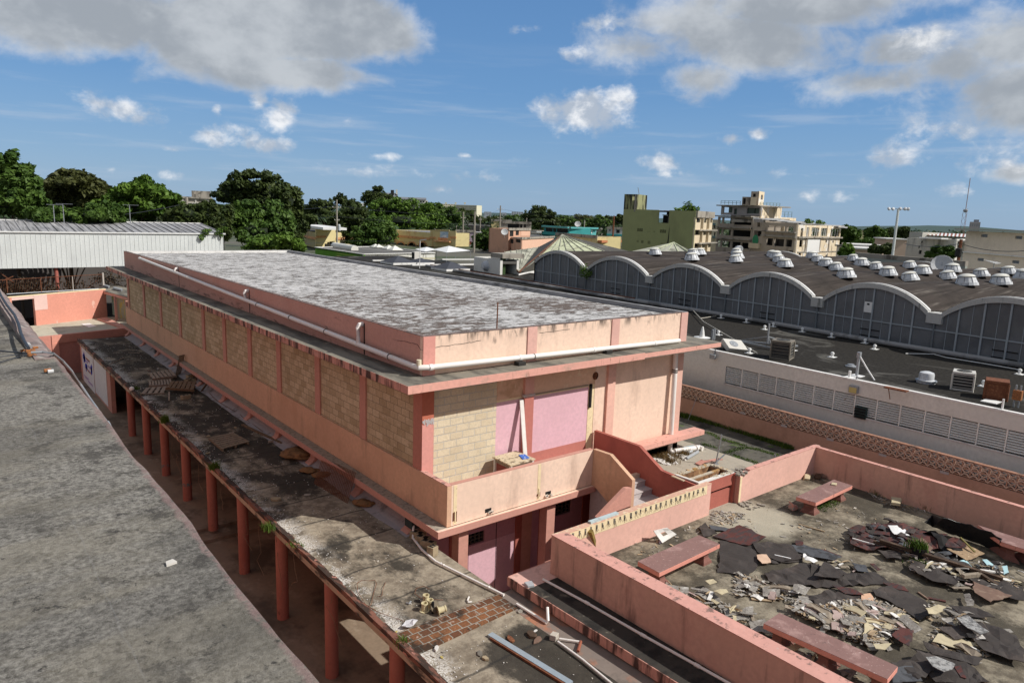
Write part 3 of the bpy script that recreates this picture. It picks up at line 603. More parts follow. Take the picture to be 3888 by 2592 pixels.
glyph(768,850,[((0,0),(12,14)),((14,16),(30,32)),((0,22),(14,36))],m_lil,.12);glyph(785,915,[((0,0),(10,10)),((12,12),(22,24)),((2,38),(16,54))],m_lil,.12)
glyph(772,960,[((-10,-30),(10,-8)),((10,-8),(24,10)),((24,10),(40,25)),((-8,-120),(12,-100)),((12,-100),(28,-85))],m_org,.07)
glyph(745,985,[((4,8),(50,52)),((40,60),(80,100)),((44,72),(84,112)),((10,25),(40,52))],m_lil,.05)
# hanging roots
m_root = M('dry_root',(.25,.16,.10));random.seed(11)
for px,py,l in ((1030,110,50),(1060,190,50),(1195,260,60),(1320,400,50),(1550,600,110),(1660,690,130),(1770,760,100),(1990,1040,70),(1480,580,60)):
    p = at(a1,px,py,x=-2.93);q = [p+Vector((random.uniform(-.03,.03),random.uniform(-.12,.12)*k,-.16*k*l/60)) for k in range(6)];MB().tube(q,.006,4).build('dangling_root',m_root,CW)
# yard floor below
m_yard = M('damp_yard_concrete',(.25,.19,.135),[((.07,.055,.04),(.7,.5,1),6,.45,.65,.8),((.42,.35,.27),(1.3,.8,1),6,.56,.72,.6)],bump=(12,.5,.01))
g = 400.
tag(MB().box(-40,400,-40,8.25,GZ-.5,GZ).build('lower_yard',m_yard),kind='structure')
mb = MB().box(-40,0,8.6,60,GZ-.3,GZ+.22);mb.box(-40,0,7.9,8.6,GZ-.3,GZ+.11);tag(mb.build('raised_yard',m_yard),kind='structure')
bx(-3.4,-3.28,WY0,34,GZ,GZ+.025).build('kerb_strip',m_conc);tag(bpy.context.scene.objects['kerb_strip'],kind='structure')
# ================================================================== roof of the building the picture is taken from
mr = bpy.data.materials.new('near_roof_concrete');mr.use_nodes = True;nt = NT(mr.node_tree);nt.n.clear()
geo = nt.new('ShaderNodeNewGeometry');P = geo.outputs['Position'];X_ = nt.xyz(P)
c = nt.mix(nt.ramp(nt.noise(P,34.,8,.82),.34,.66),(.09,.083,.072),(.37,.35,.31))
c = nt.mix(nt.ramp(nt.noise(nt.vmath('MULTIPLY',P,(1.1,.45,1)),1.,6,.66,.5),.46,.66,0,.40),c,(.105,.10,.093))
c = nt.mix(nt.ramp(nt.noise(nt.vmath('MULTIPLY',P,(.8,2.2,1)),1.,5,.6),.46,.62,0,.4),c,(.29,.26,.20))
c = nt.mix(nt.ramp(nt.noise(P,9.,5,.8),.60,.68,0,.85),c,(.045,.042,.04));c = nt.mix(nt.ramp(nt.noise(nt.vmath('MULTIPLY',P,(.55,.9,1)),1.,8,.7),.50,.60,0,.38),c,(.06,.056,.05));c = nt.mix(nt.math('MULTIPLY',nt.ramp(X_[0],-9.6,-8.4),nt.ramp(nt.noise(P,5.,6,.8),.50,.60,0,.75)),c,(.055,.05,.045))
pe = nt.math('MULTIPLY',nt.ramp(nt.math('ADD',X_[0],nt.math('MULTIPLY',nt.math('SUBTRACT',nt.noise(P,7.,5,.7),.5),.10)),-8.345,-8.315),nt.ramp(nt.noise(P,20.,4,.8),.38,.5))
c = nt.mix(nt.math('MULTIPLY',pe,.6),c,(.34,.225,.21))
cy = nt.math('MULTIPLY',nt.ramp(nt.math('ABSOLUTE',nt.math('ADD',nt.math('ADD',X_[0],nt.math('MULTIPLY',nt.noise(P,2.),.08)),8.76)),.006,.001),nt.ramp(nt.noise(nt.vmath('MULTIPLY',P,(1,1.2,1)),1.,3),.47,.53));c = nt.mix(nt.math('MULTIPLY',cy,.07),c,(.5,.52,.56))
b = nt.new('ShaderNodeBsdfPrincipled');nt.put(b.inputs['Base Color'],c);b.inputs['Roughness'].default_value = .92;b.inputs['Specular IOR Level'].default_value = .2
bn = nt.new('ShaderNodeBump');bn.inputs['Strength'].default_value = 1;bn.inputs['Distance'].default_value = .012;nt.put(bn.inputs['Height'],nt.noise(P,55.,6,.8));nt.l.new(bn.outputs[0],b.inputs['Normal'])
o = nt.new('ShaderNodeOutputMaterial');nt.l.new(b.outputs[0],o.inputs[0]);m_near = mr
NZ = 1.3
NB = thing('neighbouring_building',(-14,0,GZ),'near building with a rough grey concrete roof edge along the left of the picture','building')
mb = MB();ys = [-19+.12*i for i in range(330)];random.seed(5);xs = [-8.30+.012*noise.noise(Vector((y*3,0,0)))+.022*noise.noise(Vector((y*.9,5,0))) for y in ys]
n = len(ys);vs = [(-24,y,NZ) for y in ys]+[(x,y,NZ) for x,y in zip(xs,ys)]+[(x-.02,y,NZ-.16) for x,y in zip(xs,ys)]
mb.add(vs,[(i,n+i,n+i+1,i+1) for i in range(n-1)]+[(n+i,2*n+i,2*n+i+1,n+i+1) for i in range(n-1)]);mb.build('roof',m_near,NB)
bx(-24,-8.5,-19,20.4,GZ,NZ-.16).build('wall',m_pink,NB)
m_kerb = M('purple_grey_kerb',(.27,.205,.19),[((.42,.40,.36),(7,7,7),6,.5,.64,.7),((.10,.09,.09),(4,4,4),5,.5,.66,.7)],bump=(30,.6,.01))
ky = [at(c5,*q,z=NZ+.08) for q in ((0,175),(100,290),(430,790),(250,790),(120,480),(0,380))]
MB().prism([(-8.33,20),(-8.33,ky[2].y),(-8.50,ky[2].y),(-8.52,ky[4].y),(-8.52,20)],NZ,[NZ+.10,NZ+.01,NZ+.01,NZ+.1,NZ+.1]).build('roof_kerb',m_kerb,NB)
# cables and clamps lying on that roof
m_cable = M('dark_cable',(.035,.04,.05),rough=.5,fine=0);m_clamp = M('rusty_clamp',(.35,.14,.05),[((.08,.05,.04),(40,40,40),4,.5,.6,.8)])
def zs(pts,z): return [at(c5,x,y,z=z) for x,y in pts]
tag(MB().tube(zs([(-30,200),(10,290),(60,370),(130,460),(165,540),(185,620),(215,690),(255,755)],NZ+.13),.018,8).build('roof_cable',m_cable),'thick dark cable running along the raised kerb of the near roof','cable')
root = thing('cable_clamp',at(c5,262,770,z=NZ),'rusty orange cable clamp with a grey sleeve at the end of the roof kerb','clamp')
q = at(c5,258,745,z=NZ+.09);MB().tube([q+Vector((-.01,.06,.02)),q],.03,10).build('sleeve',M('grey_sleeve',(.4,.4,.4)),root)
q = at(c5,268,772,z=NZ+.05);bx(q.x-.05,q.x+.05,q.y-.03,q.y+.03,NZ,NZ+.06).build('bracket',m_clamp,root,bevel=.01)
mb = MB();mb.tube([q+Vector((-.05,-.02,.01)),q+Vector((-.09,-.03,0))],.014,8);mb.tube([q+Vector((.03,.01,.02)),q+Vector((.08,.02,.02))],.014,8);mb.build('bolt',m_clamp,root)
root = thing('cable_clamp',at(c5,275,808,z=NZ),'rusty clamp holding the thin black wires just below the kerb end','clamp')
q = at(c5,275,805,z=NZ+.03);bx(q.x-.035,q.x+.035,q.y-.025,q.y+.02,NZ,NZ+.05).build('bracket',m_clamp,root,bevel=.01);MB().tube([q+Vector((.02,-.02,0)),q+Vector((.05,-.03,-.02))],.012,8).build('bolt',m_clamp,root)
root = thing('anchor_bolt',at(c5,425,955,z=NZ),'lone rusty bolt with a white smear set in the near roof','bolt')
q = at(c5,425,955,z=NZ+.03);MB().tube([q+Vector((-.03,0,0)),q+Vector((.03,.01,0))],.018,8).build('bolt',m_clamp,root);MB().tube([q+Vector((.0,-.01,-.01)),q+Vector((.05,-.01,-.01))],.02,8).build('sleeve',M('chalky',(.6,.6,.6)),root)
mw = MB().tube(zs([(-20,780),(100,790),(200,798),(275,802)],NZ+.03),.009,6);mw.tube(zs([(-20,836),(100,820),(200,812),(272,808)],NZ+.03),.006,6);mw.tube(zs([(-20,888),(110,850),(200,825),(272,812)],NZ+.02),.006,6)
tag(mw.build('roof_wires',m_cable),'bundle of thin black wires crossing the near roof to the clamp','wire')
pw = zs([(278,795),(380,790),(470,800)],NZ+.06)+[at(c5,x,y,x=xx) for x,y,xx in ((560,870,-8.15),(640,960,-8.05),(720,1080,-7.95),(800,1200,-7.9),(900,1340,-7.9),(965,1430,-7.95),(1000,1500,-8.0),(1050,1570,-8.1),(1110,1660,-8.2),(1180,1780,-8.27))]
tag(MB().tube(pw,.014,8).build('hanging_cable',m_grey),'grey cable sagging over the edge of the near roof above the yard','cable')
mb = MB();q = at(c5,970,1440,x=-8.0);mb.tube([q+Vector((0,.06,.01)),q-Vector((0,.06,.01))],.022,8)
mb.build('cable_splice',m_grey,bpy.data.objects['hanging_cable'])
q = at(a1,1020,845,z=NZ+.01);tag(MB().prism([(q.x-.02,q.y-.02),(q.x+.03,q.y-.01),(q.x+.02,q.y+.03),(q.x-.015,q.y+.02)],NZ+.001,NZ+.012).build('paint_flake',M('pale_flake',(.6,.57,.52))),'pale flake of stone lying alone on the near concrete roof','flake')
# ================================================================== terrace with benches
TZ,TT = -4.9,-3.98
TR = thing('terrace',(6.5,-9,GZ),'rubbish strewn terrace enclosed by pink parapet walls in front of the pink building','terrace')
mr = bpy.data.materials.new('terrace_floor');mr.use_nodes = True;nt = NT(mr.node_tree);nt.n.clear()
geo = nt.new('ShaderNodeNewGeometry');P = geo.outputs['Position'];X_ = nt.xyz(P)
c = nt.mix(nt.ramp(nt.noise(P,2.2,8,.74),.36,.66),(.125,.105,.078),(.32,.28,.21))
c = nt.mix(nt.ramp(nt.noise(P,.6,8,.74),.45,.57,0,.85),c,(.055,.048,.036))
c = nt.mix(nt.ramp(nt.noise(P,60.,3,.8),.62,.72,0,.6),c,(.6,.56,.5));c = nt.mix(nt.ramp(nt.noise(P,25.,4,.8),.60,.68,0,.5),c,(.06,.055,.045))
dd_ = nt.math('ADD',nt.vmath('DISTANCE',P,(7.5,-4.9,TZ)),nt.math('MULTIPLY',nt.noise(P,1.3,5,.7),1.2));c = nt.mix(nt.ramp(dd_,2.1,1.5,0,.75),c,(.46,.42,.33))
b = nt.new('ShaderNodeBsdfPrincipled');nt.put(b.inputs['Base Color'],c);b.inputs['Roughness'].default_value = .92;b.inputs['Specular IOR Level'].default_value = .2
bn = nt.new('ShaderNodeBump');bn.inputs['Strength'].default_value = .8;bn.inputs['Distance'].default_value = .015;nt.put(bn.inputs['Height'],nt.noise(P,18.,8,.8));nt.l.new(bn.outputs[0],b.inputs['Normal'])
o = nt.new('ShaderNodeOutputMaterial');nt.l.new(b.outputs[0],o.inputs[0]);m_tfl = mr
XI = at(a4,840,1568,z=TT).x;XI = max(XI,1.14)
gxa,gxb = 6.74,8.12
MB().prism([(1.1,-16),(12.3,-16),(12.45,-3.9),(1.1,-3.9)],TZ-.3,TZ).build('floor',m_tfl,TR)
MB().prism([(.97,-16),(12.6,-16),(12.6,-3.92),(.97,-3.92)],GZ,TZ-.3).build('base_wall',m_palepink,TR)
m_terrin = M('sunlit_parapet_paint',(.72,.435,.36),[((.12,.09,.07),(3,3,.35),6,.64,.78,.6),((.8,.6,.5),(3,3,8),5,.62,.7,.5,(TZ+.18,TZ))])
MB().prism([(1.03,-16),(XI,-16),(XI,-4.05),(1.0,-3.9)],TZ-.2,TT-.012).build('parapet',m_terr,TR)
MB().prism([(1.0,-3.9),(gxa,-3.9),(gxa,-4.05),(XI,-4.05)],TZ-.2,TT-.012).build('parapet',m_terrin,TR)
MB().prism([(1.02,-16),(XI+.012,-16),(XI+.012,-4.04),(.99,-3.89)],TT-.012,TT+.003).build('coping',m_cap,TR)
MB().prism([(.99,-3.888),(gxa,-3.888),(gxa,-4.06),(XI+.0,-4.06)],TT-.014,TT+.001).build('coping',M('worn_peach_coping',(.62,.38,.28),[((.7,.6,.42),(9,9,9),5,.55,.6,.8)]),TR)
# bare strip where a rail was torn off,with its sockets
bx(XI+.05,gxa-.2,-4.062,-4.05,TT-.26,TT-.014).build('bare_strip',m_cream,TR)
random.seed(21);mso = M('torn_socket',(.10,.085,.07),[((.5,.45,.38),(30,30,30),3,.5,.6,.7)])
for i in range(26):
    x = XI+.16+(gxa-.4-XI-.16)*i/25+random.uniform(-.02,.02);w_,h = random.uniform(.05,.08),random.uniform(.09,.17)
    mb = MB();top = TT-.03;mb.add([(x-w_/2,-4.066,top),(x+w_/2,-4.066,top-.01),(x+w_*.5,-4.066,top-h*.6),(x+w_*.1,-4.066,top-h),(x-w_*.4,-4.066,top-h*.7),(x-w_/2,-4.05,top),(x+w_/2,-4.05,top-.01),(x+w_*.5,-4.05,top-h*.6),(x+w_*.1,-4.05,top-h),(x-w_*.4,-4.05,top-h*.7)],[(0,4,3,2,1),(0,1,6,5),(1,2,7,6),(2,3,8,7),(3,4,9,8),(4,0,5,9)])
    for _ in range(3): a_ = Vector((x+random.uniform(-w_,w_)/2,-4.07,top-h*.4));mb.beam(a_,a_+Vector((random.uniform(-.05,.05),-.03,-random.uniform(.05,.14))),.007,.007)
    mb.build('torn_socket',mso,TR)
# right part of the north wall with its broken end
vs = [(gxb,TZ-.2),(12.6,TZ-.2),(12.6,TT),(gxb+.5,TT),(gxb+.42,TT-.05),(gxb+.3,TT-.04),(gxb+.22,TT-.13),(gxb+.1,TT-.12),(gxb,TT-.10)]
mb = MB();n = len(vs);mb.add([(x,y,z) for y in (-4.05,-3.9) for x,z in vs],[tuple(range(n)),tuple(range(2*n-1,n-1,-1))]+[(i,n+i,n+(i+1) % n,(i+1) % n) for i in range(n)]);mb.build('parapet',m_terrin,TR)
bx(gxb-.012,gxb-.001,-4.05,-3.9,TZ,TT-.1).build('door_jamb',m_pink,TR);bx(gxb+.0,gxb+.09,-4.06,-4.05,TZ,TT-.12).build('bare_strip',m_cream,TR)
bx(gxb+.45,12.5,-4.06,-3.89,TT,TT+.012).build('coping',m_cap,TR)
EA,EB = at(c8,1010,903,z=TT),at(c8,2352,1290,z=TT)
ex = lambda y: 12.33+(12.18-12.33)*(y+4.05)/(-5.9)
MB().prism([(ex(-4.05),-4.05),(ex(-16),-16),(ex(-16)+.15,-16),(ex(-4.05)+.15,-3.9)],TZ-2,TT-.012).build('parapet',m_terr,TR)
MB().prism([(ex(-4.05)-.01,-4.05),(ex(-16)-.01,-16),(ex(-16)+.16,-16),(ex(-4.05)+.16,-3.89)],TT-.012,TT+.003).build('coping',m_cap,TR)
random.seed(4);mb = MB()      # crumbled masonry at the broken end
for _ in range(70):
    x = gxb+random.uniform(-.1,.5);y = -3.95+random.uniform(-.35,.45) ;s_ = random.uniform(.012,.04)
    z = TT-.08+random.uniform(-.03,.05) if -4.05 < y < -3.6 else TZ+s_*.5
    if z < -4.5: y = -4.1-random.random()*.5
    mb.obox((x,y,z),Vector((s_,s_*.4,0)),Vector((-s_*.4,s_,0)),(0,0,s_*.7))
tag(mb.build('masonry_rubble',m_conc),'crumbs of broken masonry at the broken end of the terrace wall','rubble',kind='stuff')
# ---- deck,planter and paving right of the building
m_deck = M('light_deck_concrete',(.40,.36,.29),[((.16,.14,.11),(.9,.9,.9),6,.5,.68,.7),((.08,.07,.06),(5,5,5),6,.62,.72,.6)],bump=(20,.5,.01))
mb = MB().box(6.4,11.6,-3.9,60,-5.4,-4.9);mb.box(5.1,8.3,-3.9,-3.0,-5.4,-4.902);tag(mb.build('upper_deck',m_deck),kind='structure')
m_pave = M('mossy_dark_paving',(.115,.108,.09),[((.03,.03,.026),(1.3,1.3,1),6,.45,.62,.8),((.22,.21,.18),(3,3,1),5,.56,.68,.6),((.09,.15,.03),(1.4,1.4,1),7,.58,.66,.75)],bump=(15,.6,.01))
tag(MB().box(11.6,14.6,-16,60,-5.4,-4.902).build('side_pavement',m_pave),kind='structure')
PL = thing('planter',(7.3,-3.4,-4.9),'broken open masonry planter with two rusty hollows beside the stair parapet','planter')
m_pbr = M('rusty_planter_inside',(.33,.18,.09),[((.12,.06,.03),(5,5,5),5,.45,.6,.8),((.6,.4,.2),(6,6,3),4,.6,.68,.7)])
m_prim = M('chipped_planter_rim',(.52,.46,.36),[((.38,.20,.05),(5,5,5),5,.48,.6,.85),((.1,.08,.06),(12,12,12),4,.6,.68,.8)])
for q in ((6.41,8.05,-3.13,-3.02),(6.41,8.05,-3.88,-3.78),(6.41,6.53,-3.78,-3.13),(7.95,8.08,-3.78,-3.13),(6.53,7.95,-3.50,-3.42)): bx(q[0],q[1],q[2],q[3],-4.35,TT-.03 if q[2]!=-3.5 else TT-.05).build('planter_wall',m_pbr if q[2]!=-3.88 else m_dred,PL);bx(q[0]-.004,q[1]+.004,q[2]-.004,q[3]+.004,(TT-.03 if q[2]!=-3.5 else TT-.05),TT+.01 if q[2]!=-3.5 else TT-.02).build('rim',m_prim if q[2] != -3.88 else m_woodw,PL)
bx(6.42,8.04,-3.78,-3.04,-4.45,-4.35).build('planter_floor',m_black,PL);bx(6.42,8.08,-3.84,-3.05,TZ,-4.45).build('planter_base',m_dred,PL)  # dark red planter front: its shade is put into the paint colour
bx(8.02,8.13,-3.92,-3.05,TZ,TT-.05).build('planter_wall',m_dred,PL)
random.seed(8);mb = MB()
for _ in range(46):
    x,y = random.choice([(random.uniform(6.42,8.05),-3.07),(random.uniform(7.2,8.1),-3.82),(8.0,random.uniform(-3.8,-3.1))]);s_ = random.uniform(.02,.06)
    mb.obox((x+random.uniform(-.04,.04),y+random.uniform(-.04,.04),TT+.015),Vector((s_,random.uniform(-.02,.02),random.uniform(-.01,.02))),Vector((0,s_*.6,0)),(0,0,.012))
mb.build('broken_render',m_prim,PL)
def board(cr,p,q,z0,z1,wd,th,mat,name,label,cat='board',grp=None):
    A_,B_ = at(cr,*p,z=z0),at(cr,*q,z=z1);return tag(MB().beam(A_+Vector((0,0,th/2)),B_+Vector((0,0,th/2)),wd,th).build(name,mat),label,cat,grp)
board(a5,(890,612),(1020,665),TT-.0,TT-.0,.09,.03,M('tan_board',(.55,.43,.30)),'plank','short tan plank on the stair side corner of the planter')
board(a5,(930,598),(1190,690),TT+.01,TT+.01,.07,.03,m_woodw,'plank','long white plank along the edge of the planter')
board(a5,(1170,480),(1240,440),-4.88,-4.80,.2,.03,m_pink,'board','small pink board propped behind the planter')
board(a5,(1240,452),(1440,420),-4.82,-4.78,.13,.03,m_pink,'board','long pink board lying behind the planter by the grey post')
p0 = at(a5,1372,482,z=-4.9);p1 = at(a5,1440,145,y=p0.y-.1)
root = thing('steel_post',p0,'tall leaning grey steel post behind the planter','post');MB().tube([p0,p1],.022,8).build('post',m_grey,root);MB().obox(p0+Vector((0,0,.02)),(.09,0,0),(0,.07,0),(0,0,.02)).build('base_plate',m_grey,root)
MB().beam(p0+Vector((-.05,.0,.05)),p0+Vector((.4,-.05,.3)),.05,.02).build('bracket',m_grey,root)
p0 = at(c8,190,755,z=-4.9);p1 = at(c8,250,598,y=p0.y);tag(MB().tube([p0,p1],.012,6).build('thin_rod',m_grey),'thin grey rod leaning near the patterned wall at the building end','rod')
p0 = at(c8,748,990,z=-4.5);tag(MB().tube([(p0.x,p0.y,-4.9),p0+Vector((0,0,.1))],.02,6).build('short_post',m_grey),'short grey post just behind the terrace wall','post')
# loose pipes on the deck
p0,p1 = at(a5,915,328,z=-4.80),at(a5,1190,285,z=-4.80)
root = thing('loose_pipe',p0,'thick white plastic pipe with an elbow lying at the foot of the downpipe','pipe')
MB().tube([p0,p1-Vector((.1,0,0)),p1,p1+Vector((.02,-.14,-.02))],.085,12).build('pipe_run',m_pipe,root,smooth='auto');MB().tube([p1-Vector((.2,0,0)),p1-Vector((.1,0,0))],.1,12).build('collar',m_pipe,root)
tag(MB().tube([at(a5,1045,412,z=-4.84),at(a5,1175,335,z=-4.84)],.055,10).build('loose_pipe',M('grey_pvc',(.33,.35,.37))),'grey plastic pipe offcut lying beside the white loose pipe','pipe')
tag(MB().tube([at(a5,1060,345,z=-4.84),at(a5,1110,330,z=-4.84)],.045,10).build('loose_pipe',M('pale_grey_pvc',(.52,.54,.55))),'short pale grey pipe offcut behind the grey one','pipe')
tag(MB().tube([at(a5,1015,290,z=-4.84),at(a5,1130,272,z=-4.84)],.03,8).build('loose_pipe',M('blue_pvc',(.25,.45,.55))),'thin blue pipe lying behind the thick white pipe','pipe')
# ---- weeds
def leafmat(name,c0,c1,rough=.6,trans=.25):
    m = bpy.data.materials.new(name);m.use_nodes = True;nt = NT(m.node_tree);nt.n.clear()
    at_ = nt.new('ShaderNodeAttribute');at_.attribute_name = 'rnd';geo = nt.new('ShaderNodeNewGeometry')
    big = nt.noise(geo.outputs['Position'],.45,3,.6)
    f = nt.math('ADD',nt.math('MULTIPLY',at_.outputs['Fac'],.6),nt.math('MULTIPLY',nt.ramp(big,.35,.65),.4))
    c = nt.mix(f,c0,c1)
    d = nt.new('ShaderNodeBsdfPrincipled');nt.put(d.inputs['Base Color'],c);d.inputs['Roughness'].default_value = rough;d.inputs['Specular IOR Level'].default_value = .25
    t = nt.new('ShaderNodeBsdfTranslucent');nt.put(t.inputs[0],nt.mix(.5,c,(.35,.45,.05),'MULTIPLY') if False else c)
    ms = nt.new('ShaderNodeMixShader');ms.inputs[0].default_value = trans;nt.l.new(d.outputs[0],ms.inputs[1]);nt.l.new(t.outputs[0],ms.inputs[2])
    o = nt.new('ShaderNodeOutputMaterial');nt.l.new(ms.outputs[0],o.inputs[0]);return m
def np_mesh(name,V_,F_,mat,rnd=None,parent=None,origin=None):
    """fast mesh from numpy: V_ (n,3), F_ (m,4)"""
    me = bpy.data.meshes.new(name);org = np.array(wloc(parent) if parent is not None else (origin if origin is not None else V_.mean(0)))
    V_ = V_-org;k = F_.shape[1]
    me.vertices.add(len(V_));me.vertices.foreach_set('co',V_.astype(np.float32).ravel())
    me.loops.add(F_.size);me.loops.foreach_set('vertex_index',F_.astype(np.int32).ravel())
    me.polygons.add(len(F_));me.polygons.foreach_set('loop_start',np.arange(0,F_.size,k,dtype=np.int32))
    me.update(calc_edges=True)
    if rnd is not None: a = me.attributes.new('rnd','FLOAT','FACE');a.data.foreach_set('value',rnd.astype(np.float32))
    me.materials.append(mat);o = bpy.data.objects.new(name,me);COL.objects.link(o)
    if parent is not None: o.parent = parent
    else: o.location = org
    return o
RNG = np.random.default_rng(12)
m_grass = leafmat('weed_green',(.035,.075,.012),(.13,.20,.03));m_dryg = leafmat('dry_weed',(.10,.06,.02),(.26,.17,.06))
def blades(pts,h,n,mat,name,spread=.05,wd=.012,parent=None):
    """tufts of curved blades at pts"""
    pts = np.array([tuple(p) for p in pts]);idx = RNG.integers(0,len(pts),n);b = pts[idx]+np.c_[RNG.normal(0,spread,(n,2)),np.zeros(n)]
    ang = RNG.uniform(0,6.28,n);hh = h*RNG.uniform(.4,1.1,n);lean = RNG.uniform(.1,.7,n)*hh
    d = np.c_[np.cos(ang),np.sin(ang),np.zeros(n)];s_ = np.c_[-np.sin(ang),np.cos(ang),np.zeros(n)]*wd/2
    z = np.array([0,0,1.]);mid = b+d*(lean*.35)[:,None]+z*(hh*.6)[:,None];tip = b+d*lean[:,None]+z*hh[:,None]
    V_ = np.stack([b-s_,b+s_,mid+s_*.8,mid-s_*.8,tip+s_*.15,tip-s_*.15],1).reshape(-1,3)
    k = np.arange(n)[:,None]*6;F_ = np.concatenate([k+np.array([[0,1,2,3]]),k+np.array([[3,2,4,5]])]);return np_mesh(name,V_,F_,mat,np.tile(RNG.random(n),2),parent,tuple(b.mean(0)) if parent is None else None)
line = [at(c8,x,y,z=-4.9) for x,y in ((140,722),(300,760),(450,800),(600,850),(740,895),(860,935))]
pts = [line[i].lerp(line[i+1],t/12) for i in range(5) for t in range(12)]
tag(blades([p+Vector((-.08,0,0)) for p in pts],.16,5200,m_grass,'weed_fringe',.09,.02),'strip of green weeds along the foot of the patterned wall','weeds',kind='stuff')
pts = []
for a_,b_,n in (((1120,100),(1190,110),8),((1270,120),(1400,170),8),((1380,180),(1700,270),20),((1700,290),(1830,310),8),((1830,310),(2080,380),14),((1480,350),(1690,290),14),((1230,250),(1400,300),8),((1560,370),(1850,470),12),((1130,160),(1240,120),8)):
    A_,B_ = at(a5,*a_,z=-4.9),at(a5,*b_,z=-4.9);pts += [A_.lerp(B_,t/n) for t in range(n)]
tag(blades(pts,.05,2600,m_grass,'joint_grass',.07,.016),'yellow green grass growing along the joints of the dark paving','grass',kind='stuff')
pts = [at(a5,x,y,z=-4.9) for x,y in ((760,400),(800,390),(850,440),(900,330),(930,360),(960,400),(1000,370),(900,450),(840,380),(720,410),(1040,360))]
tag(blades(pts,.2,900,m_dryg,'dry_weeds',.12,.012),'brown dried weeds among white rubble at the downpipe foot','weeds',kind='stuff')
mb = MB();m_wr = M('white_rubble',(.72,.70,.66))
for x,y in [(740,430),(765,450),(800,465),(700,420),(850,385),(870,400),(920,460),(985,380),(1000,400),(1010,420),(820,370),(780,440),(1020,385),(960,370),(840,480)]:
    p = at(a5,x,y,z=-4.88)
    for _ in range(5):
        s_ = random.uniform(.02,.055);a_ = random.random()*3;q = p+Vector((random.uniform(-.08,.08),random.uniform(-.08,.08),0))
        mb.obox(q,Vector((math.cos(a_)*s_,math.sin(a_)*s_,random.uniform(-.01,.02))),Vector((-math.sin(a_)*s_*.6,math.cos(a_)*s_*.6,0)),(0,.005,s_*.5))
tag(mb.build('white_rubble',m_wr),'lumps of white plaster rubble heaped at the foot of the downpipe','rubble',kind='stuff')
# ---- ledge slab left of the terrace
LG = thing('concrete_ledge',(.6,-8,-5.2),'narrow black stained concrete ledge with a pink edge along the terrace wall','ledge')
lx = lambda y: .12+.035*(-3.5-y)*.65
MB().prism([(lx(-3.5),-4.15),(.99,-4.15),(1.02,-16),(lx(-16),-16)],TZ-.2,TZ).build('slab',m_blackslab,LG)
MB().prism([(lx(-3.5),-3.5),(4.9,-3.5),(4.9,-3.9),(.99,-3.9),(.99,-4.15),(lx(-3.5),-4.15)],TZ-.2,TZ+.001).build('slab',M('pink_slab_top',(.64,.40,.34),[((.35,.22,.18),(4,4,4),5,.55,.7,.6)]),LG)
MB().prism([(lx(-3.5)-.02,-3.48),(lx(-3.5),-3.48),(lx(-16),-16),(lx(-16)-.02,-16)],TZ-.21,TZ+.005).build('fascia',m_pinkstain,LG);bx(lx(-3.5)-.02,4.9,-3.5,-3.48,TZ-.21,TZ+.005).build('fascia',m_pink,LG)
mb = MB();prof = [(.35,-5.1),(.30,-5.13),(.12,-5.16),(-.1,-5.175),(-.33,-5.187)];ys = [-3.6-.5*i for i in range(25)]
vs = [(px+.02*(j == 4)*random.uniform(-1,1)+.02*(-3.6-y)*.3,y,pz) for y in ys for j,(px,pz) in enumerate(prof)]
mb.add(vs,[(i*5+j,i*5+j+1,(i+1)*5+j+1,(i+1)*5+j) for i in range(24) for j in range(4)]);mb.build('sealing_cove',M('stained_cove',(.22,.18,.155),[((.42,.17,.09),(1.2,.8,3),5,.5,.62,.8),((.08,.07,.06),(2,2,2),6,.55,.7,.6)]),LG)
bx(.35,.96,-16,-3.92,GZ,TZ-.2).build('wall',m_palepink,LG)
lp = [at(a3,x,y,z=TZ+.03) for x,y in ((108,875),(400,1032),(775,1248),(1138,1450),(1380,1585))]
root = thing('thin_drain_pipe',lp[0],'long thin white pipe lying on the black stained ledge','pipe');MB().tube(lp,.028,8).build('pipe_run',m_pipe,root)
for x,y in ((402,1033),(777,1249),(1138,1450)): p = at(a3,x,y,z=TZ+.03);d_ = (lp[-1]-lp[0]).normalized();MB().tube([p-d_*.06,p+d_*.06],.036,8).build('coupling',m_pipe,root)
q = [at(a2,x,y,z=TZ+.05) for x,y in ((1740,895),(1790,885),(1810,915),(1765,922))]
tag(MB().prism([(p.x,p.y) for p in q],TZ+.003,TZ+.06).build('metal_cover',M('silvery_cover',(.55,.6,.63),rough=.4,metal=.4),bevel=.008),'small silvery box cover on the pink corner of the ledge','cover')
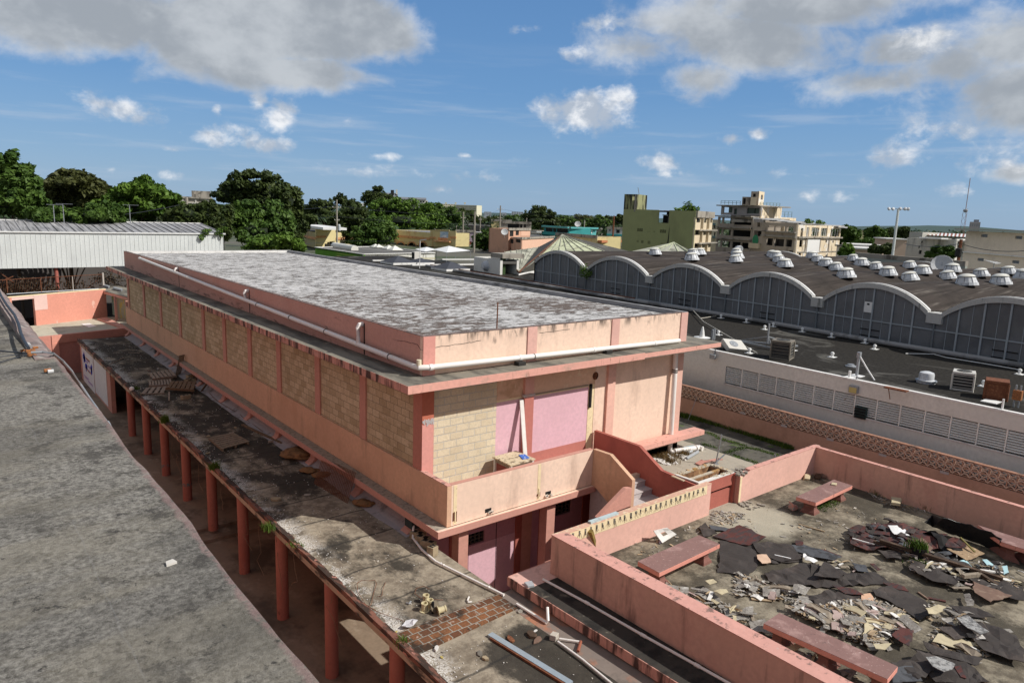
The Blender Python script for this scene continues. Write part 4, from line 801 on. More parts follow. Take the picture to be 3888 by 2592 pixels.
# ---- benches
m_btop = M('bench_top_paint',(.25,.145,.13),[((.50,.33,.30),(3,3,3),6,.52,.70,.45),((.06,.05,.045),(2,2,2),6,.62,.72,.7),((.75,.6,.55),(25,25,25),3,.64,.72,.5)],bump=(30,.4,.005));m_bedge = M('bench_edge_paint',(.70,.30,.235),[((.2,.1,.08),(7,7,3),5,.58,.7,.7)])
m_bleg = M('bench_leg_concrete',(.22,.10,.08),[((.4,.35,.3),(6,6,6),5,.6,.7,.5)])
def bench(pts,label,legs=(.14,.86),zt=TZ+.45,th=.11):
    pts = [Vector((p.x,p.y,0)) for p in pts];c = sum(pts,Vector())/4
    root = thing('concrete_bench',(c.x,c.y,TZ),label,'bench','pink concrete benches on the terrace')
    pr = [(p.x,p.y) for p in pts];MB().prism(pr,zt-th,zt-.004).build('bench_slab',m_bedge,root,bevel=.012)
    MB().prism([tuple((c.lerp(p,.996)).xy) for p in pts],zt-.004,zt+.001).build('bench_top',m_btop,root)
    s0,s1 = (pts[0]+pts[3])/2,(pts[1]+pts[2])/2;L = (s1-s0);wv = (pts[3]-pts[0])
    for t in legs:
        p = s0+L*t;u = L.normalized();v = wv.normalized();hw = wv.length*.36
        mb = MB();prof = [(0,.17,hw),(.06,.15,hw*.95),(.14,.09,hw*.72),(.24,.09,hw*.72),(.30,.14,hw*.9),(zt-th-TZ,.15,hw)]
        vs = [Vector((p.x,p.y,TZ+h))+u*a*su+v*b_*sv for h,a,b_ in prof for su,sv in ((-1,-1),(1,-1),(1,1),(-1,1))]
        fs = [(i*4+j,i*4+(j+1)%4,(i+1)*4+(j+1)%4,(i+1)*4+j) for i in range(len(prof)-1) for j in range(4)]+[(3,2,1,0)]
        if u.cross(v).z < 0: fs = [f[::-1] for f in fs]
        mb.add(vs,fs);mb.build('bench_leg',m_bleg,root)
    return root
zb = TZ+.45;P_ = lambda c_,l: [at(c_,x,y,z=zb) for x,y in l]
bench(P_(a3,((740,755),(1150,580),(1290,640),(885,832))),'short pink concrete bench near the torn socket wall, in front of the black sheets')
bench(P_(a3,((1797,325),(2050,210),(2175,250),(1930,365))),'short pink concrete bench in the far corner of the terrace with mossy legs')
bench(P_(a4,((205,1145),(320,1070),(1158,1450),(1085,1540)))[:1]+P_(a4,((1085,1540),(1158,1450),(320,1070))),'long pink concrete bench along the near parapet beside the splintered wood heap',legs=(.1,.5,.92))
bench([at(a4,1890,570,z=zb),at(a4,2110,640,z=zb),at(a4,2160,590,z=zb),at(a4,1720,450,z=zb)],'pink concrete bench by the far right wall half covered by a black tarpaulin',legs=(.35,.9))
# ================================================================== patterned boundary wall
BX0,BX1 = at(c8,140,715,z=-4.9),at(c8,870,940,z=-4.9)
bs = (BX1.x-BX0.x)/(BX1.y-BX0.y);bxx = lambda y: BX0.x+bs*(y-BX0.y)
bt = at(c8,150,527,x=bxx(3.2)).z;bt2 = at(c8,2352,1105,x=bxx(-8.)).z;bl = at(c8,150,590,x=bxx(3.2)).z
print('breeze top',bt,bt2,bl)
ZTp = (bt+bt2)/2
BW = thing('patterned_wall',(bxx(0),0,-4.9),'long pinkish boundary wall topped by two rows of patterned ventilation blocks','wall')
bz = .235;HB = ZTp-.05-2*bz
MB().prism([(bxx(-16),-16),(bxx(60)+.0,60),(bxx(60)+.16,60),(bxx(-16)+.16,-16)],-4.95,HB).build('lower_wall',M('brownish_pink_wall',(.50,.30,.225),[((.25,.14,.1),(.8,.8,.8),6,.5,.72,.5),((.42,.36,.38),(1.2,1.2,5),5,.66,.70,.7)]),BW)
m_brz = M('patterned_block_face',(.60,.44,.35),[((.18,.1,.07),(6,6,6),4,.55,.7,.6)]);m_brzd = M('patterned_block_body',(.44,.27,.2))
mb = MB();mb2 = MB();hh_ = bz/2
def brz(y,zc):
    x = bxx(y)
    # frame body
    for dy,dz,sy,sz in ((0,hh_-.012,hh_,.012),(0,-hh_+.012,hh_,.012),(-hh_+.01,0,.01,hh_),(hh_-.01,0,.01,hh_)): mb2.box(x+.015,x+.15,y+dy-sy,y+dy+sy,zc+dz-sz,zc+dz+sz)
    for sg in (-1,1):                   # two curved webs that nearly meet in the middle
        pr = [Vector((x+.0,y+t*hh_*.95,zc+sg*(hh_*.16+hh_*.8*t*t))) for t in (-1,-.5,0,.5,1)]
        for a_,b_ in zip(pr,pr[1:]): mb.obox((a_+b_)/2+Vector((.05,0,0)),(b_-a_)/2,(.055,0,0),Vector((0,-(b_-a_).z,(b_-a_).y)).normalized()*.017)
y = 7.0
while y > -13.5:
    for k in range(2): brz(y,HB+.025+bz*(k+.5))
    y -= bz
mb.build('ventilation_blocks',m_brz,BW);mb2.build('block_frames',m_brzd,BW)
MB().prism([(bxx(-16),-16),(bxx(60),60),(bxx(60)+.16,60),(bxx(-16)+.16,-16)],HB+.025+2*bz,ZTp).build('coping',M('dusty_brown_coping',(.36,.19,.13),[((.1,.08,.07),(5,5,5),5,.5,.65,.7)]),BW)
for x,y in ((280,635),(545,708),(815,788),(1118,873),(1462,970),(1865,1078)):
    p = at(c8,x,y,x=bxx(0));xx = bxx(p.y);bx(xx-.015,xx,p.y-.12,p.y+.12,p.z-.04,p.z+.04).build('cement_patch',M('grey_patch_%d' % x,(.42,.38,.38)),BW)
# ================================================================== louvred building
RZ = -2.2
LA,LB = at(c8,330,297,z=RZ),at(c8,2352,716,z=RZ);lsl = (LB.x-LA.x)/(LB.y-LA.y);lxx = lambda y: LA.x+lsl*(y-LA.y)
LV = thing('louvred_building',(20,5,GZ),'low grey building with white louvred window strip and a black tarred flat roof','building')
m_lw = M('grey_white_render',(.76,.75,.70),[((.25,.24,.22),(.6,.6,.9),5,.55,.75,.3),((.66,.64,.6),(.8,.8,.8),4,.55,.7,.4)])
mr = bpy.data.materials.new('black_tar_roof');mr.use_nodes = True;nt = NT(mr.node_tree);nt.n.clear()
geo = nt.new('ShaderNodeNewGeometry');P = geo.outputs['Position']
c = nt.mix(nt.ramp(nt.noise(P,9.,6,.7),.3,.7),(.018,.0165,.015),(.042,.039,.034))
c = nt.mix(nt.ramp(nt.noise(nt.vmath('MULTIPLY',P,(.45,.30,1)),1.,6,.66,.8),.56,.66,0,.55),c,(.15,.145,.13));c = nt.mix(nt.ramp(nt.noise(P,28.,3,.8),.70,.76,0,.5),c,(.3,.28,.25))
b = nt.new('ShaderNodeBsdfPrincipled');nt.put(b.inputs['Base Color'],c);b.inputs['Roughness'].default_value = .95;b.inputs['Specular IOR Level'].default_value = .08;o = nt.new('ShaderNodeOutputMaterial');nt.l.new(b.outputs[0],o.inputs[0]);m_tar = mr
MB().prism([(lxx(-20)+.12,-20),(34,-20),(34,60),(lxx(60)+.12,60)],RZ-.2,RZ-.04).build('roof',m_tar,LV)
m_lwt = M('white_roof_edge',(.82,.81,.78),[((.2,.19,.18),(3,3,3),5,.55,.7,.5)])
MB().prism([(lxx(-20)-.02,-20),(lxx(60)-.02,60),(lxx(60)+.14,60),(lxx(-20)+.14,-20)],RZ-.06,RZ).build('roof_edge',m_lwt,LV)
l0,l1 = at(c8,430,395,x=lxx(1.7)),at(c8,425,515,x=lxx(1.7));lr0 = at(c8,2352,848,x=lxx(-8.3));lr1 = at(c8,2352,985,x=lxx(-8.3));print('louvre',l0,l1,lr0,lr1)
zt_,zb_ = (l0.z+lr0.z)/2,(l1.z+lr1.z)/2;yl = l0.y
mb = MB();px = lambda y: lxx(y)
seams = [430,535,650,765,886,1012,1145,1280,1428,1577,1735,1907,2085,2265]
ysm = [at(c8,s_,395+(s_-430)*.236,x=lxx(0)).y for s_ in seams]
ylast = ysm[-1];pitch = (ysm[0]-ysm[-1])/(len(ysm)-1);ysm = [ysm[0]-pitch*i for i in range(17)]
def lwall(y0,y1,z0,z1,d=.2): mb.prism([(px(y0),y0),(px(y1),y1),(px(y1)+d,y1),(px(y0)+d,y0)],z0,z1)
lwall(-20,60,zt_,RZ-.06);lwall(-20,60,-5.2,zb_);lwall(ysm[0],60,zb_,zt_);lwall(-20,ysm[-1],zb_,zt_);mb.build('wall',m_lw,LV)
m_lou = M('white_louvre_slat',(.90,.90,.86),[((.3,.2,.13),(3,3,3),5,.66,.74,.7)])
for i in range(16):
    y0,y1 = ysm[i+1],ysm[i];mb = MB();xx = px((y0+y1)/2);n = 8
    for k in range(n):
        z = zb_+.03+(zt_-zb_-.06)*(k+.5)/n;dz = (zt_-zb_-.06)/n
        mb.obox((xx+.06,(y0+y1)/2,z),(.045,0,.020),(0,(y1-y0)/2-.03,0),(-.003,0,.005))
    mb.box(xx+.0,xx+.1,y0-.018,y0+.018,zb_,zt_);mb.box(xx+.13,xx+.15,y0,y1,zb_,zt_) if False else None
    lo = mb.build('louvre_panel',m_lou,LV);bx(xx+.14,xx+.18,y0,y1,zb_,zt_).build('dark_opening',m_black,lo)
mb = MB();mb.prism([(px(ysm[0])-.03,ysm[0]+.05),(px(ysm[-1])-.03,ysm[-1]),(px(ysm[-1])+.05,ysm[-1]),(px(ysm[0])+.05,ysm[0]+.05)],zb_-.04,zb_);mb.build('louvre_sill',m_lwt,LV)
# ================================================================== far yard,shed and fence
FZ = -5.2
fl_ = [at(c5,*q,z=FZ) for q in ((460,665),(1135,592),(1105,560),(950,478),(430,540),(250,555))]
tag(MB().prism([(p.x,p.y) for p in ([fl_[0]]+[fl_[1]+Vector((.6,.2,0))]+[fl_[3]+Vector((1.5,-.2,0)),fl_[3],fl_[4],fl_[4]+Vector((-6,-2.2,0)),fl_[0]+Vector((-5,-1.2,0))])],GZ,FZ).build('far_yard',M('pale_yard_concrete',(.50,.46,.36),[((.25,.23,.18),(.8,.8,.8),6,.5,.7,.6),((.3,.28,.2),(4,.7,1),4,.6,.68,.5)])),kind='structure')
A0,A1 = fl_[4]+Vector((-6,-3.05,0)),fl_[3]
pl = (A1,(A1-A0).cross(Vector((0,0,1))).normalized())
FW = thing('far_yard_wall',(A1.x-2,A1.y-1,FZ),'salmon pink yard wall with a dark opening and a pale patch at the far left','wall')
wd = (A1-A0).normalized();wn = Vector((-wd.y,wd.x,0));U = lambda c_,x,y: ((at(c_,x,y,pl=pl)-A0).dot(wd),at(c_,x,y,pl=pl).z)
def fwall(u0,u1,z0,z1,name,mat,t=.2,o=0.,parent=FW):
    p = A0+wd*u0-wn*o;q = A0+wd*u1-wn*o
    MB().prism([(p.x,p.y),(q.x,q.y),(q.x+wn.x*t,q.y+wn.y*t),(p.x+wn.x*t,p.y+wn.y*t)],z0,z1).build(name,mat,parent)
zt = U(c5,870,238)[1];ho = (U(c5,105,330)[0],U(c5,322,500)[0],U(c5,210,322)[1]);print('far wall top',zt,ho)
m_salm = M('salmon_wall',(.68,.30,.225),[((.8,.6,.5),(2,2,1),5,.64,.72,.5)])
ho = (max(.3,ho[0]),ho[1],ho[2])
fwall(0,ho[0],FZ,zt,'wall',m_salm);fwall(ho[1],U(c5,955,400)[0],FZ,zt,'wall',m_salm);fwall(ho[0],ho[1],ho[2],zt,'wall',M('pale_pink_wash',(.74,.52,.47)))
fwall(ho[1]-.02,U(c5,427,400)[0],U(c5,380,412)[1],zt+.004,'pale_patch',bpy.data.materials['pale_pink_wash'],.01,.012)
fwall(0,U(c5,955,400)[0]+.01,zt,zt+.05,'coping',m_cream,.22,.01)
fwall(0,ho[1]+1,GZ,FZ+.3,'dark_recess',m_black,.1,-1.8)
p = at(c5,790,553,z=FZ);tag(MB().prism([tuple(at(c5,*q,z=FZ).xy) for q in ((722,543),(800,537),(860,565),(795,574))],FZ+.01,FZ+.03).build('white_sheet',m_white),'flat white sheet lying on the far pale yard floor','sheet')
# pink retaining wall facing the camera
R0,R1 = fl_[0],fl_[1];rd = (R1-R0).normalized();MBr = MB();q0 = R0+rd*-5;
rn = Vector((-rd.y,rd.x,0))
root = thing('retaining_wall',(R0.x,R0.y,GZ),'pink retaining wall with a raised frame below the far pale yard','wall')
MB().prism([(q0.x,q0.y),(R1.x,R1.y),(R1.x+rn.x*.25,R1.y+rn.y*.25),(q0.x+rn.x*.25,q0.y+rn.y*.25)],GZ,FZ+.12).build('wall',M('retaining_pink',(.55,.24,.19)),root)
MB().prism([(R0.x,R0.y-.06),(R1.x,R1.y-.06),(R1.x,R1.y),(R0.x,R0.y)],FZ-.35,FZ+.13).build('band',m_salm,root);MB().box(R0.x,R0.x+.35,R0.y-.06,R0.y,GZ,FZ-.35).build('band',m_salm,root)
# porch at the right end of the far yard
PO = thing('yard_porch',(1.0,43,FZ),'small porch with a grey slab roof and a pale green room behind the yard wall','porch')
pc = [at(c5,880,232,z=-3.3),at(c5,1140,300,z=-3.3)];dd = pc[1]-pc[0]
MB().prism([(pc[0].x,pc[0].y),(pc[1].x,pc[1].y),(pc[1].x+1.5,pc[1].y+3),(pc[0].x+1.5,pc[0].y+3)],-3.5,-3.3).build('roof_slab',m_canopy,PO);MB().prism([(pc[0].x,pc[0].y-.03),(pc[1].x,pc[1].y-.03),(pc[1].x,pc[1].y),(pc[0].x,pc[0].y)],-3.52,-3.34).build('fascia',m_pink,PO)
for i in range(2): q = pc[0].lerp(pc[1],.1+.4*i)+Vector((.6,1.5,0));MB().obox(q+Vector((0,0,.1)),dd.normalized()*(.5+.3*i),Vector((.1,.3,0)),(0,0,.08)).build('roof_lump',m_grey,PO,bevel=.02)
g0,g1 = at(c5,952,480,z=FZ),at(c5,1140,560,z=FZ)
MB().prism([(g0.x+.6,g0.y+1.2),(g1.x+.6,g1.y+1.2),(g1.x+.7,g1.y+1.4),(g0.x+.7,g0.y+1.4)],FZ,-3.5).build('back_wall',M('pale_green_wall',(.34,.40,.30),[((.5,.45,.1),(1.5,1.5,1.2),3,.56,.6,.8)]),PO)
for t in (.45,.98): q = g0.lerp(g1,t);MB().box(q.x,q.x+.15,q.y,q.y+.15,FZ,-3.5).build('post',m_pink,PO)
MB().prism([tuple(at(c5,*q,z=FZ+.12).xy) for q in ((870,490),(950,478),(1120,560),(1100,575))],FZ,FZ+.12).build('step',m_pink,PO)
# white corrugated shed
SY = 46.0
e0,e1,b1 = at(c1,0,905,y=SY),at(c1,2000,905,y=SY),at(c1,955,1207,y=SY);r1_ = at(c1,1790,820,y=SY+7);lz = at(c1,2005,1045,y=SY).z
ze,zb2 = (e0.z+e1.z)/2,b1.z;x1 = e1.x;x0 = -30
SH = thing('metal_shed',(-4,SY,GZ),'long white corrugated metal shed with a grey roof and an open dark lower part','shed')
mb = MB();x = x0;
while x < x1: mb.box(x,min(x+.27,x1),SY,SY+.05,zb2,ze);x += .30
m_shw = M('white_metal_siding',(.66,.69,.68),[((.45,.47,.47),(.8,.8,.3),4,.5,.7,.4)],rough=.5)
MB().box(x0,x1,SY+.0,SY+.06,zb2,ze).build('siding',m_shw,SH)
mb = MB();x = x1-.06
while x > x0: mb.box(x-.016,x+.0,SY-.02,SY,zb2,ze);x -= .30
mb.build('siding_ribs',m_shw,SH)
bx(x0,x1+.1,SY-.1,SY,ze-.04,ze+.06).build('eave_gutter',M('white_gutter',(.74,.75,.74),rough=.4),SH)
zr = r1_.z;rx = r1_.x
m_shr = M('streaked_metal_roof',(.34,.34,.35),[((.10,.10,.10),(7.,.25,1),4,.45,.6,.7),((.62,.62,.62),(1.5,.2,1),4,.60,.68,.6)],rough=.7)
MB().add([(x0,SY-.1,ze+.02),(x1+.1,SY-.1,ze+.02),(x1+.1-.0,SY+.2,ze+.04),(rx,SY+7,zr),(x0,SY+7,zr)],[(0,1,2,3,4)]).build('roof',m_shr,SH)
mb = MB();x = x1
while x > x0:
    xe_ = min(x,rx);mb.beam((x,SY-.1,ze+.05),(x-(x1-rx),SY+7,zr+.02),.06,.05);x -= .55
mb.build('roof_ribs',m_shr,SH)
MB().add([(x1+.1,SY-.1,ze+.02),(x1+.1,SY+14,ze+.02),(rx,SY+7,zr)],[(0,1,2)]).build('hip_end',m_shr,SH)
MB().box(x0,rx,SY+6.95,SY+7.05,zr-.02,zr+.05).build('ridge_cap',m_lwt,SH);bx(x1-.1,x1,SY,SY+14,GZ,ze).build('end_wall',m_shw,SH)
bx(x0,x1-.1,SY+13.8,SY+14,GZ,ze).build('back_wall',M('dim_shed_wall',(.10,.09,.085)),SH);bx(x0,x1-.1,SY+.06,SY+13.8,GZ,GZ+.2).build('floor',M('dim_floor',(.08,.075,.07)),SH)
for px_ in (507,-300): q = at(c1,px_,1300,y=SY+.3);MB().tube([(q.x,SY+.3,GZ),(q.x,SY+.3,zb2)],.12,10).build('post',m_dred,SH)
mb = MB()
for a_,b_ in (((0,1260),(270,1450)),((120,1290),(20,1330)),((780,1400),(910,1290)),((930,1290),(1060,1390))): mb.beam(at(c1,*a_,y=SY+.4),at(c1,*b_,y=SY+.4),.05,.05)
mb.build('cross_brace',m_rust,SH)
# vine on the shed corner
def leaves(name,cs,rs,n,size,mat,parent=None,core=None,seed=1,flat=1.,origin=None):
    """cloud of small leaf faces on ellipsoid lobes"""
    g_ = np.random.default_rng(seed);cs = np.array([tuple(c_) for c_ in cs]);rs = np.array([tuple(r) if hasattr(r,'__len__') else (r,)*3 for r in rs])
    wts = (rs.prod(1))**.66;k = g_.choice(len(cs),n,p=wts/wts.sum())
    d = g_.normal(size=(n,3));d /= np.linalg.norm(d,axis=1)[:,None];rr = g_.uniform(.55,1.06,n)**.6
    bump = 1+.22*np.sin(d[:,0]*5+k*1.7)*np.cos(d[:,1]*6+k)+.12*np.sin(d[:,2]*9+k*2.1)+.10*np.sin(d[:,0]*17+d[:,1]*13+k)
    P0 = cs[k]+d*rs[k]*(rr*bump)[:,None]
    nrm = d*.7+g_.normal(size=(n,3))*.55+np.array([0,0,.5]);nrm /= np.linalg.norm(nrm,axis=1)[:,None]
    a_ = np.cross(nrm,g_.normal(size=(n,3)));a_ /= np.linalg.norm(a_,axis=1)[:,None];b_ = np.cross(nrm,a_);sz = size*g_.uniform(.55,1.3,n)
    a_ *= sz[:,None];b_ *= (sz*.55)[:,None]
    V_ = np.stack([P0-a_,P0+b_+nrm*sz[:,None]*.12,P0+a_,P0-b_+nrm*sz[:,None]*.12],1).reshape(-1,3)
    F_ = np.arange(n*4).reshape(-1,4)
    return np_mesh(name,V_,F_,mat,g_.random(n),parent,origin)
m_leafb = leafmat('bright_leaf',(.045,.10,.013),(.14,.235,.032));m_leafd = leafmat('dark_leaf',(.024,.045,.012),(.085,.115,.028));m_leafm = leafmat('mid_leaf',(.033,.075,.014),(.11,.185,.032))
m_leafbr = leafmat('brownish_leaf',(.04,.05,.015),(.11,.12,.035));m_leaffar = leafmat('far_leaf',(.022,.045,.018),(.065,.10,.04));m_bark = M('bark',(.10,.08,.06))
vc = [at(c1,x,y,y=SY-.15) for x,y in ((1830,895),(1800,940),(1860,880),(1960,885),(1975,920),(2010,860),(1935,910))]
root = thing('climbing_vine',(vc[0].x,SY-.2,GZ),'bright green vine hanging over the right corner of the white shed','plant')
leaves('foliage',vc,[(.28,.2,.25),(.2,.15,.25),(.25,.3,.12),(.25,.25,.2),(.15,.15,.22),(.22,.2,.12),(.2,.2,.15)],900,.07,m_leafb,root,seed=3)
MB().tube([(x1-.3,SY+.3,GZ),(x1-.3,SY-.02,ze+.1),vc[4]],.02,5).build('stem',m_bark,root)
# chain link fence on the yard wall
FY0,FY1 = at(c5,0,148,y=44.0),at(c5,920,97,y=44.9)
FN = thing('yard_fence',(-3,44,-4),'rusty thin post and rail fence standing above the salmon yard wall','fence')
fd = FY1-FY0
def fpt(x,y): t = x/920;return at(c5,x,y,y=44.0+.9*t)
for x,yt,yb_ in ((68,140,262),(370,127,255),(655,112,248),(925,84,210)):
    a_,b_ = fpt(x,yt),fpt(x,yb_);MB().tube([b_,(b_.x,b_.y,a_.z)],.035 if x < 900 else .07,6).build('fence_post',m_rust if x in (68,370) else M('grey_post_%d' % x,(.5,.45,.4)),FN)
MB().tube([fpt(-60,152),fpt(920,97)],.022,6).build('rail',m_rust,FN);MB().tube([fpt(60,275),fpt(460,250),fpt(880,227)],.035,6).build('rail',m_grey,FN)
mb = MB()
for i in range(44):
    x = -20+i*21.5;mb.tube([fpt(x,150-x*.055),fpt(x+21,265-x*.035)],.004,3,cap=False);mb.tube([fpt(x+21,150-x*.055),fpt(x,265-x*.035)],.004,3,cap=False)
mb.build('wire_mesh',m_rust,FN)
bs_ = [fpt(x,y)+Vector((0,.8,0)) for x,y in ((60,235),(160,230),(260,240),(420,225),(560,220),(730,215),(200,190),(950,160),(1000,120),(1050,180))]
root = thing('dry_bush',(bs_[0].x,bs_[0].y,GZ),'dry brown bush growing in the dark behind the yard fence','bush');leaves('foliage',bs_,[(.9,.5,.45)]*10,1500,.10,leafmat('dry_brown_leaf',(.03,.02,.012),(.07,.05,.03)),root,seed=9)
MB().tube([(bs_[3].x,bs_[3].y,GZ),bs_[3]],.04,5).build('stem',m_bark,root)
# ================================================================== vaulted market hall
MA,MBp = Vector((28.43,28.53,0)),Vector((24.31,-6.15,0));md = (MA-MBp).normalized();mn = Vector((md.y,-md.x,0))
def mk(s,t,z): p = MBp+md*s+mn*t;return Vector((p.x,p.y,z))
MH = thing('market_hall',tuple(mk(14,13,GZ)),'large market hall with a row of brown barrel vaults over tall grey glazed arches','building')
val = [34.87,28.35,21.66,15.35,9.4,3.63,-2.2,-8.0,-13.8];crn = [32.0,25.2,18.55,12.5,6.7,1.0,-4.9,-10.9]
LT = 26.5;ZV,ZC = -.53,.42
m_vault = M('brown_black_vault_felt',(.062,.052,.046),[((.03,.026,.023),(.25,5,1),5,.45,.65,.7),((.19,.17,.15),(.25,6,1),5,.54,.68,.55),((.025,.022,.02),(.5,.5,.5),5,.5,.7,.5)],rough=.92,spec=.08)
m_arch = M('stained_white_arch',(.50,.50,.48),[((.12,.12,.115),(4,4,.8),6,.56,.70,.7)]);m_archt = M('white_arch_lip',(.72,.72,.71))
m_pane = M('grey_screened_glazing',(.165,.175,.19),[((.10,.107,.117),(.5,.5,.5),4,.45,.65,.8),((.15,.155,.16),(.5,.5,.3),5,.58,.68,.6)],rough=.32,spec=.4)
m_mull = M('grey_mullion',(.36,.40,.43),rough=.5)
def arcz(s,a_,b_):                                   # height of the vault at s
    m_,h = (a_+b_)/2,(a_-b_)/2;R0_ = (h*h+(ZC-ZV)**2)/(2*(ZC-ZV));return ZC-R0_+math.sqrt(max(0,R0_*R0_-(s-m_)**2))
NS = 22
for i in range(8):
    a_,b_ = val[i]-(.30 if i else 0),val[i+1]+.30;ss = [a_+(b_-a_)*k/NS for k in range(NS+1)];zz = [arcz(s,a_,b_) for s in ss]
    mb = MB();vs = [mk(s,.12,z) for s,z in zip(ss,zz)]+[mk(s,LT,z) for s,z in zip(ss,zz)];n = NS+1
    mb.add(vs,[(k+1,k,n+k,n+k+1) for k in range(NS)]);mb.build('vault_roof',m_vault,MH,smooth=True)
    for t0,t1,nm in ((-.14,.13,'arch'),(LT-.1,LT+.15,'arch')):
        mb = MB();lip = MB();h = .20
        for k in range(NS):
            p = [mk(ss[k],t0,zz[k]+.03),mk(ss[k+1],t0,zz[k+1]+.03),mk(ss[k+1],t0,zz[k+1]-h),mk(ss[k],t0,zz[k]-h)];q = [v+mn*(t1-t0) for v in p]
            mb.add(p+q,[(0,1,2,3),(7,6,5,4),(0,4,5,1),(1,5,6,2),(2,6,7,3),(3,7,4,0)])
            lip.add([p[0]+mn*.14+Vector((0,0,.03)),p[1]+mn*.14+Vector((0,0,.03)),q[1]+Vector((0,0,.03)),q[0]+Vector((0,0,.03)),p[0]+mn*.14+Vector((0,0,.002)),p[1]+mn*.14+Vector((0,0,.002)),q[1]+Vector((0,0,.002)),q[0]+Vector((0,0,.002))],[(0,1,2,3),(0,4,5,1),(2,6,7,3)])
        mb.build(nm,m_arch,MH);lip.build('arch_lip',m_archt,MH)
    if i:
        s = val[i];p = [mk(s+.33,-.16,0),mk(s-.33,-.16,0),mk(s-.33,.5,0),mk(s+.33,.5,0)];MB().prism([(v.x,v.y) for v in p],-1.02,ZV-.03).build('valley_block',m_arch,MH)
        p = [mk(s+.3,.5,0),mk(s-.3,.5,0),mk(s-.3,LT,0),mk(s+.3,LT,0)];MB().prism([(v.x,v.y) for v in p],ZV-.1,ZV-.02).build('valley_gutter',m_vault,MH)
    # glazing: panes,mullions,transom
    vs = [mk(s,0,z-.02) for s,z in zip(ss,zz)]+[mk(val[i+1],0,ZV-.1),mk(val[i+1],0,RZ-.03),mk(val[i],0,RZ-.03),mk(val[i],0,ZV-.1)]
    gl = MB().add(vs,[tuple(range(len(vs)))]).build('glazed_wall',m_pane,MH)
    mb = MB();nm_ = 6
    for k in range(nm_+1):
        s = val[i]+(val[i+1]-val[i])*(k+.0)/nm_+(-.0);inside = b_ < s < a_;zt = (arcz(s,a_,b_)-.15) if inside else ZV-.3
        w_ = .045;mb.beam(mk(s,-.04,RZ-.03),mk(s,-.04,zt),.07,w_,up=mn)
        if inside and k and k < nm_ and zt > -.9: mb.beam(mk(s+.45,-.01,RZ),mk(s+.45,-.01,min(zt,arcz(min(s+.45,a_-.05),a_,b_)-.15)),.02,.02,up=mn)
    mb.beam(mk(val[i],-.03,-1.31),mk(val[i+1],-.03,-1.31),.045,.05);mb.beam(mk(val[i],-.05,RZ+.02),mk(val[i+1],-.05,RZ+.02),.12,.06)
    mb.build('window_frame',m_mull,MH)
    if i: mb = MB();mb.beam(mk((a_+b_)/2+.5,-.02,-1.75),mk((a_+b_)/2-.45,-.02,-1.75),.04,.04);mb.beam(mk((a_+b_)/2+.5,-.02,-2.05),mk((a_+b_)/2-.45,-.02,-2.05),.04,.04);mb.build('vent_bar',m_black,MH)
MB().prism([tuple(mk(s,t,0).xy) for s,t in ((34.87,.3),(-14,.3),(-14,LT),(34.87,LT))],GZ,-.62).build('hall_body',m_black,MH)
q = [mk(35.0,-.1,0),mk(34.85,-.1,0),mk(34.85,.1,0),mk(35.0,.1,0)];MB().prism([(v.x,v.y) for v in q],RZ,-.45).build('corner_post',m_black,MH)
p = at(c4,1180,1120,pl=(mk(0,-.06,0),mn));MB().obox(p,md*.19,(0,0,.25),mn*.008).build('notice',m_white,MH);MB().obox(p+Vector((0,0,.14))-mn*.01,md*.06,(0,0,.04),mn*.004).build('notice_mark',m_black,MH)
# sill along the foot of the glazing and the long pipe
ps = [at(c2,1690,960,z=RZ+.1),at(c3,0,1032,z=RZ+.1),at(c3,700,1150,z=RZ+.1),at(c3,1400,1268,z=RZ+.1),at(c3,2352,1418,z=RZ+.1),at(c4,1200,1370,z=RZ+.1),at(c4,2352,1560,z=RZ+.1)]
tag(MB().tube(ps,.11,8).build('roof_duct',M('grey_duct',(.33,.33,.33),[((.12,.12,.12),(.6,.6,.6),5,.5,.6,.7)])),'long grey pipe running across the black roof in front of the glazed arches','pipe')
mb = MB();pr_ = [p+Vector((.55,.15,.06)) for p in ps[:4]];mb.tube(pr_,.05,6);tag(mb.build('rusty_roof_pipe',m_rust),'thin rusty pipe beside the long grey roof pipe','pipe')
# ---- domed skylights
DS = thing('domed_skylight',(0,0,0),'','skylight','domed skylights on the market vaults')
m_dome = M('silvered_dome_skirt',(.60,.62,.64),[((.22,.23,.25),(5,5,1.2),5,.55,.68,.7),((.85,.87,.9),(3,3,1),4,.58,.68,.6)],rough=.5);m_cap2 = M('milky_dome_cap',(.74,.73,.66),rough=.4)
mb = MB().lathe([(.66,-.16),(.64,0),(.64,.03),(.60,.03),(.47,.42)],(0,0,0),16);mb.cur = 1;[mb.beam((.605*math.cos(a),.605*math.sin(a),.02),(.475*math.cos(a),.475*math.sin(a),.42),.03,.02) for a in [k*math.pi/4 for k in range(8)]];mb.build('skirt',[m_dome,M('dark_seam',(.2,.2,.21))],DS);MB().lathe([(.50,.40),(.51,.43),(.47,.44)],(0,0,0),16).build('rim',m_black,DS)
MB().lathe([(.49,.44),(.42,.53),(.30,.60),(.15,.64),(.02,.65)],(0,0,0),16).build('cap',m_cap2,DS,smooth='auto');
def zroof(s):
    for i in range(8):
        if val[i+1] <= s <= val[i]: return arcz(min(max(s,val[i+1]+.31),val[i]-.31),val[i]-(.3 if i else 0),val[i+1]+.3)
    return 0
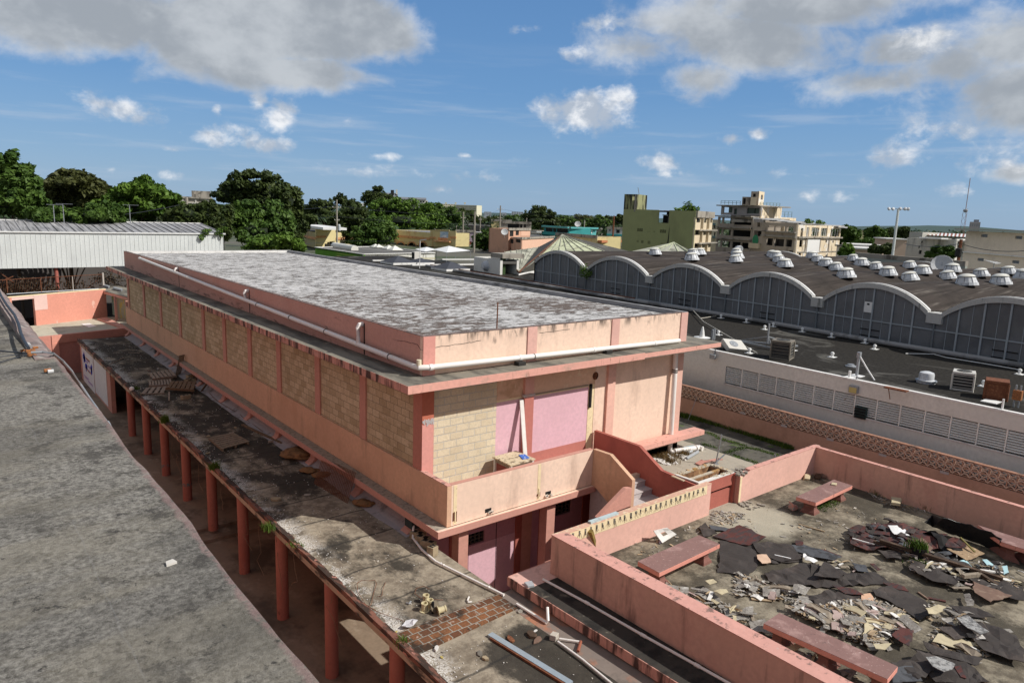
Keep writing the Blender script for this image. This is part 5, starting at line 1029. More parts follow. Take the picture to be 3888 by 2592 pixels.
doms = [(c3,1615,865),(c3,1940,915),(c3,1955,868),(c3,2015,865)]+[(c4,)+q for q in ((182,785),(195,755),(190,725),(205,700),(455,740),(485,750),(508,783),(552,820),(757,752),(800,780),(860,812),(935,845),(1012,900),(1065,773),(1128,808),(1235,838),(1325,885),(1490,925),(1490,828),(1585,870),(1775,912),(1812,855),(1917,955),(2025,893),(2172,950),(2232,872),(2350,905))]
for i,(cc,x,y) in enumerate(doms):
    D_ = ray(cc,x,y).normalized();t = (MBp-CAM).dot(mn)/D_.dot(mn)      # first point where the sight line meets a vault
    while t < 130:
        p = CAM+D_*t;s = (p-MBp).dot(md);z = zroof(s)
        if p.z <= z: break
        t += .05
    o = DS if i == 0 else copy_tree(DS,(0,0,0));o.location = (p.x,p.y,z+.10)
    a_,b_ = next(((val[k]-.3,val[k+1]+.3) for k in range(8) if val[k+1] <= s <= val[k]),(1,-1));sl_ = (s-(a_+b_)/2)*.16
    ax = Vector(mn);o.rotation_mode = 'QUATERNION';from mathutils import Quaternion
    o.rotation_quaternion = Quaternion(ax,sl_*.8) @ Quaternion((0,0,1),i*.7);o.scale = (.84,.84,.74)
    o['_k'] = next((k for k in range(8) if val[k+1] <= s <= val[k]),7);o['_t'] = (p-MBp).dot(mn)
ords = ['first','second','third','fourth','fifth','sixth','seventh','eighth']
dl = [o for o in SC.objects if o.get('category') == 'skylight']
for k in range(8):
    for j,o in enumerate(sorted([o for o in dl if o['_k'] == k],key=lambda o: o['_t'])):
        o['label'] = 'white domed skylight, %s from the glazed front on the %s vault from the left' % (ords[j],ords[k])
for o in dl: del o['_k'],o['_t']
# ---- things on the black roof
def on(cc,x,y,z=RZ-.04): return at(cc,x,y,z=z)
m_acw = M('off_white_casing',(.62,.60,.55),rough=.5);m_acg = M('dark_coil_grille',(.03,.03,.03),[((.09,.09,.085),(2,2,40),2,.48,.52,.6)])
def ac(cc,xc,yb,w_,h_,mat,label,rusty=False,rz=.3):
    p = on(cc,xc,yb);root = thing('air_conditioner',p,label,'air conditioner');u = Vector((math.cos(rz),math.sin(rz),0))*w_/2;v = Vector((-math.sin(rz),math.cos(rz),0))*w_/2
    MB().obox(p+Vector((0,0,h_/2+.06)),u*.96,v*.96,(0,0,h_/2)).build('coil_grille',m_acg if not rusty else m_rust,root)
    mb = MB()
    for a_ in (-1,1):
        for b_ in (-1,1): mb.beam(p+u*a_+v*b_,p+u*a_+v*b_+Vector((0,0,h_+.06)),.05,.05)
    mb.build('casing_frame',mat,root)
    MB().obox(p+Vector((0,0,h_+.09)),u*1.03,v*1.03,(0,0,.04)).build('top_panel',mat,root,bevel=.01);MB().obox(p+Vector((0,0,.03)),u*1.03,v*1.03,(0,0,.03)).build('base_pan',mat,root)
    if not rusty: MB().lathe([(.001,0),(w_*.36,0),(w_*.36,.015),(.001,.02)],p+Vector((0,0,h_+.13)),16).build('fan_grille',m_acg,root)
    mb = MB()
    for k in range(5): z = p.z+.06+h_*(k+.5)/5;mb.obox((p.x,p.y,z),u*.99,v*.99,(0,0,.008))
    mb.build('grille_bands',mat if not rusty else m_rust,root);return root
ac(c4,530,1505,.72,.62,M('dusty_brown_casing',(.20,.18,.15)),'dark square air conditioner beside the metal tripod on the black roof')
ac(c8,1952,555,.62,.50,m_acw,'black and white air conditioner right of the round roof vent')
ac(c8,2165,612,.62,.48,m_rust,'rusty brown air conditioner at the right of the black roof',True)
p = on(c8,485,300);root = thing('fan_unit',p,'white fan unit tipped on its back near the canopy end','fan unit')
u = Vector((.42,-.18,-.05));v = Vector((.1,.25,.16));MB().obox(p+Vector((0,.0,.16)),u,v,u.cross(v).normalized()*.11).build('casing',m_acw,root,bevel=.02)
nr = u.cross(v).normalized();nr = nr if nr.z > 0 else -nr;MB().lathe([(.10,0),(.19,0),(.19,.012),(.10,.012)],p+Vector((0,0,.16))+nr*.113-u*.15,18,nr).build('fan_ring',m_grey,root)
MB().lathe([(.001,0),(.07,0),(.07,.02),(.001,.03)],p+Vector((0,0,.16))+nr*.113-u*.15,14,nr).build('fan_hub',m_grey,root);MB().obox(p+Vector((-.1,.0,.03)),(.35,-.1,0),(.05,.15,0),(0,0,.03)).build('foot',m_black,root)
p = on(c8,1720,512);root = thing('roof_vent',p,'round silver mushroom vent on the black roof left of the black and white air conditioner','vent')
MB().lathe([(.30,0),(.30,.08),(.24,.12),(.24,.30),(.22,.36),(.1,.40),(.01,.41)],p,18).build('hood',m_dome,root,smooth='auto');MB().lathe([(.32,.06),(.34,.06),(.34,.1),(.32,.1)],p,18).build('flange',m_grey,root)
# steel tripod frame
root = thing('steel_tripod',on(c8,700,250),'flat grey steel frame with a short mast beside the dark air conditioner','frame');T_ = [on(c8,500,243,RZ+.05),on(c8,735,290,RZ+.05),on(c8,895,275,RZ+.05)];c_ = on(c8,705,215,RZ+.55);top = on(c8,708,155,RZ+.9);top = Vector((c_.x,c_.y,c_.z+.55))
for i in range(3): MB().beam(T_[i],T_[(i+1)%3],.06,.06).build('base_rail',m_grey,root);MB().beam(T_[i],c_,.05,.05).build('strut',m_grey,root)
MB().tube([c_-Vector((0,0,.3)),top],.04,8).build('mast',m_grey,root)
# service mast with guy
p = on(c8,1275,470);tp = Vector((p.x,p.y,at(c8,1298,335,x=p.x).z));root = thing('service_mast',p,'short grey service mast with a twisted white cable on the edge of the black roof','mast')
MB().beam(p,tp,.09,.07).build('mast',m_grey,root);MB().obox(tp,(.07,0,0),(0,.06,0),(0,0,.1)).build('weatherhead',m_grey,root,bevel=.01);MB().obox(p,(.22,0,0),(0,.2,0),(0,0,.02)).build('base_patch',m_white,root)
g1 = on(c8,1390,497);MB().tube([tp,tp.lerp(g1,.5)+Vector((.04,0,-.05)),g1],.025,6).build('twisted_cable',m_white,root)
p2 = on(c8,1228,480);r2 = thing('roof_pipe_stub',p2,'white stub pipe with a white base just left of the service mast','pipe');MB().tube([p2,p2+Vector((0,0,.25))],.05,8).build('stub',m_white,r2);MB().obox(p2,(.2,0,0),(0,.16,0),(0,0,.02)).build('base_patch',m_white,r2)
p2 = on(c8,1237,410);tag(MB().lathe([(.2,0),(.2,.04),(.12,.07),(.12,.1),(.01,.12)],p2,14).build('roof_drain',m_grey),'low grey round drain cap in front of the service mast top','drain')
# white cone with a white splash,twin pipes
p = on(c8,280,222);root = thing('white_cone',p,'white pointed roof cone standing in a splash of white paint','cone');MB().lathe([(.38,0),(.38,.01),(.12,.03),(.09,.25),(.04,.48),(.01,.52)],p,14).build('cone',m_white,root)
p = on(c8,345,238);root = thing('twin_pipe',p,'pair of grey capped pipes beside the white roof cone','pipe')
for dx_ in (0,.14): MB().tube([p+Vector((dx_,0,0)),p+Vector((dx_,0,.48))],.055,8).build('pipe',m_grey,root)
bp = [(c8,385,205),(c8,683,170),(c8,1117,348),(c8,1390,297),(c8,738,152),(c8,565,125),(c8,402,97),(c8,925,185),(c8,1113,220),(c8,1328,258),(c8,2322,458),(c8,2090,535),(c8,865,305),(c8,585,322)]
b0 = None
for i,(cc,x,y) in enumerate(bp):
    p = on(cc,x,y)
    if b0 is None:
        b0 = thing('roof_bolt',p,'','roof anchor','small anchors on the black roof');MB().lathe([(.05,0),(.05,.1),(.08,.14),(.06,.2),(.01,.22)],p,10).build('knob',m_white,b0);MB().obox(p,(.16,0,0),(0,.14,0),(0,0,.012)).build('base_patch',m_white,b0);o = b0
    else: o = copy_tree(b0,p)
    o['label'] = ['small white knobbed anchor right of the twin pipes','small white anchor behind the steel tripod','small white anchor in the middle of the black roof','small white anchor between mast and glazed arches','small white anchor at the glazing right of the tripod','small white anchor at the glazing above the tripod','small white anchor at the glazing left of the tripod','small white anchor along the glazing, first past the tripod','small white anchor along the glazing, second past the tripod','small white anchor along the glazing, third past the tripod','small white anchor at the right edge of the black roof','small white anchor between the last two air conditioners','tiny white anchor just right of the dark air conditioner','tiny white anchor in front of the steel tripod'][i]
tag(MB().tube([on(c8,225,50,RZ+.1),on(c8,290,120,RZ+.1),on(c8,640,325,RZ+.02)],.022,6).build('long_thin_pole',M('pale_pole',(.45,.43,.38))),'long thin pale pole lying across the black roof past the tripod','pole')
tag(MB().tube([on(c8,265,100,RZ+.05),on(c8,370,84,RZ+.05)],.02,6).build('short_pole',M('pale_pole2',(.5,.47,.4))),'short pale pole lying at the far end of the long thin pole','pole')
tag(MB().tube([on(c8,1590,325,RZ),on(c8,1770,328,RZ),on(c8,1850,350,RZ),on(c8,2100,390,RZ),on(c8,2340,432,RZ)],.02,6).build('white_roof_cable',m_white),'long white cable lying along the black roof near the glazed arches','cable')
root = thing('floodlight',at(c8,1256,560,x=lxx(-1)-.2),'yellow lensed floodlight hung on the wall top below the service mast','light');p = at(c8,1256,555,x=lxx(-1)-.15);MB().obox(p,(.06,0,0),(0,.16,0),(0,0,.13)).build('housing',m_grey,root,bevel=.01);MB().obox(p-Vector((.065,0,.02)),(.008,0,0),(0,.13,0),(0,0,.09)).build('lens',M('yellow_lens',(.6,.5,.2)),root);MB().beam(p+Vector((.1,0,.1)),p+Vector((.15,0,.45)),.05,.05).build('arm',m_grey,root)
root = thing('floodlight',at(c8,350,345,x=lxx(2)-.15),'grey floodlight on the wall top near the canopy end','light');p = at(c8,350,345,x=lxx(2)-.15);MB().obox(p,(.06,0,0),(0,.13,0),(0,0,.09)).build('housing',m_grey,root,bevel=.01);MB().beam(p+Vector((.1,0,.05)),p+Vector((.15,0,.3)),.04,.04).build('arm',m_grey,root)
root = thing('louvre_vent',at(c8,1303,705,x=lxx(-2)-.1),'small dark green slatted vent under the louvre strip','vent');p = at(c8,1303,705,x=lxx(-2)-.08);MB().obox(p,(.07,0,0),(0,.2,0),(0,0,.2)).build('box',M('dark_green_vent',(.04,.07,.07)),root)
for k in range(4): MB().obox(p+Vector((-.09,0,-.15+.1*k)),(.03,0,.02),(0,.19,0),(0,0,.006)).build('slat',m_black,root)
p = on(c8,1528,563,RZ);root = thing('rusty_bracket',p,'rusty flat bracket on the wall top right of the yellow floodlight','bracket');MB().obox(p+Vector((0,0,.05)),(.12,0,0),(0,.35,0),(0,0,.02)).build('plate',m_rust,root);MB().beam(p+Vector((-.1,.2,.05)),p+Vector((-.12,.1,-.3)),.02,.02).build('arm',m_rust,root)
p = on(c8,2298,670);root = thing('meter_post',p,'rusty yellow meter box on grey twin pipes at the right of the black roof','meter');q = Vector((p.x,p.y,at(c8,2300,525,x=p.x).z))
for d_ in (-.06,.06): MB().tube([p+Vector((0,d_,0)),q+Vector((0,d_,0))],.025,6).build('pipe',m_grey,root)
MB().obox(p.lerp(q,.55),(.08,0,0),(0,.12,0),(0,0,.15)).build('box',m_clamp,root,bevel=.01)
p = on(c8,2210,690);tag(MB().tube([p,p+Vector((0,0,.35))],.03,8).build('vent_pipe',m_white),'thin white vent pipe standing in front of the rusty air conditioner','pipe')
p = on(c8,2140,635);tag(MB().obox(p,(.25,.0,0),(0,.22,0),(0,0,.02)).build('white_patch_plate',m_white),'white plate on the roof at the foot of the rusty air conditioner','plate')
# ================================================================== the town behind
m_town = M('town_ground',(.13,.125,.10),[((.05,.075,.03),(.02,.02,.02),6,.45,.6,.9),((.2,.19,.17),(.05,.05,.05),5,.55,.7,.6)])
tag(MB().box(-6000,9000,-6000,12000,GZ-1.2,GZ-.35).build('ground',m_town),kind='structure')
m_dkroof = M('stained_roof_slab',(.12,.115,.105),[((.35,.34,.32),(.3,.3,.3),5,.55,.7,.6)])
class Fac:
    """upright facade plane through two top corners picked from the picture at real distances"""
    def __init__(s,cc,p0,d0,p1,d1,zb=GZ):
        s.c = cc;s.P0 = at(cc,*p0,d=d0);s.P1 = at(cc,*p1,d=d1);s.zt = (s.P0.z+s.P1.z)/2;s.zb = zb
        s.d = (s.P1-s.P0);s.d.z = 0;s.L = s.d.length;s.d.normalize();s.n = Vector((s.d.y,-s.d.x,0))
        if s.n.dot(CAM-s.P0) < 0: s.n = -s.n
        s.o = Vector((s.P0.x,s.P0.y,0))
    def uv(s,x,y,c=None): p = at(c or s.c,x,y,pl=(s.P0,s.n));return (p-s.o).dot(s.d),p.z
    def rect(s,x0,y0,x1,y1,c=None):
        a,b,c_,d_ = s.uv(x0,y0,c),s.uv(x1,y0,c),s.uv(x0,y1,c),s.uv(x1,y1,c)
        return ((a[0]+c_[0])/2,(b[0]+d_[0])/2,(c_[1]+d_[1])/2,(a[1]+b[1])/2)
    def blk(s,mb,u0,u1,z0,z1,o0=0.,o1=-.25):
        p = [s.o+s.d*u+s.n*o for u,o in ((u0,o0),(u1,o0),(u1,o1),(u0,o1))];return mb.prism([(q.x,q.y) for q in p],z0,z1)
    def wall(s,root,mat,holes=(),name='wall',u0=0,u1=None,z0=None,z1=None,th=.25):
        mb = MB();wall_holes(mb,u0,s.L if u1 is None else u1,s.zb if z0 is None else z0,s.zt if z1 is None else z1,list(holes),lambda a,b,c,d: s.blk(mb,a,b,c,d,0,-th));return mb.build(name,mat,root)
    def body(s,root,mat,dep,roofmat=None,name='body_wall',u0=0,u1=None,z1=None,th=.25,roof=True,ends='lr'):
        u1 = s.L if u1 is None else u1;z1 = s.zt if z1 is None else z1
        mb = MB()
        if 'l' in ends: s.blk(mb,u0,u0+.25,s.zb,z1,-th,-dep)
        if 'r' in ends: s.blk(mb,u1-.25,u1,s.zb,z1,-th,-dep)
        s.blk(mb,u0,u1,s.zb,z1,-dep+.25,-dep);mb.build(name,mat,root)
        if roof: s.blk(MB(),u0+.02,u1-.02,z1-.35,z1-.12,-th,-dep+.25).build('roof',roofmat or m_dkroof,root)
    def panes(s,root,holes,mat,name='window',inset=.15):
        for h in holes: s.blk(MB(),h[0],h[1],h[2],h[3],-inset,-inset-.05).build(name,mat,root)
    def band(s,root,name,mat,x0,y0,x1,y1,out=.3,c=None,back=0.):
        h = s.rect(x0,y0,x1,y1,c);return s.blk(MB(),h[0],h[1],h[2],h[3],out,-back).build(name,mat,root)
def quad_core(A_,B_,root,z1,mat,inset=.6,name='inner_core',roof=None):
    # solid core filling the block between two facades that share a corner (A_ ends where B_ starts)
    p,q,r = A_.P0.copy(),(A_.P1+B_.P0)/2,B_.P1.copy();t = p+r-q;c = (p+q+r+t)/4;f = lambda v: c+(v-c)*(1-inset/max(1,(v-c).xy.length)*1.5)
    MB().prism([tuple(f(v).xy) for v in (p,q,r,t)],GZ,z1-.3).build(name,mat,root)
    if roof: MB().prism([tuple((c+(v-c)*.99).xy) for v in (p,q,r,t)],z1-.28,z1-.1).build('roof',roof,root)
def bldg(name,label,loc,cat='building',grp=None): return thing(name,(loc.x,loc.y,GZ),label,cat,grp)
m_void = M('dark_interior',(.02,.02,.02),fine=0)
# ---- green block with tower
m_olive = M('olive_green_render',(.33,.35,.165),[((.23,.24,.12),(.25,.25,.1),5,.5,.7,.6),((.04,.04,.03),(.9,.9,.12),5,.66,.78,.6)]);m_olived = M('black_streaked_olive',(.30,.31,.16),[((.02,.02,.018),(1.1,1.1,.14),5,.46,.58,.95)])
m_crm = M('stained_cream_render',(.66,.56,.40),[((.12,.10,.08),(.8,.8,.2),5,.58,.72,.7)]);m_grst = M('stained_grey_concrete',(.36,.33,.28),[((.08,.07,.06),(.8,.8,.25),6,.48,.64,.8)])
G = Fac(a6,(540,535),150,(1612,575),145);GT = Fac(a6,(350,268),152.5,(545,270),150)
root = bldg('green_block','olive green blank walled block with a stained stair tower and cream balconies',G.P0)
hs = [G.rect(*q) for q in ((560,878,662,935),(748,928,780,952),(845,925,878,952),(965,903,1078,962),(555,1090,590,1128),(628,1093,675,1145),(748,1103,795,1160),(975,1133,1010,1165))]
gap = G.rect(945,550,1130,785)
G.wall(root,m_olive,hs+[gap],u0=-.3);
for h in hs:
    w_ = G.blk(MB(),h[0],h[1],h[2],h[3],-.2,-.25).build('window',m_void,root);mb = MB()
    for k in range(5): z = h[2]+(h[3]-h[2])*k/4;G.blk(mb,h[0],h[1],z-.03,z+.03,-.02,-.1)
    for k in range(4): u = h[0]+(h[1]-h[0])*k/3;G.blk(mb,u-.03,u+.03,h[2],h[3],-.02,-.1)
    mb.build('block_screen',m_olive,w_)
G.blk(MB(),gap[0],gap[1],gap[2],gap[3]-1.2,-2.2,-2.4).build('recess_wall',m_grst,root);h = G.rect(955,650,1030,775);G.blk(MB(),h[0],h[1],h[2],h[3],-2.0,-2.19).build('recess_opening',m_void,root)
h = G.rect(945,632,1045,650);G.blk(MB(),h[0],h[1],h[2],h[3],-1.9,-2.19).build('recess_lintel',m_white,root);h = G.rect(1070,655,1125,755);G.blk(MB(),h[0],h[1],h[2],h[3],-2.1,-2.19).build('shutter',m_grey,root)
h = G.rect(985,560,1130,580);G.blk(MB(),gap[0]+.6,gap[1],h[2],h[3],-1,-4).build('red_roof_edge',m_dred,root)
h = G.rect(1085,820,1132,1150);MB().prism([tuple((G.o+G.d*u+G.n*o).xy) for u,o in ((h[0],0.02),(h[1],.02),(h[1],-.1),(h[0],-.1))],h[2],[h[3]-7,h[3],h[3],h[3]-7]).build('dark_streak',m_void,root)
u0,zt0 = G.uv(335,268);ut1 = G.uv(545,400)[0];th_ = G.rect(465,315,512,385);ztw = G.uv(450,270)[1]
G.wall(root,m_olived,[th_],'tower_wall',u0=u0,u1=ut1,z0=G.zt-.02,z1=ztw);G.wall(root,m_olive,[],'wall',u0=u0,u1=-.3,z1=G.zt-.02)
mb = MB();G.blk(mb,ut1-.25,ut1,G.zt-.1,ztw,-.25,-5);G.blk(mb,u0,u0+.25,G.zt-.1,ztw,-.25,-5);hh2 = G.rect(480,315,530,385);G.blk(mb,u0,hh2[0]-.2,G.zt,ztw,-4.75,-5);G.blk(mb,hh2[1]+.3,ut1,G.zt,ztw,-4.75,-5);G.blk(mb,u0,ut1,G.zt,th_[2]-.3,-4.75,-5);G.blk(mb,u0,ut1,th_[3]+.3,ztw,-4.75,-5);mb.build('tower_wall',m_olived,root)
G2 = Fac(a6,(545,270),150,(665,275),156)
G2.wall(root,m_grst,[],'tower_wall',z0=G.zt-.5,z1=ztw)
MB().tube([at(a6,600,300,d=152),at(a6,576,148,d=152)],.06,5).build('aerial',m_grey,root)
C = Fac(a6,(1612,575),145,(1920,595),157)
rows = [(690,890,700,775),(910,1125,925,995),(1148,1300,1150,1215)];hs = []
for i,(t,b_,y0,y1) in enumerate(rows):
    dx_ = -18*i
    for xa,xb in ((1622,1690),(1735,1800),(1825,1900)): hs.append(C.rect(xa+dx_,y0+ (5 if xa>1700 else 0)+(4 if xa>1800 else 0),xb+dx_,y1+(5 if xa > 1700 else 0)))
C.wall(root,m_crm,hs,z1=C.rect(1612,690,1900,700)[3]);C.band(root,'roof_parapet',m_grst,1612,578,1920,692,.35,back=.3);quad_core(G,C,root,G.zt-5,m_void,1.5);quad_core(G,C,root,G.zt,m_void,4.5,'upper_core',m_dkroof)
for k,h in enumerate(hs): C.blk(MB(),h[0],h[1],h[2],h[3],-.3,-.35).build('window',m_void if k % 3 < 2 else m_grst,root)
for y in (905,1132): C.band(root,'balcony_slab',m_grst,1595,y,1925,y+16,.9,back=0)
for xa in (1700,1808):
    for i in range(3): C.band(root,'balcony_divider',m_crm,xa-18*i,(700,925,1150)[i],xa+10-18*i,(890,1125,1290)[i],.5)
root = bldg('roof_shrub','bright green shrub growing on top of the green block',at(a6,1470,560,d=152),'shrub');q = at(a6,1465,545,d=152);leaves('foliage',[q,q+Vector((-1.2,1,-.5)),q+Vector((.8,-.8,-.2))],[(1.2,1.2,1.4),(1.3,1.3,.9),(1.1,1.1,1)],700,.35,m_leafb,root,seed=5);MB().tube([(q.x,q.y,q.z-2),q],.06,5).build('stem',m_bark,root)
# ---- ruin
m_ruin = M('brown_grey_ruin_wall',(.42,.36,.29),[((.12,.10,.08),(.5,.5,.25),6,.54,.70,.7)]);m_ruing = M('grey_lilac_ruin_wall',(.38,.355,.34),[((.12,.11,.1),(.5,.5,.3),5,.58,.72,.6)])  # brown of the shaded faces put into the wall colour
m_rlit = M('peeling_cream_ruin',(.74,.62,.44),[((.10,.08,.06),(.9,.9,.22),6,.53,.66,.8),((.78,.77,.74),(.5,.5,.5),5,.55,.6,.7)])  # lighter copy of the ruin wall for its sunlit faces,peeling
R1 = Fac(a7,(350,395),172,(952,400),165);root = bldg('ruined_block','derelict cream and brown building with empty windows and a ragged flat roof',R1.P0)
hs = [R1.rect(*q) for q in ((383,418,512,500),(535,440,580,525),(728,430,912,512))]
zf = [R1.uv(600,y)[1] for y in (535,700-20+30,880)]
R1.wall(root,m_ruing,hs,z0=R1.uv(600,540)[1]);
F2 = Fac(a7,(300,560),170,(828,572),163.5)
h2 = [F2.rect(*q) for q in ((325,578,358,655),(383,580,503,662),(540,592,798,682),(310,740,348,825),(372,752,488,835),(517,760,782,855),(285,905,330,1005),(352,925,478,1012),(508,935,632,1025),(648,948,768,1035))]
F2.wall(root,m_ruin,h2);F2.band(root,'roof_slab',m_grst,278,545,828,562,.8,back=2)
for y in (715,885): F2.band(root,'floor_slab',m_grst,280,y,805,y+14,.7,back=0)
mb = MB();wall_holes(mb,0,F2.L,F2.zb,F2.zt,[(F2.rect(383,580,620,662)[0]-.5,F2.rect(383,580,640,662)[1],h2[1][2]-.4,h2[1][3]+.4),(0.4,F2.rect(383,580,440,662)[1],h2[4][2]-.4,h2[4][3]+.4)],lambda a,b_,c,d: F2.blk(mb,a,b_,c,d,-11.8,-12));mb.build('back_wall',m_ruin,root)
mb = MB();F2.blk(mb,F2.L-.3,F2.L,F2.zb,F2.zt,-.25,-12);[F2.blk(mb,0,F2.L,z-.2,z,-.3,-12) for z in (h2[1][2]-.3,h2[4][2]-.3,h2[7][2]-.3)];F2.blk(mb,h2[2][1]-6,h2[2][1],F2.zb,F2.zt,-6,-6.2);F2.blk(mb,3,F2.L,F2.zb,h2[4][3]+.6,-7,-7.2);mb.build('inner_floor',m_ruin,root)
[R1.blk(MB(),h[0]+.1,h[1],h[2],h[3],-.3,-.34).build('shutter',M('green_shutter_%d' % k,(.09,.12,.10)),root) for k,h in enumerate([R1.rect(440,420,512,500),R1.rect(838,440,912,512),R1.rect(535,440,580,525),R1.rect(728,432,830,512)])]
R1.band(root,'roof_slab',m_grst,312,388,955,404,.9,back=10)
RB = Fac(a7,(952,395),165,(1255,405),178);RB.wall(root,m_rlit,[],z0=RB.uv(1000,620)[1])
quad_core(R1,RB,root,R1.zt,m_void,1.6,roof=m_grst);mb = MB();RB.blk(mb,-1.5,RB.L+9,RB.uv(1000,620)[1]-.5,RB.uv(1000,600)[1]-.2,.5,-6);RB.wall(root,m_rlit,[],'low_parapet',u0=RB.L,u1=RB.uv(1460,600)[0],z0=RB.uv(1300,620)[1]-1,z1=RB.uv(1350,575)[1]);mb.build('roof_slab',m_grst,root)
for cc_,x0_,x1_,y0_,y1_,d_,hl,mm in ((a7,662,880,265,388,166,(668,285,710,375),m_ruin),(a7,795,915,183,388,168,(822,218,860,265),m_ruin)):
    K = Fac(cc_,(x0_,y0_),d_,(x1_,y0_+2),d_);zb_k = K.uv(x0_,y1_)[1];K.zb = zb_k;K.wall(root,mm,[K.rect(*hl)],'tower_wall');K.body(root,mm,3.5,name='tower_wall');K.blk(MB(),K.rect(*hl)[0],K.rect(*hl)[1],K.rect(*hl)[2],K.rect(*hl)[3],-.3,-.34).build('opening',m_void,root)
K = Fac(a7,(912,185),168,(993,188),172);K.zb = K.uv(950,400)[1];K.wall(root,m_rlit,[K.rect(938,235,965,308)],'tower_wall');K.blk(MB(),*K.rect(938,235,965,308),-.3,-.34).build('opening',m_void,root)
K = Fac(a7,(788,268),164.5,(878,272),164.5);K.zb = K.uv(800,388)[1];K.wall(root,m_rlit,[],'tank_housing');K.blk(MB(),0,K.L,K.zb,K.zt-.1,-.25,-2).build('tank_body',m_ruin,root)
def rail(F,root,x0,y0,x1,y1,n,hpx,mat,o=.5):
    mb = MB()
    for k in range(n+1):
        x = x0+(x1-x0)*k/n;y = y0+(y1-y0)*k/n;a,b_ = F.uv(x,y),F.uv(x,y+hpx);p = F.o+F.d*a[0]+F.n*o;mb.beam((p.x,p.y,b_[1]),(p.x,p.y,a[1]),.08,.08)
    for f in (0,.5): a,b_ = F.uv(x0,y0+hpx*f),F.uv(x1,y1+hpx*f);p,q = F.o+F.d*a[0]+F.n*o,F.o+F.d*b_[0]+F.n*o;mb.beam((p.x,p.y,a[1]),(q.x,q.y,b_[1]),.08,.08)
    mb.build('railing',mat,root)
m_rail = M('teal_grey_railing',(.16,.24,.24));rail(R1,root,368,322,655,332,5,55,m_rail);rail(RB,root,962,345,1255,362,6,48,m_rail,-.5);rail(RB,root,1275,485,1432,492,3,80,m_rail,-.5)
R3 = Fac(a7,(830,585),163,(1480,690),150)
h3 = [R3.rect(*q) for q in ((878,640,925,712),(1040,698,1132,780),(1152,705,1290,788),(1320,712,1418,792),(832,768,945,850),(1018,882,1112,985),(1135,890,1280,1000),(1305,900,1400,1008),(1350,1065,1412,1110))]
R3.zt = R3.uv(1040,645)[1];R3.wall(root,m_ruin,h3);0
u_ = R3.uv(980,700)[0];R3.wall(root,m_ruing,[],'upper_wall',u0=0,u1=u_,z0=R3.zt,z1=R3.uv(900,595)[1])
for k,h in enumerate(h3):
    if k not in (1,2,3): R3.blk(MB(),h[0],h[1],h[2],h[3],-1.0,-1.05).build('opening',m_void if k else m_white,root)
mb = MB();R3.blk(mb,h3[1][0],h3[1][1]-1,h3[1][2],h3[1][2]+1.3,-3,-3.1);mb.build('fallen_sheet',m_rlit,root)
h = R3.rect(1160,715,1280,792);MB().prism([tuple((R3.o+R3.d*u+R3.n*-4).xy) for u in (h[0],h[1])]+[tuple((R3.o+R3.d*h[1]+R3.n*-4.2).xy),tuple((R3.o+R3.d*h[0]+R3.n*-4.2).xy)],h[2]-.5,[h[2]+1.6,h[2]+.3,h[2]+.3,h[2]+1.6]).build('debris_heap',m_wood,root)
R3.band(root,'floor_slab',m_grst,985,775,1480,795,.6);R3.band(root,'floor_slab',m_grst,960,842,1480,862,.5)
q = R3.uv(858,908);p = R3.o+R3.d*q[0]+R3.n*.06;p.z = q[1];MB().lathe([(.01,0),(1.15,0),(1.15,.02),(.01,.03)],p,14,R3.n).build('green_paint_patch',M('green_patch',(.04,.25,.12)),root)
h = R3.rect(780,955,935,1030);R3.blk(MB(),h[0],h[1],h[2],h[3],.5,0).build('balcony_panel',m_crm,root)
R4 = Fac(a7,(1480,690),150,(2130,735),168);R4.zt = R4.uv(1800,690)[1]
top4 = [R4.rect(*q) for q in ((1530,730,1565,860),(1690,722,1800,850),(1832,730,1925,850),(1975,740,2110,855),(1612,720,1655,855))];low4 = [R4.rect(*q) for q in ((1510,905,1558,1010),(1898,912,1922,945),(2000,918,2022,948),(1498,1095,1535,1145))]
R4.wall(root,m_rlit,top4+low4);quad_core(R3,R4,root,R3.uv(1200,860)[1],m_void,2.);
for h in low4: R4.blk(MB(),h[0],h[1],h[2],h[3],-.6,-.65).build('opening',m_void,root)
for k,h in enumerate(top4[1:]):
    if k < 2: R4.blk(MB(),h[0]+.5,(h[0]+h[1])/2+.4,h[2]+.3,h[3]-.8,-2.6,-2.7).build('inner_wall',m_rlit,root)
    mb = MB();[R4.blk(mb,h[0]+(h[1]-h[0])*t,h[0]+(h[1]-h[0])*t+.1,h[2],h[3],-.1,-.2) for t in (.2,.55,.8)];mb.build('window_frame',m_woodw,root)
R4.band(root,'floor_slab',m_grst,1480,858,2130,880,.4);R4.band(root,'white_poster',m_white,1620,893,1808,1092,.12);R4.band(root,'stained_band',m_grst,1480,1072,2130,1088,.1)
for x in (1600,1808,1945): R4.band(root,'pilaster',m_ruin,x-6,880,x+6,1072,.15)
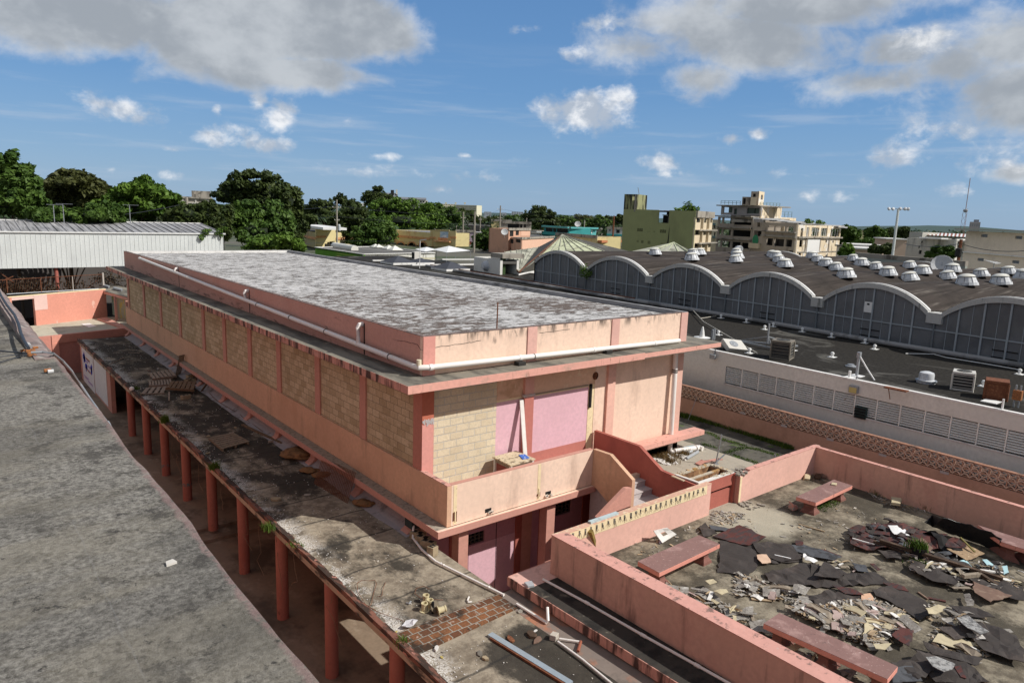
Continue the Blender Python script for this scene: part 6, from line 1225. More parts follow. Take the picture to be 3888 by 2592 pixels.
# ragged sheet roof
m_rsh = M('weathered_roof_sheet',(.42,.42,.41),[((.10,.09,.08),(.4,.4,.4),5,.5,.62,.8)])
random.seed(31)
for i in range(13):
    t = i/12;a = at(a7,1060+t*1060,618+t*105+random.uniform(-6,6),d=158+t*8);b_ = at(a7,1130+t*1000,590+t*115+random.uniform(-6,10),d=166+t*6)
    MB().beam(a,b_,random.uniform(2.2,4.2),.08,up=(0,0,1)).build('roof_sheet',m_rsh,root)
MB().beam(at(a7,828,582,d=163),at(a7,980,604,d=162),.5,.4).build('white_beam',m_white,root)
for q,l in (((1650,630),'left'),((1815,650),'right')):
    p = at(a7,*q,d=166);r_ = bldg('roof_shrub','small green shrub on the ruined roof, the %s one of two' % l,p,'shrub','shrubs on the ruin');leaves('foliage',[p,p+Vector((-.6,0,-.5))],[(.9,.9,.7),(.6,.6,.6)],160,.3,m_leafb,r_,seed=6);MB().tube([(p.x,p.y,p.z-2.5),p],.05,4).build('stem',m_bark,r_)
# small building between green block and ruin
K = Fac(a7,(222,600),200,(312,605),200);root = bldg('balcony_house','narrow ochre building with balconies between the green block and the ruin',K.P0);K.wall(root,m_crm,[K.rect(236,690,262,730),K.rect(240,790,258,870)]);K.body(root,m_crm,10);K.blk(MB(),.5,K.L-.5,GZ,K.zt-1,-1,-1.1).build('inner_wall',m_void,root)
for y in (690,880): K.band(root,'balcony',m_rail,215,y-35,262,y,1.2)
# ---- beige building at the right edge
m_beige = M('beige_render',(.86,.73,.58),[((.42,.33,.25),(.2,.2,.2),5,.5,.7,.5)])
B = Fac(a8,(1605,775),84,(2500,808),76);root = bldg('beige_building','big plain beige building with small barred windows at the right edge',B.P0)
hs = [B.rect(*q) for q in ((1795,818,1880,857),(2238,840,2328,880),(1747,1128,1830,1166),(2198,1158,2290,1197))]
B.wall(root,m_beige,hs);B.body(root,m_beige,14,z1=B.zt)
for h in hs:
    w_ = B.blk(MB(),h[0],h[1],h[2],h[3],-.15,-.2).build('window',m_glassdk,root);mb = MB()
    for k in range(6): B.blk(mb,h[0]+(h[1]-h[0])*k/5-.02,h[0]+(h[1]-h[0])*k/5+.02,h[2],h[3],-.05,-.09)
    for k in range(4): z = h[2]+(h[3]-h[2])*k/3;B.blk(mb,h[0],h[1],z-.02,z+.02,-.05,-.09)
    mb.build('window_bars',m_grey,w_)
B.band(root,'roof_slab',M('greyish_roof_slab',(.40,.42,.36)),1550,757,2500,778,.8,back=14);B.band(root,'string_course',m_lwt,1580,1076,2500,1088,.25)
root = thing('roof_antenna',at(a8,1940,1330,d=66),'white rooftop television antenna in front of the beige building','antenna');p = at(a8,1945,1330,d=66);q = at(a8,1945,1180,d=66);MB().tube([p,(p.x,p.y,q.z)],.03,5).build('mast',m_grey,root);mb = MB();q = Vector((p.x,p.y,q.z));u = (at(a8,2010,1195,d=66)-at(a8,1885,1185,d=66))/2;mb.beam(q-u,q+u,.05,.05)
for k in range(7): c_ = q+u*(-.9+.3*k);v = Vector((.2,.5,.12))*(1-.1*k);mb.beam(c_-v,c_+v,.025,.025)
mb.build('aerial_arms',m_white,root)
# ---- white stained block with striped roof
K = Fac(a8,(838,862),130,(1480,888),125);root = bldg('white_stained_block','white mould streaked block with a red and white striped roof left of the beige building',K.P0)
m_wst = M('mould_streaked_white',(.50,.49,.44),[((.10,.10,.095),(.5,.5,.12),6,.52,.68,.8)]);hs = [K.rect(*q) for q in ((980,965,998,1000),(985,1025,1022,1075),(1020,905,1035,935))]
K.wall(root,m_wst,hs);K.body(root,m_wst,14,ends='l');K.panes(root,hs,m_void)
K2 = Fac(a8,(1480,880),125,(1590,880),132);hs = [K2.rect(*q) for q in ((1490,905,1560,935),(1490,960,1560,985),(1500,1040,1570,1070))];K2.wall(root,M('bright_mould_white',(.72,.71,.66),[((.15,.14,.13),(.5,.5,.2),6,.55,.7,.7)]),hs);K2.panes(root,hs,m_void)
K3 = Fac(a8,(912,792),142,(1600,855),138,GZ);K3.zt = K3.uv(1200,850)[1];K3.wall(root,m_wst,[K3.rect(922,812,960,862)],z0=K.zt-.5);
mb = MB();mb2 = MB();a0,a1_ = at(a8,1100,830,d=140),at(a8,1600,855,d=137);b0,b1_ = at(a8,1110,795,d=152),at(a8,1610,815,d=150)
for k in range(20):
    t0,t1 = k/20,(k+1)/20;(mb if k % 2 else mb2).quad(a0.lerp(a1_,t0),a0.lerp(a1_,t1),b0.lerp(b1_,t1),b0.lerp(b1_,t0))
mb.build('striped_roof',m_white,root);mb2.build('striped_roof',M('rust_red_stripe',(.25,.09,.06)),root);K3.band(root,'roof_hut',m_wst,905,790,1075,862,1.0,back=4);K.band(root,'lean_to_roof',m_white,1078,862,1370,880,1.5)
# ---- long grey green boundary wall behind the hall
K = Fac(a8,(165,1062),78,(1600,1160),70);root = bldg('boundary_wall','long grey green boundary wall behind the vaults, its top stained black',K.P0,'wall');mgw = M('grey_green_wall',(.36,.40,.36),[((.5,.48,.42),(.2,.2,.2),4,.5,.6,.6)]);K.wall(root,mgw,[],z1=K.zt-.4);K.blk(MB(),0,K.L,K.zt-.4,K.zt,.03,-.3).build('coping',m_grst,root)
for u in (.57,): K.blk(MB(),K.L*u,K.L*u+.25,GZ,K.zt-.4,.05,0).build('dark_joint',m_void,root)
# satellite dish
for cc_,x,y,d_,r_,lb in ((a8,1285,1225,62,.75,'large round satellite dish beside the vaults in front of the beige building'),(c3,925,592,108,.8,'white satellite dish on the roof behind the teal house'),(c3,272,662,88,.75,'grey satellite dish on the pink house')):
    p = at(cc_,x,y,d=d_);root = thing('satellite_dish',p-Vector((0,0,1.4)),lb,'satellite dish');ax = (CAM-p).normalized();ax.z = .5;r_ *= (1.2 if cc_ is c3 else 1);MB().lathe([(.05,0),(r_*.55,.06),(r_,.22),(r_*.97,.24),(r_*.5,.1),(.04,.04)],p,16,ax).build('dish',M('dish_grey_%d' % x,(.55,.56,.56)),root);MB().tube([p-Vector((0,0,1.4)),p],.05,5).build('mount',m_grey,root);MB().tube([p,p+ax*.5],.02,4).build('feed_arm',m_grey,root)
# ---- poles
def tpole(cc,x0,y0,x1,y1,d,r,label,grp=None,mat=None,arms=(),name='utility_pole',cat='pole'):
    a = at(cc,x0,y0,d=d);b_ = at(cc,x1,y1,d=d);r *= 1.25 if cc in (c2,c3) else 1
    root = thing(name,(a.x,a.y,GZ),label,cat,grp);MB().tube([(a.x,a.y,GZ),a],r,7,r1=r*.75).build('pole',mat or m_pole,root)
    for t,l in arms: q = a-Vector((0,0,t));v = Vector((CR.x,CR.y,0)).normalized();v = (v+Vector((.0,.5,0))).normalized()*l/2;MB().beam(q-v,q+v,.1,.1).build('crossarm',m_pole,root);[MB().lathe([(.05,0),(.08,.1),(.04,.22)],q+v*k_,6).build('insulator',m_white,root) for k_ in (-.9,0.4,.9)]
    return root
m_pole = M('weathered_pole',(.34,.31,.26),[((.15,.13,.11),(3,3,.5),4,.5,.65,.6)])
UG = 'utility poles of the town'
tp1 = tpole(c1,1665,585,1685,810,75,.20,'grey utility pole behind the white shed roof',UG,arms=((1.6,1.8),(4.6,1.2)))
tp2 = tpole(c2,890,372,890,770,88,.20,'tall utility pole with a grey transformer before the yellow arcade',UG,arms=((1.9,2.2),(5.,1.2)))
p = at(c2,912,620,d=88);MB().lathe([(.32,-.8),(.34,-.7),(.34,.6),(.2,.75),(.05,.8)],p,12).build('transformer',M('transformer_grey',(.5,.53,.55)),tp2)
tp3 = tpole(c2,2022,482,1997,805,120,.24,'utility pole leaning left in front of the pale lilac house',UG,arms=((2,2.),))
tp4 = tpole(c2,2124,478,2120,875,95,.24,'light grey utility pole by the right end of the yellow arcade',UG)
tp5 = tpole(c3,236,425,234,850,112,.22,'wooden utility pole with crossarms before the pink house',UG,arms=((1.2,2.4),(4.,1.8)))
tpole(c2,1962,468,1960,585,190,.22,'distant utility pole at the edge of the bright green trees',UG,arms=((1,2.),));tpole(c2,2172,530,2170,660,170,.2,'distant utility pole above the small street tree',UG,arms=((1,1.6),))
tpole(c3,1250,515,1247,795,105,.24,'dark utility pole standing left of the green block',UG,m_rust,((.3,.5),));tpole(c3,987,555,975,690,125,.2,'pale short pole in front of the teal house',UG)
tpole(c3,470,535,465,640,150,.2,'pole behind the grey upper storey of the pink house',UG);tpole(c3,58,528,52,650,150,.2,'far pole at the left of the street',UG,arms=((1,1.5),))
tpole(a8,1538,885,1510,1235,74,.17,'dark utility pole with a round transformer before the beige building',UG,m_rust,((2.4,1.6),));p = at(a8,1502,1055,d=74);MB().lathe([(.2,-.4),(.26,-.3),(.26,.3),(.14,.4)],p,12).build('transformer',m_void,SC.objects[[o.name for o in SC.objects if o.get('label','') == 'dark utility pole with a round transformer before the beige building'][0]])
root = tpole(a8,722,495,640,1135,92,.17,'tall white floodlight mast rising behind the market vaults',None,M('white_mast',(.70,.74,.72)),name='floodlight_mast',cat='light mast')
p = at(a8,722,492,d=92);v = Vector((CR.x,CR.y,0)).normalized()
for k_ in (-1.05,-.6,.2,.75,1.1): MB().lathe([(.08,-.12),(.17,-.08),(.19,.07),(.07,.12)],p+v*k_+Vector((0,0,.05*(k_>0))),10,(CF+Vector((k_*.4,0,-.2)))).build('lamp_head',m_dome,root)
MB().beam(p-v*1.2,p+v*1.2,.08,.08).build('lamp_bar',m_grey,root)
# lattice radio mast
p = at(a8,1600,800,d=330);tp_ = at(a8,1655,90,d=330);root = bldg('radio_mast','very tall thin lattice radio mast behind the beige building',p,'mast');tp_ = Vector((tp_.x,tp_.y,tp_.z));b_ = Vector((p.x,p.y,GZ));b_ = Vector((tp_.x,tp_.y,GZ))
mb = MB();L3 = [Vector((math.cos(k*2.094)*1.1,math.sin(k*2.094)*1.1,0)) for k in range(3)]
mzt = tp_.z-12
for k in range(3): mb.beam(b_+L3[k],Vector((tp_.x,tp_.y,mzt))+L3[k]*.7,.08,.08)
z = GZ
while z < mzt:
    for k in range(3): mb.beam((tp_.x+L3[k].x*.9,tp_.y+L3[k].y*.9,z),(tp_.x+L3[(k+1)%3].x*.9,tp_.y+L3[(k+1)%3].y*.9,z+2.4),.05,.05)
    z += 2.4
mb.beam((tp_.x,tp_.y,mzt),tp_,.2,.2);mb.build('lattice',M('pale_red_lattice',(.34,.25,.25)),root);MB().lathe([(.2,0),(.8,.4),(.8,1.0),(.2,1.4)],(tp_.x,tp_.y,mzt-1),8).build('antenna_drum',m_grey,root)
# wires between poles
def wire(name,label,pts,r=.014,sag=.5):
    out = []
    for a,b_ in zip(pts,pts[1:]):
        for k in range(9): t = k/8;q = Vector(a).lerp(Vector(b_),t);q.z -= sag*4*t*(1-t);out.append(q)
    tag(MB().tube(out,r,4,cap=False).build(name,m_cable),label,'wire','overhead wires')
X = lambda cc,x,y,d: at(cc,x,y,d=d)
wire('overhead_wire','upper overhead wire from the trees past the shed pole to the transformer pole',[X(c1,-200,760,70),X(c1,1668,640,75),X(c2,890,425,88),X(c2,2122,505,95),X(c3,236,455,112)],.025,.7)
wire('overhead_wire','lower overhead wire from the shed pole past the transformer pole',[X(c1,900,815,72),X(c1,1675,745,75),X(c2,890,520,88),X(c2,2122,585,95),X(c3,236,540,112)],.025,.6)
wire('overhead_wire','overhead wire running right from the wooden pole over the teal house',[X(c3,236,455,112),X(c3,1250,545,105),X(c3,1330,560,100)],.025,.9);wire('overhead_wire','lower wire from the wooden pole towards the green block',[X(c3,236,530,112),X(c3,1250,590,105)],.025,.5)
wire('overhead_wire','overhead wire passing in front of the beige building',[X(a8,800,940,88),X(a8,1530,940,74),X(a8,2400,1030,68)],.025,.3)
wire('overhead_wire','low wire in front of the yellow arcade',[X(c2,-100,785,60),X(c2,890,735,88),X(c2,2000,735,95)],.02,.3)
# ---- left town: arcade,green shop,tents,houses
m_yel = M('pale_yellow_render',(.66,.56,.29),[((.50,.28,.12),(.3,.3,.12),5,.56,.7,.7)]);m_orb = M('orange_band',(.62,.33,.16),[((.4,.2,.1),(.5,.5,.5),5,.5,.6,.6)])
def arch_holes(F,lst,n=8):
    out = []
    for xa,xb,yt,yb_ in lst:
        for k in range(n):
            f0,f1 = k/n,(k+1)/n;xm0,xm1 = xa+(xb-xa)*f0,xa+(xb-xa)*f1;t = (f0+f1)-1;hh = math.sqrt(max(0,1-t*t));yy = yt+(xb-xa)/2*(1-hh);out.append(F.rect(xm0,yy,xm1,yb_))
    return out
Y = Fac(c2,(1390,655),118,(1725,650),108);root = bldg('yellow_arcade','pale yellow arcade with orange bands, round arches and a blue banner',Y.P0)
hs = arch_holes(Y,[(1425,1497,752,840),(1527,1597,752,840),(1625,1693,752,840)]);Y.wall(root,m_yel,hs,z1=Y.zt);Y.body(root,m_yel,15,roofmat=M('ribbed_grey_roof',(.22,.23,.25),[((.12,.12,.13),(3,.1,1),3,.45,.55,.8)]))
Y.blk(MB(),0,Y.L,GZ,Y.zt-1,-2.2,-2.3).build('inner_wall',m_void,root)
for xa,xb in ((1425,1497),(1527,1597),(1625,1693)):
    mb = MB();
    for k in range(10):
        a0_,a1_ = math.pi*k/10,math.pi*(k+1)/10;r_ = (xb-xa)/2+4;cx_,cy_ = (xa+xb)/2,752+(xb-xa)/2
        p,q = [Y.uv(cx_-r_*math.cos(a),cy_-r_*math.sin(a)) for a in (a0_,a1_)];P0_,P1_ = [Y.o+Y.d*w_[0]+Y.n*.06+Vector((0,0,w_[1])) for w_ in (p,q)];mb.beam(P0_,P1_,.12,.4,up=Y.n.cross(P1_-P0_))
    mb.build('arch_surround',m_orb,root)
Y.band(root,'orange_band',m_orb,1390,697,1725,716,.25)
Y2 = Fac(c2,(1725,645),108,(1955,650),106);Y2.wall(root,m_yel,[]);0
Y2.band(root,'banner',M('sky_blue_banner',(.42,.58,.72),[((.75,.8,.85),(.5,.5,1.2),4,.5,.55,.8),((.1,.12,.4),(.8,.8,1.5),3,.62,.66,.8)]),1815,658,1886,712,.1);Y2.band(root,'orange_band',m_orb,1722,703,1772,720,.3);Y2.band(root,'orange_band',m_orb,1906,700,1958,718,.3);Y2.band(root,'canopy',m_orb,1772,738,1915,750,1.4);Y2.band(root,'orange_stain',m_orb,1795,712,1880,738,.02)
for i,(x0_,x1_,t) in enumerate(((1765,1895,640),)): Y2.band(root,'stepped_parapet',m_yel,x0_,t,x1_,655,0,back=.3)
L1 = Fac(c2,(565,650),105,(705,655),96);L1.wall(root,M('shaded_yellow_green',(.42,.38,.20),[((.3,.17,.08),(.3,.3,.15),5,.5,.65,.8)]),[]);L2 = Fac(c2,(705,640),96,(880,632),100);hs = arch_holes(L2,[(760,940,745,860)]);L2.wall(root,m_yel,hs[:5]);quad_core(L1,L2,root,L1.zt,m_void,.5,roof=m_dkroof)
L1.band(root,'orange_band',m_orb,565,695,705,715,.3);L2.band(root,'orange_band',m_orb,703,695,790,712,.3);L1.band(root,'roof_edge',m_white,565,605,775,625,.2,back=6)
L3 = Fac(c2,(880,650),100,(1390,660),118);L3.wall(root,m_yel,[]);L3.band(root,'orange_band',m_orb,880,697,1390,716,.25)
# green shop with skylights
S1 = Fac((900,600,2.3521),(697,795),129,(1130,856),112);root = bldg('green_shop','low shop with a lime green side wall, a white fascia and a barrel rooflight',S1.P0)
ztS = S1.uv(1130,858)[1];S1.zt = ztS
m_lime = M('lime_green_wall',(.13,.33,.03),[((.08,.2,.03),(.5,.5,.5),4,.5,.7,.5)]);m_fsc = M('stained_white_fascia',(.66,.65,.60),[((.15,.13,.1),(1.5,1.5,.4),5,.55,.68,.7)])
S2 = Fac((900,600,2.3521),(1130,856),112,(1765,850),121);S2.zt = ztS;S1.zb = S2.zb = GZ
p0_,p1_,p2_ = S1.P0,S1.P1,S2.P1;p3_ = p0_+(p2_-p1_)
for F_,mt in ((S1,m_lime),(S2,m_fsc)): F_.wall(root,mt,[],z0=ztS-1.7)
MB().prism([(p.x,p.y) for p in (p0_,p1_,p2_,p3_)],ztS-.3,ztS-.08).build('roof',m_dkroof,root)
q = [p0_.lerp(p2_,.002),p1_.lerp(p3_,.01),p2_.lerp(p0_,.01),p3_.lerp(p1_,.01)];MB().prism([(p.x,p.y) for p in q],GZ,ztS-1.6).build('shop_wall',m_void,root)
mb = MB();[mb.beam((a.x,a.y,ztS),(b_.x,b_.y,ztS),.25,.1) for a,b_ in ((p0_,p1_),(p1_,p2_),(p2_,p3_),(p3_,p0_))];mb.build('roof_edge',m_lwt,root)
a,b_ = at(c2,868,785,z=ztS+.1),at(c2,1052,815,z=ztS+.1);MB().tube([a,b_],.65,12).build('barrel_rooflight',m_cap2,root,smooth='auto')
for x,y,k in ((1235,785,.8),(1265,788,.8),(1355,800,.9),(1410,812,1.1)):
    p = at(c2,x,y+8,z=ztS);MB().add([p+Vector((-k,-k,0)),p+Vector((k,-k,0)),p+Vector((k,k,0)),p+Vector((-k,k,0)),p+Vector((0,0,k*.7))],[(0,1,4),(1,2,4),(2,3,4),(3,0,4)]).build('pyramid_rooflight',m_cap2,root)
for y0_,y1_ in ((800,880),(822,905)): tag(MB().tube([at(c2,890,850+(y0_-800),z=ztS-.3),at(c2,1140,890+(y0_-800)*.6,z=ztS-.4),at(c2,1770,892+(y0_-800)*.4,z=ztS-.4)],.03,5).build('yellow_pipe',M('yellow_pipe_%d' % y0_,(.5,.42,.12))),'thin yellow pipe along the white fascia of the green shop, %s' % ('upper' if y0_ == 800 else 'lower'),'pipe')
# tents
for k,(q,lb) in enumerate(((((1592,825),(1690,795),(1780,835),(1668,832)),'small white canopy tent beside the green shop'),(((1745,808),(1892,785),(2085,838),(1872,838)),'large white canopy tent with a grey side right of the small one'))):
    cT = (900,600,2.3521);ap = at(cT,*q[1],d=160);z0 = at(cT,*q[3],d=152).z;l,r_,f_ = at(cT,*q[0],d=160),at(cT,*q[2],d=160),at(cT,*q[3],d=150);bk = l+(r_-f_);l.z = r_.z = f_.z = bk.z = z0
    root = bldg('canopy_tent',lb,ap,'tent','canopy tents');MB().add([l,f_,r_,bk,ap],[(0,1,4),(1,2,4),(2,3,4),(3,0,4)]).build('canopy',m_white,root)
    for p in (l,f_,r_,bk): MB().tube([(p.x,p.y,GZ),p],.05,5).build('leg',m_grey,root)
# dark flat roofs with small pyramids left of the hall
for x,y,k,lb in ((1440,945,1.3,'small dark pyramid rooflight on the low roofs before the green shop'),(1905,1000,1.3,'small dark pyramid rooflight near the white wall with a round vent'),(1640,945,1.0,'middle one of the small dark pyramid rooflights on the low roofs')):
    p = at(c2,x,y,z=RZ);root = thing('pyramid_rooflight',p,lb,'rooflight','small pyramid rooflights');MB().add([p+Vector((-k,-k,.2)),p+Vector((k,-k,.2)),p+Vector((k,k,.2)),p+Vector((-k,k,.2)),p+Vector((0,0,k*.62))],[(0,1,4),(1,2,4),(2,3,4),(3,0,4)]).build('pyramid',M('slate_%d' % x,(.06,.065,.08)),root);bx(p.x-k,p.x+k,p.y-k,p.y+k,RZ,RZ+.2).build('kerb',m_lwt,root)
p = at(c2,1600,915,z=RZ);root = thing('air_conditioner',p,'cream air conditioner on the low roofs in front of the canopy tents','air conditioner');MB().box(p.x-.4,p.x+.4,p.y-.3,p.y+.3,p.z+.1,p.z+.95).build('casing',m_acw,root,bevel=.02);MB().box(p.x-.42,p.x-.4,p.y-.24,p.y+.24,p.z+.2,p.z+.85).build('grille',m_acg,root)
for x0_,y0_,x1_,y1_,lb in ((1210,915,1500,915,'left'),(1560,955,2125,950,'middle'),(1830,905,2125,905,'upper right')): a,b_ = at(c2,x0_,y0_,z=RZ+.05),at(c2,x1_,y1_,z=RZ+.05);tag(MB().beam(a,b_,.3,.12).build('white_kerb',m_lwt),'white kerb line across the low dark roofs, the %s one' % lb,'kerb','white kerbs on the low roofs')
a,b_ = at(c2,1630,985,z=RZ),at(c2,1635,735,d=(at(c2,1630,985,z=RZ)-CAM).xy.length);root = thing('thin_lamp_post',a,'thin street lamp post rising from the low roofs before the arcade','lamp post');MB().tube([a,b_],.035,6).build('post',m_white,root);MB().beam(b_,b_+Vector((.5,-.3,.1)),.1,.06).build('lamp_head',m_grey,root)
# white walls and folded roof at the left end of the hall
K = Fac(c3,(0,885),67,(235,905),63,-4);root = bldg('white_plant_room','low white plant room with a round silver vent left of the hall',K.P0);K.wall(root,m_lw,[]);K.body(root,m_lw,2,ends='l');K.band(root,'roof_box',m_grst,140,850,245,890,-.1,back=2.4);q = K.uv(113,962);p = K.o+K.d*q[0]+K.n*.0+Vector((0,0,q[1]));MB().lathe([(.01,0),(.46,0),(.46,.16),(.3,.42),(.05,.48)],p,14,K.n).build('round_vent',m_dome,root,smooth='auto')
K = Fac(c3,(235,868),64,(262,872),63.5,-4);K.wall(root,M('dark_green_column',(.05,.09,.03)),[],'column')
m_fold = M('green_white_translucent',(.50,.53,.36),[((.22,.24,.15),(.9,.9,.9),6,.50,.66,.8),((.62,.66,.45),(.4,.4,.4),4,.55,.65,.6)]);m_foldd = M('grimy_folded_roof',(.085,.08,.068),[((.22,.21,.17),(.6,.6,.6),6,.52,.66,.7)]);m_foldg = M('mossy_white_translucent',(.42,.42,.34),[((.13,.13,.10),(.7,.7,.7),6,.48,.62,.85)])
FR = bldg('folded_roof_hall','folded pyramid roof of pale green translucent panels at the left end of the vaults',at((1800,600,2.3521),787,685,d=80))
V1 = lambda x,y,d: at((1800,600,2.3521),x,y,d=d*1.45)
ap = V1(787,685,55);lo = V1(400,1020,43.5);md1 = V1(575,885,47);rr = V1(1165,835,50);lt = V1(575,795,58);lft = V1(270,838,50);rt2 = V1(1385,832,53);tp = V1(1000,760,60)
def sheet3(pts,name,mat,root,t=.06):
    o = MB().add(pts,[tuple(range(len(pts)))]).build(name,mat,root);s = o.modifiers.new('thick','SOLIDIFY');s.thickness = t;return o
sheet3([ap,md1,rr],'translucent_panel',m_fold,FR);sheet3([ap,lt,lo,md1],'folded_roof',m_foldd,FR);sheet3([lft,lo,lt],'translucent_panel',m_foldg,FR);sheet3([ap,rr,rt2,tp],'folded_roof',m_foldd,FR)
sheet3([ap,lo.lerp(md1,.35),md1],'translucent_panel',m_foldg,FR,.09)
def ribs(A_,B_,C_,D_,n,nm='panel_rib'):
    mb = MB();[mb.beam(A_.lerp(B_,k/n)+Vector((0,0,.05)),C_.lerp(D_,k/n)+Vector((0,0,.05)),.05,.05) for k in range(n+1)];mb.build(nm,m_foldg,FR)
ribs(ap,ap,md1,rr,7);ribs(ap,rr,ap.lerp(md1,1),md1.lerp(rr,.02),3);ribs(lft,lt,lo,lo.lerp(lt,.02),6);mb = MB();mb.beam(lo,lft,.15,.1);mb.beam(lo,ap,.12,.1);mb.beam(ap,md1,.1,.1);mb.build('fold_trim',m_rust,FR)
MB().add([lft-Vector((0,0,.1)),lo-Vector((0,0,.1)),Vector((lo.x,lo.y,-4)),Vector((lft.x,lft.y,-4))],[(0,1,2,3)]).build('white_wall',m_white,FR)
bm_ = V1(545,995,47);MB().add([lo-Vector((0,0,.12)),bm_-Vector((0,0,.1)),Vector((bm_.x,bm_.y,-4)),Vector((lo.x,lo.y,-4))],[(0,1,2,3)]).build('white_wall',m_lwt,FR);MB().add([lo,V1(548,1000,47),md1],[(0,1,2)]).build('folded_roof',m_foldd,FR)
FR2 = bldg('folded_roof_hall','grimy grey pyramid roof showing behind the vaults below the green block',at(a6,1215,1130,d=95));A6 = lambda x,y,d: at(a6,x,y,d=d)
sheet3([A6(1215,1130,95),A6(430,1295,88),A6(1000,1310,84),A6(1480,1310,86)],'translucent_panel',m_foldg,FR2);sheet3([A6(1215,1130,95),A6(1470,1310,86),A6(1580,1300,90)],'folded_roof',m_foldd,FR2)
mb = MB();[mb.beam(A6(1215,1130,95),A6(700+k*200,1310,85),.12,.12) for k in range(5)];mb.build('panel_rib',m_fold,FR2)
# vine in the first valley
q = [mk(val[1],-.25,-.6),mk(val[1],-.3,-.95),mk(val[1]-.35,-.2,-1.0),mk(val[1]-.6,-.2,-.9)];root = thing('climbing_vine',tuple(q[0]),'green weed hanging in the first valley between the glazed arches','plant');leaves('foliage',q,[.3,.3,.3,.25],420,.07,m_leafb,root,seed=8);MB().tube([q[0]+Vector((0,0,.2)),q[1]],.02,4).build('stem',m_bark,root)
# ---- houses in the middle
def house(name,label,cc,p0,d0,p1,d1,mat,holes=(),dep=9,roofm=None,zb=GZ,wmat=None,side=None,body=True):
    K = Fac(cc,p0,d0,p1,d1,zb);root = bldg(name,label,K.P0);hs = [K.rect(*h) for h in holes];K.wall(root,mat,hs);body and K.body(root,side or mat,dep,roofm);K.panes(root,hs,wmat or m_void);K.band(root,'roof_edge',m_grst,p0[0]-4,p0[1]-3,p1[0]+4,p1[1]+6,.25) if abs(p0[1]-p1[1]) < 20 else None
    return K,root
m_salmh = M('salmon_house_render',(.66,.38,.26),[((.4,.25,.18),(.3,.3,.2),5,.55,.7,.5)]);m_teal = M('teal_paint',(.05,.33,.33),[((.03,.2,.2),(.4,.4,.4),4,.5,.7,.5)]);m_teal2 = M('light_teal_paint',(.12,.42,.42))
K,r = house('salmon_house','long salmon pink house with a plain side wall in front of the wooden pole',c3,(425,705),92,(712,712),104,M('plain_salmon_wall',(.76,.48,.35)),body=False);
K2 = Fac(c3,(180,702),104,(425,708),92);quad_core(K2,K,r,K.zt,m_void,.5,roof=m_dkroof);hs = [K2.rect(*q) for q in ((203,708,225,748),(275,715,288,735),(316,720,352,762),(372,725,415,755),(185,790,215,830),(245,795,330,835))];K2.wall(r,m_salmh,hs);K2.panes(r,hs,m_void)
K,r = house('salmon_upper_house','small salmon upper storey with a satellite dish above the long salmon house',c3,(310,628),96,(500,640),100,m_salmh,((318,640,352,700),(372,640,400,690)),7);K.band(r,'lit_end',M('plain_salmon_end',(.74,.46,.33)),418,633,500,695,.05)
K,r = house('grey_concrete_house','grey unfinished concrete house with a dark open storey behind the salmon houses',c3,(240,570),118,(510,582),118,m_grst,((300,590,400,635),(412,590,430,625),(446,590,462,622)),10)
K,r = house('yellow_flat_house','flat yellow roof house behind the grey concrete house',c3,(155,552),150,(335,560),150,m_yel,(),10)
K,r = house('teal_house','bright teal two storey house with a deep balcony',c3,(625,612),125,(852,622),118,m_teal,((640,625,700,690),(705,630,735,662),(740,625,838,675)),9);K.band(r,'balcony_rail',m_teal,625,662,852,690,.9);K.band(r,'roof_slab',m_teal2,620,608,856,622,.9)
K2 = Fac(c3,(852,622),118,(1092,632),122);hs = [K2.rect(*q) for q in ((884,640,915,668),(985,642,1008,672),(1030,642,1060,672))];K2.wall(r,m_teal2,hs);K2.panes(r,hs,m_white);K2.band(r,'roof_slab',m_teal2,850,618,1095,632,.9)
K,r = house('yellow_house','yellow flat roofed house with an orange tiled awning',c3,(735,680),108,(1100,698),100,m_yel,(),9);K2 = Fac(c3,(1100,698),100,(1310,708),106);hs = [K2.rect(*q) for q in ((1125,755,1150,800),(1190,755,1275,800))];K2.wall(r,m_yel,hs);K2.panes(r,hs,m_void);K2.band(r,'tiled_awning',M('orange_tile_awning',(.48,.19,.09)),1100,732,1328,752,1.5)
K.band(r,'roof_box',m_dred,795,675,868,702,-.5,back=3)
K,r = house('blue_edged_house','pale grey house with a blue green base left of the green block',c3,(1190,620),135,(1335,628),135,M('pale_grey_house',(.50,.49,.47)),((1270,640,1300,670),(1205,640,1220,650)),9);K.band(r,'blue_band',m_teal,1185,680,1330,695,.5)
K,r = house('lilac_house','pale lilac house between the arcade and the street tree',c2,(1955,645),130,(2130,655),130,M('lilac_render',(.42,.34,.40)),((2030,680,2045,740),(1970,700,1990,730)),9)
K,r = house('peach_corner_house','peach coloured house at the street corner right of the parked cars',c2,(2285,690),118,(2352,695),112,m_salmh,((2295,720,2310,750),),6)
K,r = house('low_grey_roofs','long low grey roofed building behind the poles',c2,(1890,590),210,(2352,610),200,M('grey_shed_wall',(.16,.15,.14)),(),25);
K,r = house('white_panel_house','white panelled roof between the grey house and the teal house',c3,(490,668),128,(622,668),128,M('white_panels',(.66,.67,.66)),(),8)
K,r = house('left_concrete_building','grey concrete building with a row of windows behind the left trees',c1,(1565,585),165,(1890,590),165,M('lit_grey_slab',(.52,.50,.45)),((1580,600,1622,632),(1640,600,1740,632),(1755,602,1825,634)),12,wmat=m_grst);K2 = Fac(c1,(1710,530),172,(1880,530),172);K2.wall(r,m_grst,[K2.rect(1730,540,1795,558)],z0=K.zt-.5);K2.body(r,m_grst,6,roof=False)
